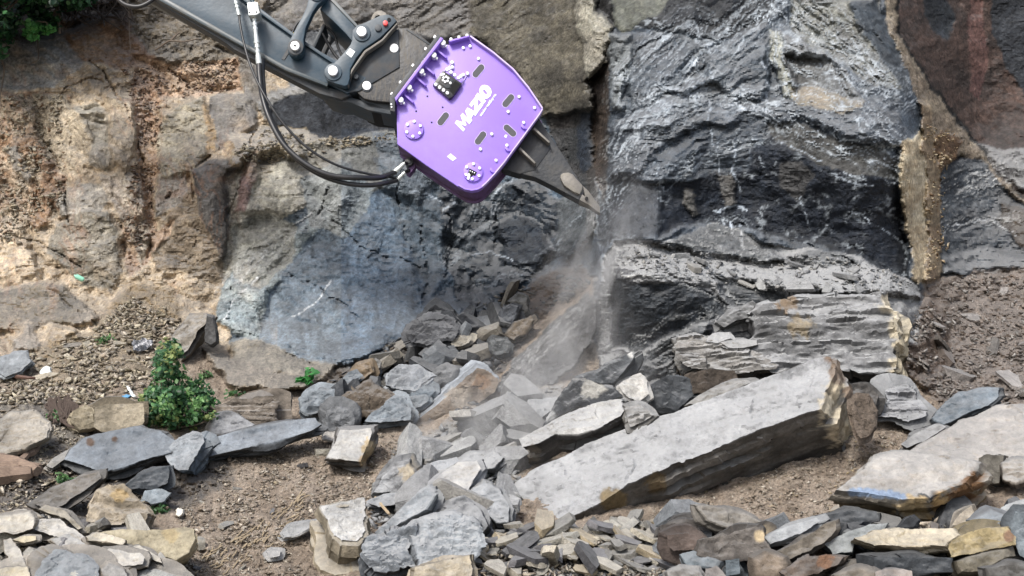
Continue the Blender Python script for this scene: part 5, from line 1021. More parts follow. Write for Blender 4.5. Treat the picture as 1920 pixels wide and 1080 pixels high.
scatter('rock', 'dark angular stone loose on the rubble heap under the breaker', 'angular stones of the rubble heap under the breaker',
        [(600,760),(640,715),(700,675),(770,640),(870,585),(960,545),(1010,560),(980,620),(930,690),(800,745),(700,790),(600,800)], 44, .12, .42, DARKP, 24, ('chunk', 'chunk', 'flat'), 40, .10, 15)
scatter('rock', 'pale dust covered stone in the hazy rubble left of the great slab', 'dust covered stones left of the great slab',
        [(720,930),(760,870),(850,800),(930,760),(1050,735),(1060,770),(985,840),(960,900),(940,990),(820,990)], 30, .16, .46, DUSTP, 25, ('chunk', 'flat'), 30, .05, 24)
scatter('slate_chip', 'small grey chip lying on the dusty ledge under the black wall', 'grey chips on the dusty ledge',
        [(1160,462),(1240,460),(1350,492),(1500,500),(1640,500),(1700,540),(1560,545),(1400,540),(1240,505)], 18, .10, .26, DUSTP, 26, ('flat',), 14, .0, 20)
scatter('stone', 'tan flat stone lying on the gravel slope left of the shrub', 'tan stones on the gravel slope',
        [(60,690),(130,650),(230,610),(300,640),(280,700),(180,720),(60,720)], 16, .09, .19, TANP, 27, ('flat',), 16, .0, 18)
scatter('rock', 'brown grey stone half buried in the soil bank at the right', 'stones in the right soil bank',
        [(1740,560),(1920,540),(1930,740),(1850,720),(1760,720),(1720,700)], 14, .10, .30, ['7c7068', '8c8480', '6c6660', '9a9490'], 28, ('flat',), 25, .0, 26)
scatter('rock', 'small stone sitting in the brown soil of the middle foreground', 'small stones on the middle soil',
        [(360,960),(480,850),(600,810),(760,800),(700,880),(690,940),(560,990),(500,1080),(360,1080)], 12, .06, .16, PALEP, 29, ('chunk', 'flat'), 25, .0, 26)

def hull_tris(n, seed):
    r = np.random.default_rng(seed); out = []
    for i in range(n):
        bm = bmesh.new()
        for p in r.normal(size=(7, 3)):
            p = p / np.linalg.norm(p) * np.array([.55, .34, .16]) * r.uniform(.7, 1.2); bm.verts.new(p.tolist())
        bmesh.ops.convex_hull(bm, input=bm.verts); bmesh.ops.triangulate(bm, faces=bm.faces)
        bm.verts.index_update(); out.append((np.array([v.co[:] for v in bm.verts]), np.array([[v.index for v in f.verts] for f in bm.faces]))); bm.free()
    return out
PEB = hull_tris(24, 5)
def gravel(name, label, poly, n, s0, s1, pal, seed, pw=2.5, lift=0.0, mat=None):
    r = np.random.default_rng(seed); P = np.array(poly, float); lo, hi = P.min(0), P.max(0)
    X = lo[0] + (hi[0] - lo[0]) * r.random(n * 3); Y_ = lo[1] + (hi[1] - lo[1]) * r.random(n * 3)
    cl = vnoise(X / 70, Y_ / 45, None, seed) + 0.6 * vnoise(X / 22, Y_ / 15, None, seed + 1)
    k = (poly_sd(X + 16 * vnoise(X / 30, Y_ / 30, None, 3), Y_, poly) > 0) & (r.random(n * 3) < sstep(-.5, .6, cl) + 0.15)
    X, Y_ = X[k][:n], Y_[k][:n]
    pts = gp(X, Y_); VV, FF, CC_ = [], [], []; off = 0
    pc = np.array([lin(h) for h in pal])
    for p in pts:
        v, f = PEB[r.integers(len(PEB))]; s = s0 + (s1 - s0) * r.random() ** pw
        a, b, c = r.random() * 6.28, r.normal() * .5, r.normal() * .5
        ca, sa = math.cos(a), math.sin(a); cb_, sb = math.cos(b), math.sin(b); cc, sc_ = math.cos(c), math.sin(c)
        Rm = np.array([[1, 0, 0], [0, cb_, -sb], [0, sb, cb_]]) @ np.array([[cc, 0, sc_], [0, 1, 0], [-sc_, 0, cc]]) @ np.array([[ca, -sa, 0], [sa, ca, 0], [0, 0, 1]])
        w = (v * s) @ Rm.T + p + np.array([0, -.12 * s, .12 * s + lift])
        VV.append(w); FF.append(f + off); off += len(v)
        col = pc[r.integers(len(pc))] * r.uniform(.7, 1.25); CC_.append(np.repeat(np.append(col, .25)[None], len(v), 0))
    FF = np.concatenate(FF)
    o = mesh_obj(name, np.concatenate(VV), FF, mat or M_ROCK, cols=np.concatenate(CC_), smooth=False)
    return tag(o, label, 'gravel', kind='stuff')
SOILP = ['b4a48e', 'a09078', 'c2b49e', '92826c', 'ccc0ac', '80725f']
gravel('gravel', 'fine gravel and clods strewn over the brown soil of the foreground', [(330,1090),(330,960),(420,870),(560,800),(700,780),(800,800),(700,900),(700,940),(560,990),(560,1090)], 6500, .010, .060, SOILP + SOILP + ['b4aa98'], 41, 3.2)
gravel('gravel', 'gravel on the soil below the great slab', [(1120,1010),(1300,930),(1500,860),(1620,820),(1750,790),(1700,850),(1580,900),(1570,970),(1300,960),(1200,1010)], 4200, .010, .055, SOILP + SOILP + ['c0ac84'], 42, 3.2)
gravel('scree', 'tan flat scree on the slope left of the shrub', [(-60,720),(60,665),(170,625),(250,560),(340,590),(330,660),(290,720),(150,760),(-60,760)], 4600, .015, .12, TANP + TANP + SOILP, 43, 2.8)
gravel('gravel', 'mixed gravel in weeds at the left edge', [(-60,760),(150,760),(260,810),(130,870),(320,890),(300,960),(160,960),(-60,980)], 3200, .012, .08, TANP + SOILP + ['5c564c'], 44, 3)
gravel('gravel', 'dusty rubble fragments between the fallen blocks', [(690,960),(760,860),(860,780),(1060,720),(1080,760),(980,850),(960,1000),(880,1050),(700,1040)], 1100, .03, .16, DUSTP, 45, 2.4)
gravel('gravel', 'dark broken fragments over the rubble heap', [(560,800),(620,720),(740,640),(880,575),(1000,530),(1100,500),(1110,530),(1020,590),(950,680),(880,770),(760,800)], 3200, .02, .15, DARKP + ['5c4c3c'], 46, 2.6)
gravel('gravel', 'fragments lying on the ledge', [(1155,465),(1240,455),(1380,490),(1500,480),(1620,490),(1715,530),(1700,560),(1560,548),(1400,545),(1240,510),(1160,500)], 1500, .010, .09, DUSTP, 47, 3.5)
gravel('gravel', 'stony debris of the right soil bank', [(1715,560),(1800,520),(2000,520),(2000,770),(1850,760),(1740,740),(1700,690)], 2600, .015, .10, ['8e8278', '7a6e64', '9c948c', '665c54', 'a8a29a'], 48, 3.2)
gravel('gravel', 'slate splinters under the chip heap', [(820,1060),(930,1010),(1060,992),(1250,980),(1300,1000),(1260,1100),(820,1100)], 3000, .015, .10, PALEP + SOILP, 49, 2.4, .01)
gravel('gravel', 'slate splinters filling the bottom right row', [(1240,1000),(1450,995),(1700,985),(2000,950),(2000,1110),(1240,1110)], 3000, .02, .13, DARKP + SOILP, 50, 2.2, .02)
gravel('gravel', 'slate splinters filling the bottom left heap', [(-60,990),(90,970),(260,1010),(350,1090),(-60,1100)], 2600, .02, .12, PALEP + SOILP, 51, 2.2, .02)
gravel('gravel', 'crumbs of rock on the ledge below the dark recess', [(430,290),(500,245),(620,262),(745,250),(745,262),(640,282),(560,295),(500,310)], 900, .02, .11, TANP + ['8c8a84'], 52)
gravel('gravel', 'crumbs caught in the rusty cleft', [(230,130),(450,110),(450,170),(300,190),(290,420),(250,520),(235,420),(255,300)], 2600, .015, .10, ['8a6a50', '9c7c5a', 'b8a488', '6c5240', 'a09080'], 53)
gravel('gravel', 'loose tan crumbs of the left face', [(-60,180),(120,180),(120,420),(60,460),(-60,460)], 2400, .015, .10, TANP + ['9a7a5a', 'c8bca4'], 54)
gravel('gravel', 'crumbs in the clay joint', [(1735,230),(1790,250),(1800,300),(1770,330),(1768,528),(1735,530),(1742,320)], 600, .015, .08, ['b8a078', 'a48a60', 'ccb890', '8c7050'], 55)

# ------------------------------------------------------------------ excavator arm and breaker
N = Vector((0, -0.97, 0.243)).normalized()
C0 = Vector(at(880, 220, 12.75).tolist())
def M(px, py, off=0.0):
    r = Vector(ray(px, py).tolist()); o = Vector((0, 0, CZ)); t = (C0 - o).dot(N) / r.dot(N)
    return o + r * t + N * off
def plate_bm(bm, poly, f0, f1, bevel=0.0):
    """extrude an outline from f0 (front, towards the viewer) back to f1"""
    fr_ = [bm.verts.new(M(x, y, f0)) for x, y in poly]; bk_ = [bm.verts.new(M(x, y, f1)) for x, y in poly]
    # keep the back outline parallel to the front one
    for i, (x, y) in enumerate(poly): bk_[i].co = M(x, y, 0) + N * f1; fr_[i].co = M(x, y, 0) + N * f0
    n = len(poly); fs = [bm.faces.new(fr_), bm.faces.new(bk_[::-1])]
    for i in range(n): fs.append(bm.faces.new((fr_[i], bk_[i], bk_[(i + 1) % n], fr_[(i + 1) % n])))
    bmesh.ops.recalc_face_normals(bm, faces=fs)
    if bevel: bmesh.ops.bevel(bm, geom=list({e for f in fs[:1] for e in f.edges}), offset=bevel, segments=2, affect='EDGES', profile=.6)
def bm_obj(name, bm, mat, parent=None, sharp=40):
    me = bpy.data.meshes.new(name); bm.normal_update(); bm.to_mesh(me); bm.free()
    me.polygons.foreach_set('use_smooth', np.ones(len(me.polygons), bool)); me.set_sharp_from_angle(angle=math.radians(sharp))
    me.materials.append(mat); o = bpy.data.objects.new(name, me); C.objects.link(o)
    if parent:
        o.parent = parent; o.matrix_parent_inverse = Matrix.Translation(-parent.location) if parent.type == 'EMPTY' else Matrix()
    return o
def plate(name, poly, f0, f1, mat, parent, bevel=0.006):
    bm = bmesh.new(); plate_bm(bm, poly, f0, f1, bevel); return bm_obj(name, bm, mat, parent)
PXM = 12.75 / F
def circ(cx, cy, r, n=24, a0=0): return [(cx + r * math.cos(a0 + i * 2 * math.pi / n), cy + r * math.sin(a0 + i * 2 * math.pi / n)) for i in range(n)]
def disc(name, cx, cy, r, f0, f1, mat, parent, n=24, bevel=0.004): return plate(name, circ(cx, cy, r, n), f0, f1, mat, parent, bevel)
def bar_poly(a, b, w0, w1=None, cap=0):
    w1 = w1 or w0; dx, dy = b[0] - a[0], b[1] - a[1]; l = math.hypot(dx, dy); ux, uy = dx / l, dy / l; nx_, ny_ = -uy, ux
    return [(a[0] + nx_ * w0 / 2, a[1] + ny_ * w0 / 2), (a[0] - nx_ * w0 / 2, a[1] - ny_ * w0 / 2), (b[0] - nx_ * w1 / 2, b[1] - ny_ * w1 / 2), (b[0] + nx_ * w1 / 2, b[1] + ny_ * w1 / 2)]
def stadium(a, b, r, n=8):
    ang = math.atan2(b[1] - a[1], b[0] - a[0]); out = []
    for i in range(n + 1): t = ang - math.pi / 2 + math.pi * i / n; out.append((b[0] + r * math.cos(t), b[1] + r * math.sin(t)))
    for i in range(n + 1): t = ang + math.pi / 2 + math.pi * i / n; out.append((a[0] + r * math.cos(t), a[1] + r * math.sin(t)))
    return out
def catmull(P, k=6):
    P = [Vector(p) for p in P]; Q = [P[0] * 2 - P[1]] + P + [P[-1] * 2 - P[-2]]; out = []
    for i in range(1, len(Q) - 2):
        for j in range(k):
            t = j / k; a, b, c, d = Q[i - 1:i + 3]
            out.append(0.5 * ((2 * b) + (c - a) * t + (2 * a - 5 * b + 4 * c - d) * t * t + (3 * b - a - 3 * c + d) * t ** 3))
    out.append(P[-1]); return out
def tube_bm(bm, pts, rads, seg=10, smooth_k=0):
    if smooth_k:
        n0 = len(pts); pts2 = catmull(pts, smooth_k)
        rads = [rads[min(int(i / smooth_k), n0 - 1)] if not hasattr(rads, '__call__') else rads(i) for i in range(len(pts2))] if isinstance(rads, list) else rads
        pts = pts2
    if not isinstance(rads, list): rads = [rads] * len(pts)
    prev = None; rings = []; up_ = Vector((.3, -.8, .5))
    for i, p in enumerate(pts):
        d = (pts[min(i + 1, len(pts) - 1)] - pts[max(i - 1, 0)]); d = d.normalized() if d.length > 1e-9 else Vector((0, 0, 1))
        s = d.cross(up_).normalized(); t = s.cross(d).normalized()
        rings.append([bm.verts.new(p + (s * math.cos(a) + t * math.sin(a)) * rads[i]) for a in [k * 2 * math.pi / seg for k in range(seg)]])
    for a, b in zip(rings[:-1], rings[1:]):
        for k in range(seg): bm.faces.new((a[k], a[(k + 1) % seg], b[(k + 1) % seg], b[k]))
    bm.faces.new(rings[0][::-1]); bm.faces.new(rings[-1])
def tube(name, pts, r, mat, parent, k=8, seg=12):
    bm = bmesh.new(); tube_bm(bm, [Vector(p) for p in pts], r, seg, k); bmesh.ops.recalc_face_normals(bm, faces=bm.faces); return bm_obj(name, bm, mat, parent, 50)

STEEL = paint('arm_paint_blue_grey', (0.018, 0.044, 0.068), .42, 0.0, .32, (0.10, 0.085, 0.07), 3.5, .15)
STEEL2 = paint('arm_paint_dark', (0.020, 0.028, 0.036), .5, 0, .6, (0.10, 0.085, 0.07), 7, .2)
BRACK = paint('rubbed_bracket_steel', (0.035, 0.036, 0.038), .45, .3, .8, (0.16, 0.145, 0.12), 7, .35, streak=((9, 3, 1.5), (0, math.radians(-38), 0)))
RUBBER = paint('black_hose_rubber', (0.018, 0.019, 0.021), .38, 0, .3, (0.07, 0.065, 0.06), 9)
ZINC = paint('zinc_plated_fitting', (0.62, 0.66, 0.64), .32, .55, .4, (0.42, 0.40, 0.34), 30)
BOLT = paint('pale_bolt_head', (0.72, 0.74, 0.76), .4, .25, .3, (0.4, 0.4, 0.38), 30)
PURPLE = paint('purple_paint', (0.25, 0.145, 0.62), .42, 0, .38, (0.33, 0.25, 0.52), 3.0, .04, coat=.15)
PURPD = paint('purple_paint_shaded_soiled', (0.11, 0.055, 0.17), .5, 0, .9, (0.06, 0.035, 0.035), 5, .2)  # purple darkened to carry the underside's shade, with brown dirt over it
PURPE = paint('purple_edge_worn_pale', (0.50, 0.40, 0.74), .45, 0, .9, (0.60, 0.55, 0.52), 7, .1)
PAD = paint('grey_rubber_slot', (0.045, 0.047, 0.055), .6, 0, .7, (0.10, 0.10, 0.11), 18)
WHITE = paint('white_lettering', (0.80, 0.86, 0.86), .5)
BLACKM = paint('black_gloss_block', (0.012, 0.012, 0.014), .25, 0, .4, (0.07, 0.07, 0.07), 25)
HOLE = paint('open_hole_black', (0.004, 0.004, 0.005), .9)
RED = paint('red_cap', (0.65, 0.05, 0.05), .4)
YEL = paint('yellow_cap', (0.75, 0.6, 0.05), .4)
SHANK = paint('scoured_shank_steel', (0.022, 0.025, 0.029), .5, .0, .6, (0.085, 0.08, 0.072), 14, .5)
WORN = paint('worn_boss_steel', (0.15, 0.14, 0.125), .5, .3, .8, (0.26, 0.24, 0.20), 14, .4)

exc = bpy.data.objects.new('excavator_arm', None); C.objects.link(exc); exc.location = M(560, 105, -0.25)
tag(exc, 'dark blue grey excavator arm reaching in from the upper left with linkage and hydraulic hoses', 'excavator arm')
# stick
plate('stick', [(-300,-325),(287,-4),(420,72),(540,138),(613,160),(652,180),(672,172),(690,150),(640,122),(557,76),(494,30),(445,-8),(60,-330)], 0.06, -0.16, STEEL, exc, .01)
plate('lower_flange', [(-300,-333),(287,-12),(420,64),(540,132),(618,164),(616,170),(538,140),(418,73),(284,-1),(-300,-320)], 0.10, -0.18, paint('flange_paint', (0.035, .052, .062), .3, 0, .5, (.12, .105, .085), 6), exc, .014)
plate('upper_flange', [(445,-12),(494,26),(557,73),(632,124),(630,129),(555,79),(490,33),(438,-8)], 0.10, -0.20, STEEL, exc, .006)
plate('underside_rail', [(-300,-318),(284,0),(420,80),(440,95),(600,178),(640,188),(660,180),(600,160),(420,72),(290,0),(-300,-326)], 0.03, -0.10, STEEL2, exc, .01)
plate('nose', [(600,165),(648,178),(700,192),(735,205),(738,214),(690,205),(655,190),(640,190),(615,182)], -0.02, -0.34, STEEL2, exc, .01)
plate('end_web', [(548,85),(560,80),(535,118),(530,116)], 0.068, 0.05, STEEL2, exc, 0)
s3 = lambda L: [(520 + x / 4.908, y / 4.908) for x, y in L]
ip = s3([(322,-60),(320,50),(295,150),(255,240),(180,380),(135,470),(123,520),(130,560),(155,590),(200,602),(245,585),(270,545),(275,500),(270,450),(290,340),(355,195),(400,130),(455,85),(480,30),(485,-60)])
a = plate('tipping_lever', ip, 0.20, 0.12, STEEL, exc, .012); a = plate('tipping_lever', [(x + 14, y + 1) for x, y in ip], -0.46, -0.54, STEEL2, exc, .01)
plate('bucket_link', s3([(405,125),(440,60),(480,20),(540,55),(640,165),(765,300),(735,340),(702,395),(700,420),(640,350),(520,230),(430,150)]), 0.10, -0.42, STEEL, exc, .012)
plate('link_rib', s3([(487,32),(545,50),(770,298),(755,312)]), 0.115, 0.095, paint('link_edge', (.10, .12, .13), .35, 0, .5, (.2, .18, .15), 8), exc, .004)
plate('rear_brace', s3([(395,190),(430,190),(380,290),(310,445),(275,440),(330,320)]), -0.10, -0.35, STEEL2, exc, .006)
cp = s3([(455,700),(452,745),(480,805),(560,835),(640,857),(668,845),(685,790),(690,700),(745,600),(810,520),(900,460),(970,410),(1050,330),(1112,262),(1080,225),(1040,205),(1000,208),(960,215),(820,280),(770,300),(712,345),(705,400),(705,440),(690,480),(660,520),(600,590),(540,650),(500,675)])
plate('quick_coupler', cp, 0.17, 0.09, STEEL, exc, .01)
plate('coupler_edge', s3([(695,705),(815,530),(975,425),(1112,275),(1118,285),(985,440),(830,545),(720,700),(690,760),(668,850),(660,845),(688,780)]), 0.155, 0.08, paint('coupler_edge_worn', (.11, .11, .10), .45, 0, .8, (.24, .20, .16), 9), exc, .004)
plate('quick_coupler', [(x + 8, y + 2) for x, y in cp], -0.40, -0.48, STEEL2, exc, .01)
plate('coupler_bed', s3([(700,600),(800,540),(960,430),(1100,290),(1120,300),(1130,640),(760,860),(640,880),(600,850)]), 0.06, -0.38, STEEL2, exc, .01)
hk = s3([(875,232),(872,215),(885,180),(905,155),(935,140),(970,138),(1005,158),(1025,185),(1045,210),(1085,232),(1060,245),(1000,238),(972,222),(965,195),(940,182),(915,192),(905,215),(900,238)])
plate('lifting_hook', hk, 0.10, 0.05, WORN, exc, .006)
plate('data_plate', s3([(652,562),(688,515),(735,545),(700,600)]), 0.175, 0.168, WHITE, exc, 0)
for (px, py, r, mt, nm) in [(600,4,9.5,BOLT,'pin'),(560.5,106,8.3,BOLT,'pin'),(682.5,77,9,BOLT,'pin'),(629.5,149.5,9,BOLT,'pin')]:
    ring = disc('pin_boss', px, py, r * 1.75, (0.215 if px < 620 and py < 120 else .185), 0.1, STEEL2 if r < 9 else STEEL, exc, 28)
    p_ = disc(nm, px, py, r, .245 if px < 605 else .215, .1, mt, exc, 24)
    if py in (4, 106): disc('centre_hole', px, py, 2.0, .249, .2, HOLE, p_, 10, 0)
disc('spare_hole_cap', 712.5, 68, 6.3, .19, .1, STEEL2, exc); disc('spare_hole_cap', 669.5, 151, 4.8, .10, .05, STEEL2, exc)
disc('pin_hole', 732.5, 52, 3.6, .176, .1, HOLE, exc, 16, 0); disc('lock_indicator', 726, 60, 4.6, .20, .1, RED, exc, 14)
disc('breather_cap', 552.5, 63, 3, .0, -.1, YEL, exc, 10)
# hoses and fittings on the arm
def mt_(pts, off): return [M(x, y, off if not hasattr(off, '__len__') else off[i]) for i, (x, y) in enumerate(pts)]
blk = plate('valve_block', [(474.5,32),(488,30),(494,31),(496,45),(498,50),(492,54),(477,55)], .30, .16, ZINC, exc, .008)
for q_ in ((477.5,36),(490.5,35.5),(479,49.5),(491.5,49)): disc('bolt', q_[0], q_[1], 1.5, .304, .29, HOLE, blk, 8, 0)
tube('steel_pipe', mt_([(440,-14),(457,2),(470,9),(479,16),(482,24),(483,33)], .22), .019, STEEL, exc, 6)
def fitting(name, a, b, off, rs, mat):
    n = len(rs); pts, rr = [], []
    for i, r_ in enumerate(rs):
        for t in (i / n + .0005, (i + 1) / n - .0005):
            pts.append(M(a[0] + (b[0] - a[0]) * t, a[1] + (b[1] - a[1]) * t, off)); rr.append(r_ * PXM)
    bm = bmesh.new(); tube_bm(bm, pts, rr, 14); bmesh.ops.recalc_face_normals(bm, faces=bm.faces); return bm_obj(name, bm, mat, exc, 35)
fitting('hose_fitting', (485,55), (494,139), .23, [4.5,3.4,4.6,3.6,4.9,4.2,4.0,4.2,4.6,4.8,5.6,4.2,5,3.8,5,4.2,5.2,5.6,5.8,5.8], ZINC)
fitting('hose_fitting', (446.5,4), (457,49), .23, [2.6,3.4,2.6,4.0,3.6,3.6,4.2,3,4.4,3.2,3.6,3.6,3.8], ZINC)
fitting('hose_fitting', (441,-3), (455,4), .23, [5,4.6,5.2,4], ZINC)
h1p = [(493.5,136),(496,165),(503,205),(518,250),(545,298),(585,333),(630,352),(680,352),(715,341),(739,318)]
tube('hydraulic_hose', mt_(h1p, [.23,.26,.30,.34,.36,.36,.34,.28,.12,-.08]), .024, RUBBER, exc)
h2p = [(497,120),(500,160),(508,215),(527,262),(558,312),(600,344),(645,360),(690,362),(722,349),(742,330)]
tube('hydraulic_hose', mt_(h2p, [.10,.20,.26,.30,.31,.31,.28,.22,.08,-.12]), .021, RUBBER, exc)
h3p = [(457,48),(460,70),(468,105),(482,150),(505,200),(540,255),(585,300),(635,326),(690,336),(730,332),(745,322)]
tube('thin_hose', mt_(h3p, [.23,.24,.28,.32,.38,.38,.34,.26,.16,0,-.2]), .0115, RUBBER, exc)
tube('hydraulic_hose', mt_([(205,-22),(222,0),(238,13),(260,17),(278,11),(294,-2),(300,-20)], .05), .021, RUBBER, exc)
tube('thin_hose', mt_(s3([(130,290),(150,235),(190,180),(240,155),(300,150)]), -.05), .011, RUBBER, exc)
tube('thin_hose', mt_(s3([(170,345),(160,310),(175,230),(215,190),(290,175)]), -.08), .009, RUBBER, exc)
tube('thin_hose', mt_(s3([(350,220),(400,260),(450,350),(520,460),(600,545),(640,560)]), -.12), .014, RUBBER, exc)
tube('thin_hose', mt_(s3([(400,165),(460,210),(510,270),(540,370),(580,460),(625,545)]), -.15), .012, RUBBER, exc)

# ---- the breaker
bk = bpy.data.objects.new('rock_breaker', None); C.objects.link(bk); bk.location = M(880, 220, -0.3)
tag(bk, 'purple rock ripper head with white lettering hanging on the excavator arm against the rock face', 'rock ripper')
s4 = lambda L: [(720 + x / 6.75, 60 + y / 6.75) for x, y in L]
sA = lambda L: [(700 + x / 3, 40 + y / 3) for x, y in L]
s6 = lambda L: [(730 + x / 6.355, 220 + y / 6.355) for x, y in L]
s7 = lambda L: [(900 + x / 5.4, 200 + y / 5.4) for x, y in L]
brk = [(747,57),(765,56),(782,64),(808,86),(822,93),(740,200),(733,195),(700,192),(683,188),(672,178),(668,165),(676,140),(700,110),(735,75)]
plate('mounting_bracket', brk, .045, .0, BRACK, bk, .008); plate('mounting_bracket', [(x + 4, y + 8) for x, y in brk], -.44, -.50, STEEL2, bk, .008)
for q_, r9 in (((740,95.5),8.2),((689,165.5),8.2)):
    disc('pin_collar', q_[0], q_[1], r9 * 1.35, .052, .03, STEEL2, bk, 28); disc('pin', q_[0], q_[1], r9, .066, .03, BOLT, bk, 26)
plate('bracket_spine', [(700,120),(800,95),(815,100),(738,206),(690,200),(672,180)], -.02, -.40, STEEL2, bk, .01)
plate('bracket_rail', s4([(285,0),(330,5),(600,185),(590,200),(560,182)]), .052, .04, STEEL2, bk, .003)
plate('bottom_lug', [(676,186),(700,192),(733,196),(738,212),(700,208),(682,200)], -.05, -.40, HOLE, bk, .01)
fl = plate('dark_flange', [(822,71.5),(829,77),(742,193),(742,216),(733,214),(732,188)], .09, -.62, STEEL2, bk, .004)
for q_ in ((816,74.5),(799,97),(775.5,128),(752,159.5),(736,181)):
    plate('bolt', bar_poly((q_[0] + 1.5, q_[1] - 2), (q_[0] - 1.8, q_[1] + 2.2), 5, 4), .07, .03, BOLT, fl, .003)
    plate('bolt', bar_poly((q_[0] + 1.5, q_[1] - 2), (q_[0] - 1.8, q_[1] + 2.2), 5, 4), -.40, -.46, BOLT, fl, .003)
for q_ in ((735.5,203),(736,208)): disc('bolt', q_[0], q_[1], 1.6, .1, .06, BOLT, fl, 8, .001)
fp = plate('purple_flange', [(827.5,78.5),(832,81.5),(747,193.5),(744,198),(742,192)], .11, -.62, PURPLE, bk, .003)
for q_ in ((831,87),(814,110),(791,140),(768,170),(752.5,193.5)):
    n_ = plate('bolt', circ(q_[0] + .5, q_[1], 5.4, 8, .2), .09, .02, BOLT, fp, .008)
    plate('bolt_stub', bar_poly((q_[0] + 2, q_[1] + 1.5), (q_[0] + 7, q_[1] + 5.5), 4), .07, .035, BOLT, n_, .003)
for a_, b_ in (((821,98.5),(838,112.6)),((798,129),(815,143)),((781.5,149),(799,164)),((759,181),(776,196))):
    plate('gusset', bar_poly(a_, b_, 3.4), .055, -.02, PURPLE, fp, .003)
hp = [(743.5,198),(829,83),(842,84),(881,70),(925,101),(963,132),(990,165),(1018,205),(1015,213),(985,255),(946,309),(927,331),(911,347),(904,354),(896,358.5),(885,360),(872,357.5),(858,349),(800,310),(745,270)]
hs_ = plate('housing', hp, .0, -.03, PURPLE, bk, .004)
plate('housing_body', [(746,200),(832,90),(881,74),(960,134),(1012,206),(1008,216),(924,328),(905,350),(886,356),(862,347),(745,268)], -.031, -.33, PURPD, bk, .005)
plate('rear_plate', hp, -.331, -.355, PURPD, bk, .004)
# pale raised lips
def lip(pts, w, f0=.045, f1=-.004, mat=PURPE):
    for a_, b_ in zip(pts[:-1], pts[1:]):
        pass
    # one continuous strip
    L, Rr = [], []
    for i, p in enumerate(pts):
        a_ = pts[max(i - 1, 0)]; b_ = pts[min(i + 1, len(pts) - 1)]; dx, dy = b_[0] - a_[0], b_[1] - a_[1]; l = math.hypot(dx, dy)
        L.append((p[0] - dy / l * w / 2, p[1] + dx / l * w / 2)); Rr.append((p[0] + dy / l * w / 2, p[1] - dx / l * w / 2))
    return plate('edge_lip', L + Rr[::-1], f0, f1, mat, bk, .002)
lip([(882,71),(925,101.5),(962,132.5),(990,166),(1015,203),(1017,206)], 2.6)
lip([(1017,207),(1012,216),(985,253),(946,306),(926,330),(911,346),(903,353)], 2.2)
lip([(905,352),(896,357),(885,359),(872,356.5),(860,349.5)], 3, mat=PURPLE)
plate('top_bracket', s4([(822,143),(1080,80),(1086,98),(835,165)]), .07, -.004, PURPLE, bk, .004)
for q_ in ((846,75.5),(861,72),(876,68.5)): disc('bolt', q_[0], q_[1], 2.9, .03, -.03, BOLT, bk, 10)
# slots
for c_, a_ in (((897,133),-50),((953,189),-50),((831,223),-52),((901,259),-54),((956,245),42)):
    dx, dy = 8.2 * math.cos(math.radians(a_)), 8.2 * math.sin(math.radians(a_))
    A_, B_ = (c_[0] - dx, c_[1] - dy), (c_[0] + dx, c_[1] + dy)
    st_ = plate('slot_rim', stadium(A_, B_, 6.9), .003, -.004, PURPE, bk, 0); plate('slot_pad', stadium(A_, B_, 5.9), .0045, -.004, PAD, st_, 0)
# round covers
for cx_, cy_ in ((776,244),(887,323.5)):
    cv = disc('round_cover', cx_, cy_, 18.3, .022, -.004, PURPLE, bk, 36, .004)
    for k in range(6):
        a_ = math.radians(-85 + 60 * k); disc('bolt', cx_ + 14 * math.cos(a_), cy_ + 14 * math.sin(a_), 2.7, .036, .02, BOLT, cv, 12, .002)
    if cx_ > 800:
        plate('inspection_window', s6([(955,618),(1045,665),(1022,710),(1000,700),(975,720),(932,690)]), .025, .02, HOLE, cv, 0)
        for q_ in s6([(965,650),(990,660),(1015,672),(950,680)]): disc('contact', q_[0], q_[1], 1.1, .029, .02, BOLT, cv, 8, 0)
        plate('plug', bar_poly(*s6([(955,690),(940,755)]), 4.5), .034, .02, BOLT, cv, .003)
for x, y in sA([(507,152),(592,213),(820,427),(907,489),(759,511),(846,572),(667,637),(603,722),(752,700),(691,785),(545,143)]):
    disc('bolt', x, y, 2.8, .018, -.004, BOLT, hs_, 12, .003)
for x, y in sA([(304,422),(241,506),(390,484),(328,569)]): disc('small_hole', x, y, 1.7, .002, -.004, HOLE, hs_, 10, 0)
for x, y in sA([(845,600),(755,725),(670,845)]):
    plate('locating_tab', [(x - 4, y - 5), (x - 1, y - 5), (x + 1, y - 1), (x + 6, y + 1), (x + 6, y + 4), (x - 1, y + 3), (x - 5, y - 1)], .03, -.004, PURPLE, hs_, .002)
plate('white_tag', sA([(735,650),(742,638),(754,640),(748,656)]), .003, -.004, WHITE, hs_, 0)
plate('rating_sticker', s6([(688,468),(730,432),(800,490),(755,520)]), .003, -.004, WHITE, hs_, 0)
# black valve block with its screws
vb = plate('valve_block', s4([(622,690),(745,515),(800,545),(985,672),(980,690),(862,850),(825,868)]), .05, -.004, BLACKM, bk, .006)
plate('block_recess', s4([(900,645),(975,690),(880,825),(828,760)]), .0515, .045, HOLE, vb, 0)
plate('block_face', s4([(760,560),(880,640),(830,745),(790,740),(690,665)]), .06, .045, STEEL2, vb, .006)
for x, y in s4([(662,697),(710,733),(758,768),(806,803),(803,508),(852,543),(899,578),(948,612),(835,493),(975,595)]): disc('bolt', x, y, 3.1, .066, .045, BOLT, vb, 12, .003)
for x, y in s4([(760,573),(735,580),(760,615),(793,605),(818,622),(752,648),(810,657),(778,668),(845,682)]): disc('screw', x, y, 2.3, .072, .055, BOLT, vb, 10, .002)
for x, y in s4([(865,395),(865,455),(1005,552),(1058,535)]): disc('bolt', x, y, 3.1, .024, -.004, BOLT, hs_, 12, .003)
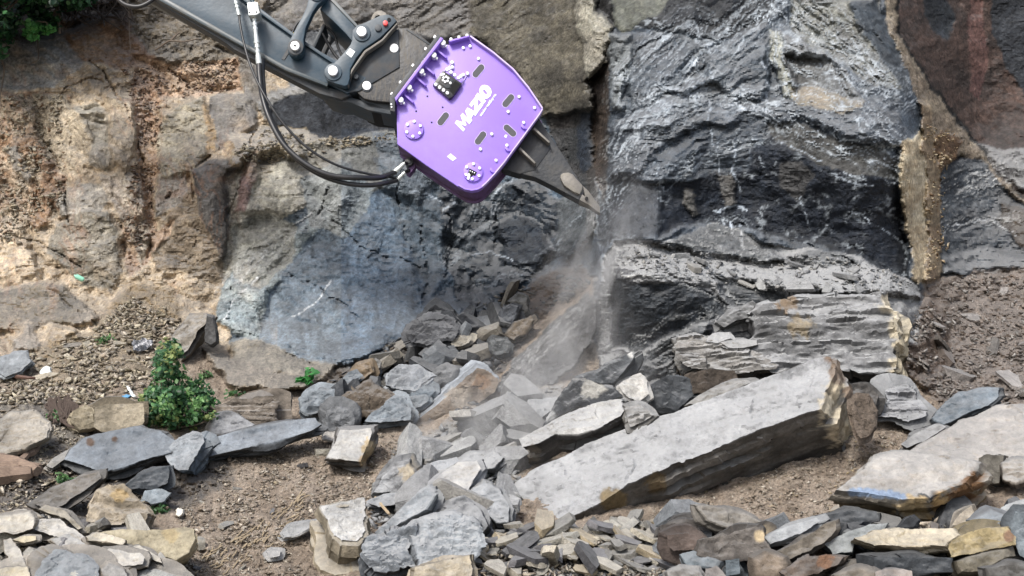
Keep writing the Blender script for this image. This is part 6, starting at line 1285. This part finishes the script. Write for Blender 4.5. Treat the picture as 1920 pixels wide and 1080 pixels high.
for L in ([(745,515),(800,460),(865,400)],[(980,675),(1000,610),(1040,560)]): plate('block_rail', bar_poly(s4(L)[0], s4(L)[2], 1.6), .012, -.004, PURPE, hs_, 0)
# lettering
s5 = lambda L: [(840 + x / 9, 140 + y / 9) for x, y in L]
def letter(name, L): return plate(name, s5(L), .004, -.001, WHITE, hs_, 0)
def letter_af(O, X, Y_, L, top=.004):
    return plate('letter', s5([(O[0] + u * X[0] + v * Y_[0], O[1] + u * X[1] + v * Y_[1]) for u, v in L]), top, -.001, WHITE, hs_, 0)
letter_af((258,962), (132,-168), (-144,-146), [(0,0),(0,1),(.26,1),(.5,.5),(.74,1),(1,1),(1,0),(.76,0),(.76,.58),(.56,.14),(.44,.14),(.24,.58),(.24,0)])
letter_af((372,826), (126,-178), (-125,-150), [(0,0),(.34,1),(.66,1),(1,0),(.72,0),(.66,.2),(.34,.2),(.28,0)], .0055)
letter_af((480,662), (118,-150), (-125,-150), [(0,0),(0,.29),(.50,.71),(.04,.71),(.04,1),(1,1),(1,.73),(.5,.29),(1,.29),(1,0)])
letter('letter', [(500,306),(642,445),(600,500),(458,366)])
Oo = s5([(620,175),(680,192),(722,240),(737,300),(715,365),(665,405),(618,405),(570,372),(535,320),(525,265),(545,212),(580,180)])
Oi = s5([(610,248),(628,262),(650,290),(665,318),(657,330),(645,336),(628,326),(605,305),(592,285),(588,274),(594,262),(601,252)])
bm = bmesh.new(); k_ = len(Oo); vo = [bm.verts.new(M(x, y, .004)) for x, y in Oo]; vi = [bm.verts.new(M(x, y, .004)) for x, y in Oi]
for i in range(k_): bm.faces.new((vo[i], vo[(i + 1) % k_], vi[(i + 1) % k_], vi[i]))
r_ = bmesh.ops.extrude_face_region(bm, geom=list(bm.faces)); bmesh.ops.translate(bm, verts=[v for v in r_['geom'] if isinstance(v, bmesh.types.BMVert)], vec=-N * .005)
bmesh.ops.recalc_face_normals(bm, faces=bm.faces); bm_obj('letter', bm, WHITE, hs_)
cu = bpy.data.curves.new('slogan', 'FONT'); cu.body = 'attachments&Experts'; cu.size = 1; cu.extrude = .02; cu.offset = 0.028
to = bpy.data.objects.new('slogan', cu); C.objects.link(to); dg = bpy.context.evaluated_depsgraph_get(); me = bpy.data.meshes.new_from_object(to.evaluated_get(dg)); bpy.data.objects.remove(to)
A_, B_ = M(*s5([(560,705)])[0], .003), M(*s5([(820,340)])[0], .003); ex = (B_ - A_); ln_ = ex.length; ex.normalize(); ey = N.cross(ex)
wv = max(v.co.x for v in me.vertices); sc_ = ln_ / wv
for v in me.vertices: v.co = A_ + ex * v.co.x * sc_ + ey * v.co.y * sc_ * 1.15 + N * v.co.z * .05
me.materials.append(WHITE); so = bpy.data.objects.new('slogan', me); C.objects.link(so); so.parent = hs_
RIBM = paint('rib_steel', (.16, .15, .135), .5, .3, .8, (.28, .26, .22), 14, .3)
# shank with wear boss and tooth
sh = plate('shank', s7([(600,60),(650,150),(760,310),(880,490),(1045,758),(1075,800),(1010,905),(990,895),(740,760),(560,670),(245,598),(200,560)]), -.12, -.25, SHANK, bk, .015)
plate('shank_cheek', s7([(560,70),(645,165),(700,260),(720,380),(560,600),(400,640),(255,596)]), -.112, -.26, paint('shank_dark', (.014, .016, .02), .5, 0, .6, (.05, .05, .048), 9, .4), bk, .012)
for L in ([(545,205),(705,350)],[(400,405),(560,560)]): plate('shank_rib', bar_poly(*s7(L), 5.0, 4.0), -.03, -.12, RIBM, bk, .01)
plate('wear_boss', s7([(815,690),(820,655),(845,638),(900,632),(945,650),(975,690),(1045,765),(1045,800),(1015,860),(940,830),(850,765)]), -.08, -.28, WORN, bk, .018)
tt = bmesh.new()
T0 = s7([(1045,757),(1105,812),(1225,960),(1228,1032),(1110,950),(1012,906),(1040,845),(1070,865)])
plate_bm(tt, T0, -.11, -.27, .012)
# the tip narrows to a wedge
tipw = M(*s7([(1225,1000)])[0], -.19); rootw = M(*s7([(1060,860)])[0], -.19); ax_ = (tipw - rootw); L_ = ax_.length; ax_.normalize()
for v in tt.verts:
    t = max(0, min(1, (v.co - rootw).dot(ax_) / L_)); d = (v.co - rootw).dot(N); v.co -= N * d * t * .6
bm_obj('ripper_tooth', tt, WORN, bk)
disc('tooth_pin', *s7([(1085,893)])[0], 3.2, -.10, -.2, HOLE, bk, 12, 0)
# hose connection on the underside
cn = plate('hose_bracket', s6([(200,600),(180,580),(250,500),(300,480),(290,530),(240,590),(225,608)]), -.16, -.26, PURPD, bk, .005)
disc('swivel', 765.5, 294, 8, -.12, -.26, RUBBER, bk, 18, .01); disc('swivel_cap', 765.5, 294, 4.5, -.11, -.12, BLACKM, bk, 6, .003)
def fit2(a, b, off, rs):
    n = len(rs); pts, rr = [], []
    for i, r2 in enumerate(rs):
        for t in (i / n + .0005, (i + 1) / n - .0005): pts.append(M(a[0] + (b[0] - a[0]) * t, a[1] + (b[1] - a[1]) * t, off)); rr.append(r2 * PXM)
    bm = bmesh.new(); tube_bm(bm, pts, rr, 14); bmesh.ops.recalc_face_normals(bm, faces=bm.faces); return bm_obj('hose_coupling', bm, ZINC, bk, 35)
fit2((757,300.5), (736.5,319), -.08, [3,4.6,4,4.2,4.6,5,5,5]); fit2((757,315), (740.5,331), -.12, [3,4.2,3.4,4,4.4,4.4,4.4])
tube('coupling_elbow', mt_([(765,296),(761,298),(756,301)], [-.18,-.12,-.08]), .016, BLACKM, bk, 4); tube('coupling_elbow', mt_([(768,306),(763,310),(756,316)], [-.2,-.15,-.12]), .016, BLACKM, bk, 4)
for L in ([(375,575),(385,572),(520,660),(540,672),(420,600)],): plate('drain_slot', s6(L), -.30, -.305, HOLE, bk, 0)
# ------------------------------------------------------------------ plants, roots, litter, dust
def leaf_mat(name, c1, c2):
    m, ns, ln, b = new_mat(name)
    at_ = node(ns, 'ShaderNodeAttribute', attribute_name='Col'); ln.new(at_.outputs['Color'], b.inputs['Base Color']); b.inputs['Roughness'].default_value = .5
    tr = node(ns, 'ShaderNodeBsdfTranslucent'); mx = node(ns, 'ShaderNodeMixShader'); mx.inputs[0].default_value = .3
    hv = node(ns, 'ShaderNodeHueSaturation'); hv.inputs['Value'].default_value = 1.6; ln.new(at_.outputs['Color'], hv.inputs['Color']); ln.new(hv.outputs[0], tr.inputs[0])
    out = ns['Material Output']; ln.new(b.outputs[0], mx.inputs[1]); ln.new(tr.outputs[0], mx.inputs[2]); ln.new(mx.outputs[0], out.inputs[0]); return m
M_LEAF = leaf_mat('green_leaf', 0, 0)
M_BARK = paint('thin_bark', (0.13, 0.10, 0.075), .85, 0, .6, (.25, .22, .18), 12, .4)
def leaves(name, cen, nrm, size, cols, parent=None, aspect=.6, droop=.25):
    n = len(cen); r = np.random.default_rng(n)
    d = r.normal(size=(n, 3)); d -= (d * nrm).sum(1)[:, None] * nrm; d /= np.linalg.norm(d, axis=1)[:, None]; d[:, 2] -= .3; d /= np.linalg.norm(d, axis=1)[:, None]
    s = np.cross(d, nrm); s /= np.linalg.norm(s, axis=1)[:, None]; u = np.cross(s, d)
    L = size[:, None]; W = L * aspect * .5
    v = np.stack([cen - d * L * .5, cen - d * L * .12 + s * W - u * W * .35, cen + d * L * .25 + s * W * .75 - u * W * .4 , cen + d * L * .5 - u * L * droop * .5,
                  cen + d * L * .25 - s * W * .75 - u * W * .4, cen - d * L * .12 - s * W - u * W * .35, cen + d * L * .08], 1)
    i = (np.arange(n) * 7)[:, None]
    f = np.concatenate([i + np.array([[0, 1, 6, 6]]), i + np.array([[1, 2, 6, 6]]), i + np.array([[2, 3, 6, 6]]), i + np.array([[3, 4, 6, 6]]), i + np.array([[4, 5, 6, 6]]), i + np.array([[5, 0, 6, 6]])])[:, :3]
    cc = np.repeat(np.concatenate([cols, np.ones((n, 1))], 1), 7, 0)
    return mesh_obj(name, v.reshape(-1, 3), f, M_LEAF, parent, cols=cc, smooth=False)
def foliage(poly, n, Y0, depth, s0, s1, pal, seed, clumps=60, csz=16):
    r = np.random.default_rng(seed); ctr = inpoly(poly, clumps, 0, seed); ctr = np.array(ctr)
    sdv = poly_sd(ctr[:, 0], ctr[:, 1], poly); cd = Y0 + depth * (.5 - sstep(0, 50, sdv) * .8) + r.normal(size=len(ctr)) * depth * .22
    k = r.integers(len(ctr), size=n); px = ctr[k, 0] + r.normal(size=n) * csz * .55; py = ctr[k, 1] + r.normal(size=n) * csz * .45
    yy = cd[k] + r.normal(size=n) * depth * .12; keep = poly_sd(px, py, poly) > -6 - 6 * r.random(n)
    px, py, yy, k = px[keep], py[keep], yy[keep], k[keep]; P = at(px, py, yy); m = len(P)
    nr = r.normal(size=(m, 3)) * .55 + np.array([0, -.45, .75]); nr /= np.linalg.norm(nr, axis=1)[:, None]
    pc = np.array([lin(h, .8) for h in pal]); cs_ = r.integers(len(pc), size=len(ctr)); ci = np.where(r.random(m) < .7, cs_[k], r.integers(len(pc), size=m))
    return P, nr, s0 + (s1 - s0) * r.random(m), pc[ci] * r.uniform(.7, 1.3, (m, 1)), at(ctr[:, 0], ctr[:, 1], cd)
GP = ['3f7440', '2c5c30', '528a48', '27502c', '3c7044', '6a9c50', '33663a', '8a9a50']
def shrub(name, label, poly, n, Y0, depth, s0, s1, base, seed, pal=GP, clumps=60, csz=16, cat='shrub'):
    root = bpy.data.objects.new(name, None); C.objects.link(root); root.location = Vector(base); tag(root, label, cat)
    P, nr, sz, co, ctr = foliage(poly, n, Y0, depth, s0, s1, pal, seed, clumps, csz)
    o = leaves('foliage', P - np.array(base), nr, sz, co, root); o['kind'] = 'stuff'
    bm = bmesh.new(); b = Vector((0, 0, 0)); r = random.Random(seed)
    for c in ctr[::3]:
        e = Vector((c - np.array(base)).tolist()); m1 = e * .5 + Vector((r.uniform(-.05, .05), r.uniform(-.03, .05), r.uniform(-.02, .06)))
        tube_bm(bm, [b, m1 * .5, m1, e], [.010, .008, .006, .003], 5, 3)
    bmesh.ops.recalc_face_normals(bm, faces=bm.faces); bm_obj('stems', bm, M_BARK, None).parent = root
    return root
b0 = gp(335, 800); yb = float(gd(335, 795))
shrub('shrub', 'bushy green shrub with a tall left crown growing among the rocks', [(288,662),(300,645),(312,632),(318,648),(328,642),(336,668),(340,690),(350,710),(380,720),(398,745),(404,765),(398,790),(380,812),(330,814),(290,806),(262,800),(256,785),(272,770),(262,745),(285,735),(290,700)], 4300, yb - .25, .6, .03, .062, (b0 + np.array([0, -.1, 0])).tolist(), 3, clumps=75, csz=15)
yt = float(gd(120, 70))
b1 = at(110, -60, yt + .2)
shrub('hanging_shrub', 'green leaves of a shrub hanging over the top left edge of the cliff', [(-160,-160),(250,-160),(180,-10),(160,5),(110,22),(100,50),(82,48),(60,70),(45,45),(70,20),(52,12),(28,20),(22,70),(12,105),(-160,110)], 15000, yt - .6, 1.1, .06, .11, b1.tolist(), 4, pal=['2e6234', '22502c', '1a3e26', '3c7440', '26503a'], clumps=230, csz=24)
shrub('bush', 'bright green leafy sprig standing out below the hanging shrub at top left', [(45,45),(60,36),(85,40),(100,55),(80,62),(66,80),(55,82),(50,62)], 220, yt - .75, .2, .05, .08, at(70, 40, yt - .6).tolist(), 8, pal=['4c9a48', '62ac54'], clumps=10, csz=9)
fb = gp(572, 716)
shrub('fern', 'small bright green fern at the foot of the blue grey crag', [(550,712),(560,700),(582,694),(592,704),(584,716),(560,720)], 70, float(gd(572, 712)) - .1, .12, .05, .09, fb.tolist(), 9, pal=['3f9a44', '2e8238'], clumps=14, csz=8, cat='fern')
for k, (x, y, w, lb) in enumerate([(12,700,26,'low green weeds at the left picture edge above the tan boulder'),(125,905,24,'weeds growing under the log at the left'),(200,640,12,'tiny weed on the tan gravel slope'),(205,795,20,'weeds at the foot of the rectangular tan block'),
                                   (300,958,16,'small green weed by the small blue stone'),(105,785,14,'sparse weeds beside the root stump'),(440,742,14,'small green weed on the soil ledge right of the shrub'),(385,705,10,'single pale green leafy sprig above the right of the shrub'),(60,812,16,'little weeds at the base of the broad low tan rock')]):
    p_ = gp(x, y); shrub('weed', lb, [(x - w, y), (x - w * .6, y - w * .5), (x + w * .3, y - w * .6), (x + w, y - 2), (x + w * .3, y + w * .25)], 60 + w * 5, float(gd(x, y)) - .08, .15, .02, .045, p_.tolist(), 20 + k, pal=['4c7a3c', '5c8a44', '3c6a38'], clumps=12, csz=7, cat='weed')
# vines and roots over the upper left face
def roots(name, label, lines, r0, cat='roots', mat=M_BARK, off=-.12):
    bm = bmesh.new(); c = None
    for L in lines:
        pts = [Vector((at(x, y, float(gd(x, y)) + off)).tolist()) for x, y in L]; c = c or pts[0]
        tube_bm(bm, pts, [r0 * (1 - .6 * i / len(pts)) for i in range(len(pts))], 6, 5)
    bmesh.ops.recalc_face_normals(bm, faces=bm.faces); bmesh.ops.translate(bm, verts=bm.verts, vec=-c)
    o = bm_obj(name, bm, mat); o.location = c; return tag(o, label, cat)
roots('vine', 'pale bare stem hanging from the shrub over the top left cliff edge', [[(104,-20),(107,20),(110,42),(112,62)],[(107,18),(98,28)],[(107,20),(112,34)]], .022, 'vine', off=-.5)
roots('vine', 'thin vine hanging down at the far left of the cliff', [[(2,80),(4,110),(8,130),(4,160),(0,180),(2,200)]], .012, 'vine', off=-.2)
roots('vine', 'thin brown root dangling on the pale rock below the hanging shrub', [[(70,70),(72,95),(71,112),(60,118),(54,122)]], .010, 'vine', off=-.15)
roots('vine', 'straight thin root hanging beside the excavator arm at top', [[(241,15),(242,40),(243,70),(245,100)],[(175,0),(182,15),(190,32)]], .008, 'vine', off=-.2)
roots('twig', 'bare forked twig lying on the cliff under the excavator arm', [[(300,88),(318,77),(345,78),(372,72)],[(320,76),(330,66),(338,60)],[(300,88),(290,94)]], .014, 'twig', off=-.12)
rr_ = random.Random(4); LN = []
for k in range(46):
    x, y = rr_.uniform(120, 235), rr_.uniform(-10, 22); LN.append([(x, y), (x + rr_.uniform(-14, 14), y + rr_.uniform(8, 18)), (x + rr_.uniform(-26, 26), y + rr_.uniform(18, 42))])
roots('root_tangle', 'dark tangle of dead roots under the cliff top edge', LN, .012, 'roots', paint('dark_root', (.05, .038, .03), .9), -.22)
LN = [[(92,752),(100,765),(118,790),(140,802),(168,808)],[(96,748),(104,760),(112,782)],[(128,742),(126,762),(118,785)],[(134,740),(130,760),(124,780)],[(110,745),(112,762),(116,788)],[(100,755),(112,775),(122,795),(150,806)]]
for k in range(26): x = rr_.uniform(92, 140); LN.append([(x, 745 + rr_.uniform(0, 12)), (x + rr_.uniform(-8, 8), 762), (x + rr_.uniform(-12, 12), 780 + rr_.uniform(-6, 14))])
roots('root_stump', 'dark brown root stump sticking out of the bank at the left', LN, .013, 'root', paint('dark_root_stump', (.06, .042, .032), .9, bump=.4), -.12)
WOOD = paint('reddish_dead_wood', (.17, .12, .09), .8, 0, .7, (.33, .25, .18), 8, .5, streak=((2, 9, 9), (0, 0, 0)))
roots('log', 'reddish brown splintered log at the left picture edge', [[(-30,885),(0,880),(40,876),(75,880)],[(-30,868),(10,866),(40,872),(70,884)],[(-20,895),(20,890),(60,886)]], .075, 'log', WOOD, -.22)
roots('branch', 'grey brown gnarled branch end above the reddish log', [[(20,870),(40,862),(52,850),(58,838)],[(52,850),(64,846),(70,838)]], .035, 'branch', WOOD, -.15)
roots('pole', 'thin rusty brown pole lying below the blue grey flat stone at the left edge', [[(-20,702),(20,705),(50,708),(66,709)]], .022, 'pole', paint('brown_pole', (.10, .055, .04), .7), -.15)
LN = []
for k in range(70):
    x = rr_.uniform(350, 560); y = 1090 - (x - 350) * .62 + rr_.uniform(-30, 30); a = rr_.uniform(.3, 1.1); l = rr_.uniform(8, 30)
    LN.append([(x, y), (x + l * .5 * math.cos(a), y - l * .5 * math.sin(a) + rr_.uniform(-3, 3)), (x + l * math.cos(a), y - l * math.sin(a))])
o = roots('dry_stalks', 'dry straw and root bits strewn on the brown soil', LN, .006, 'straw', paint('straw', (.30, .24, .16), .8), -.03); o['kind'] = 'stuff'
roots('stick', 'short pale stick standing upright in the soil right of the long blue slab', [[(430,862),(434,848),(437,838)],[(437,838),(446,842)]], .014, 'stick', off=-.05)
roots('stick', 'broken straw coloured stick behind the white topped tall block', [[(704,934),(716,948),(730,964)]], .014, 'stick', paint('straw_stick', (.36, .28, .18), .8), off=-.25)
# litter
def crumple(name, label, poly, mat, seed, cat='litter', lift=.08, amp=.03):
    r = np.random.default_rng(seed); P = np.array(poly, float); Yc = float(gd(P[:, 0].mean(), P[:, 1].max())) - lift
    T = at(P[:, 0], P[:, 1], Yc + (P[:, 1].max() - P[:, 1]) / 100.); B = T + np.array([0, .05, -.015])
    V, Fq, CO = prism(T, B, .018, seed=seed, rough=2.5, strata=.2, nlay=2, ctop=[.5, .5, .5], toprel=2.5); c = V.mean(0)
    me = rock_mesh(name, V - c, Fq, CO, mat, 25); o = bpy.data.objects.new(name, me); C.objects.link(o); o.location = c; return tag(o, label, cat)
crumple('paper', 'white scrap of paper on the gravel slope at the left', [(75,698),(80,689),(94,687),(92,700),(78,703)], WHITE, 61)
crumple('plastic_bag', 'crumpled white and black plastic bag on the gravel above the shrub', [(245,650),(252,638),(268,635),(284,640),(282,652),(262,658),(250,660)], paint('bag_plastic', (.05, .055, .065), .25, 0, 1.0, (.7, .7, .72), 16), 62)
crumple('wrapper', 'small light blue wrapper beside the shrub', [(228,742),(236,739),(246,741),(240,745),(230,746)], paint('blue_plastic', (.12, .30, .50), .4), 63)
crumple('plastic_strip', 'narrow white plastic strip lying above the blue wrapper', [(236,722),(240,722),(248,736),(254,743),(250,745),(243,736)], WHITE, 64)
crumple('stone', 'round white pebble in the soil below the black wedge', [(328,956),(334,951),(341,954),(342,964),(334,968),(328,964)], paint('white_pebble', (.6, .57, .5), .7), 65, 'stone')
bm = bmesh.new(); pb = [Vector(at(x, y, float(gd(148, 520)) - .12).tolist()) for x, y in ((139,516),(141,517),(143,518),(155,524),(157,525))]
tube_bm(bm, pb, [.008, .010, .026, .026, .018], 12); c = pb[2].copy(); bmesh.ops.recalc_face_normals(bm, faces=bm.faces); bmesh.ops.translate(bm, verts=bm.verts, vec=-c)
o = bm_obj('plastic_bottle', bm, paint('mint_plastic', (.28, .62, .46), .3)); o.location = c; tag(o, 'mint green plastic bottle lying on a ledge of the left cliff face', 'bottle')
# ------------------------------------------------------------------ rock dust in the air under the tooth
def dust_cloud(name, label, c, rad, dens, rot, seed):
    bm = bmesh.new(); bmesh.ops.create_icosphere(bm, subdivisions=3, radius=1)
    me = bpy.data.meshes.new(name); bm.to_mesh(me); bm.free()
    m = bpy.data.materials.new(name); m.use_nodes = True; ns, ln = m.node_tree.nodes, m.node_tree.links; ns.remove(ns['Principled BSDF'])
    tc = node(ns, 'ShaderNodeTexCoord'); ln_ = node(ns, 'ShaderNodeVectorMath', operation='LENGTH'); ln.new(tc.outputs['Object'], ln_.inputs[0])
    fo = node(ns, 'ShaderNodeMapRange'); fo.interpolation_type = 'SMOOTHSTEP'; fo.inputs[1].default_value = 1; fo.inputs[2].default_value = .15; fo.inputs[3].default_value = 0; fo.inputs[4].default_value = 1
    ln.new(ln_.outputs['Value'], fo.inputs[0])
    mp = node(ns, 'ShaderNodeMapping'); mp.inputs['Location'].default_value = (seed, 0, 0); mp.inputs['Scale'].default_value = (rad[0] * 2.6, rad[1] * 2.6, rad[2] * 1.1)
    nz = node(ns, 'ShaderNodeTexNoise'); nz.inputs['Scale'].default_value = 2.1; nz.inputs['Detail'].default_value = 6; nz.inputs['Distortion'].default_value = .4
    ln.new(tc.outputs['Object'], mp.inputs[0]); ln.new(mp.outputs[0], nz.inputs['Vector'])
    nr = node(ns, 'ShaderNodeMapRange'); nr.inputs[1].default_value = .42; nr.inputs[2].default_value = .70; ln.new(nz.outputs[0], nr.inputs[0])
    mu = node(ns, 'ShaderNodeMath', operation='MULTIPLY'); ln.new(fo.outputs[0], mu.inputs[0]); ln.new(nr.outputs[0], mu.inputs[1])
    m2 = node(ns, 'ShaderNodeMath', operation='MULTIPLY'); ln.new(mu.outputs[0], m2.inputs[0]); m2.inputs[1].default_value = dens
    pv = node(ns, 'ShaderNodeVolumePrincipled'); pv.inputs['Color'].default_value = (.985, .98, .97, 1); pv.inputs['Anisotropy'].default_value = .2
    ln.new(m2.outputs[0], pv.inputs['Density']); ln.new(pv.outputs[0], ns['Material Output'].inputs['Volume'])
    me.materials.append(m); o = bpy.data.objects.new(name, me); C.objects.link(o); o.location = c; o.scale = rad; o.rotation_euler = rot
    return tag(o, label, 'dust', kind='stuff')
dust_cloud('dust_cloud', 'thin column of pale rock dust falling from the ripper tooth', at(1100, 570, 12.35).tolist(), (.60, .5, 1.6), 2.2, (0, math.radians(15), 0), 1.3)
dust_cloud('dust_cloud', 'low haze of pale dust drifting over the rubble left of the great slab', at(990, 790, 11.1).tolist(), (1.5, .7, .9), 1.15, (0, math.radians(-25), 0), 5.1)
for v_ in S.view_layers: pass
S.cycles.volume_step_rate = 2.0; S.cycles.volume_max_steps = 64; S.cycles.max_bounces = 6; S.cycles.volume_bounces = 1
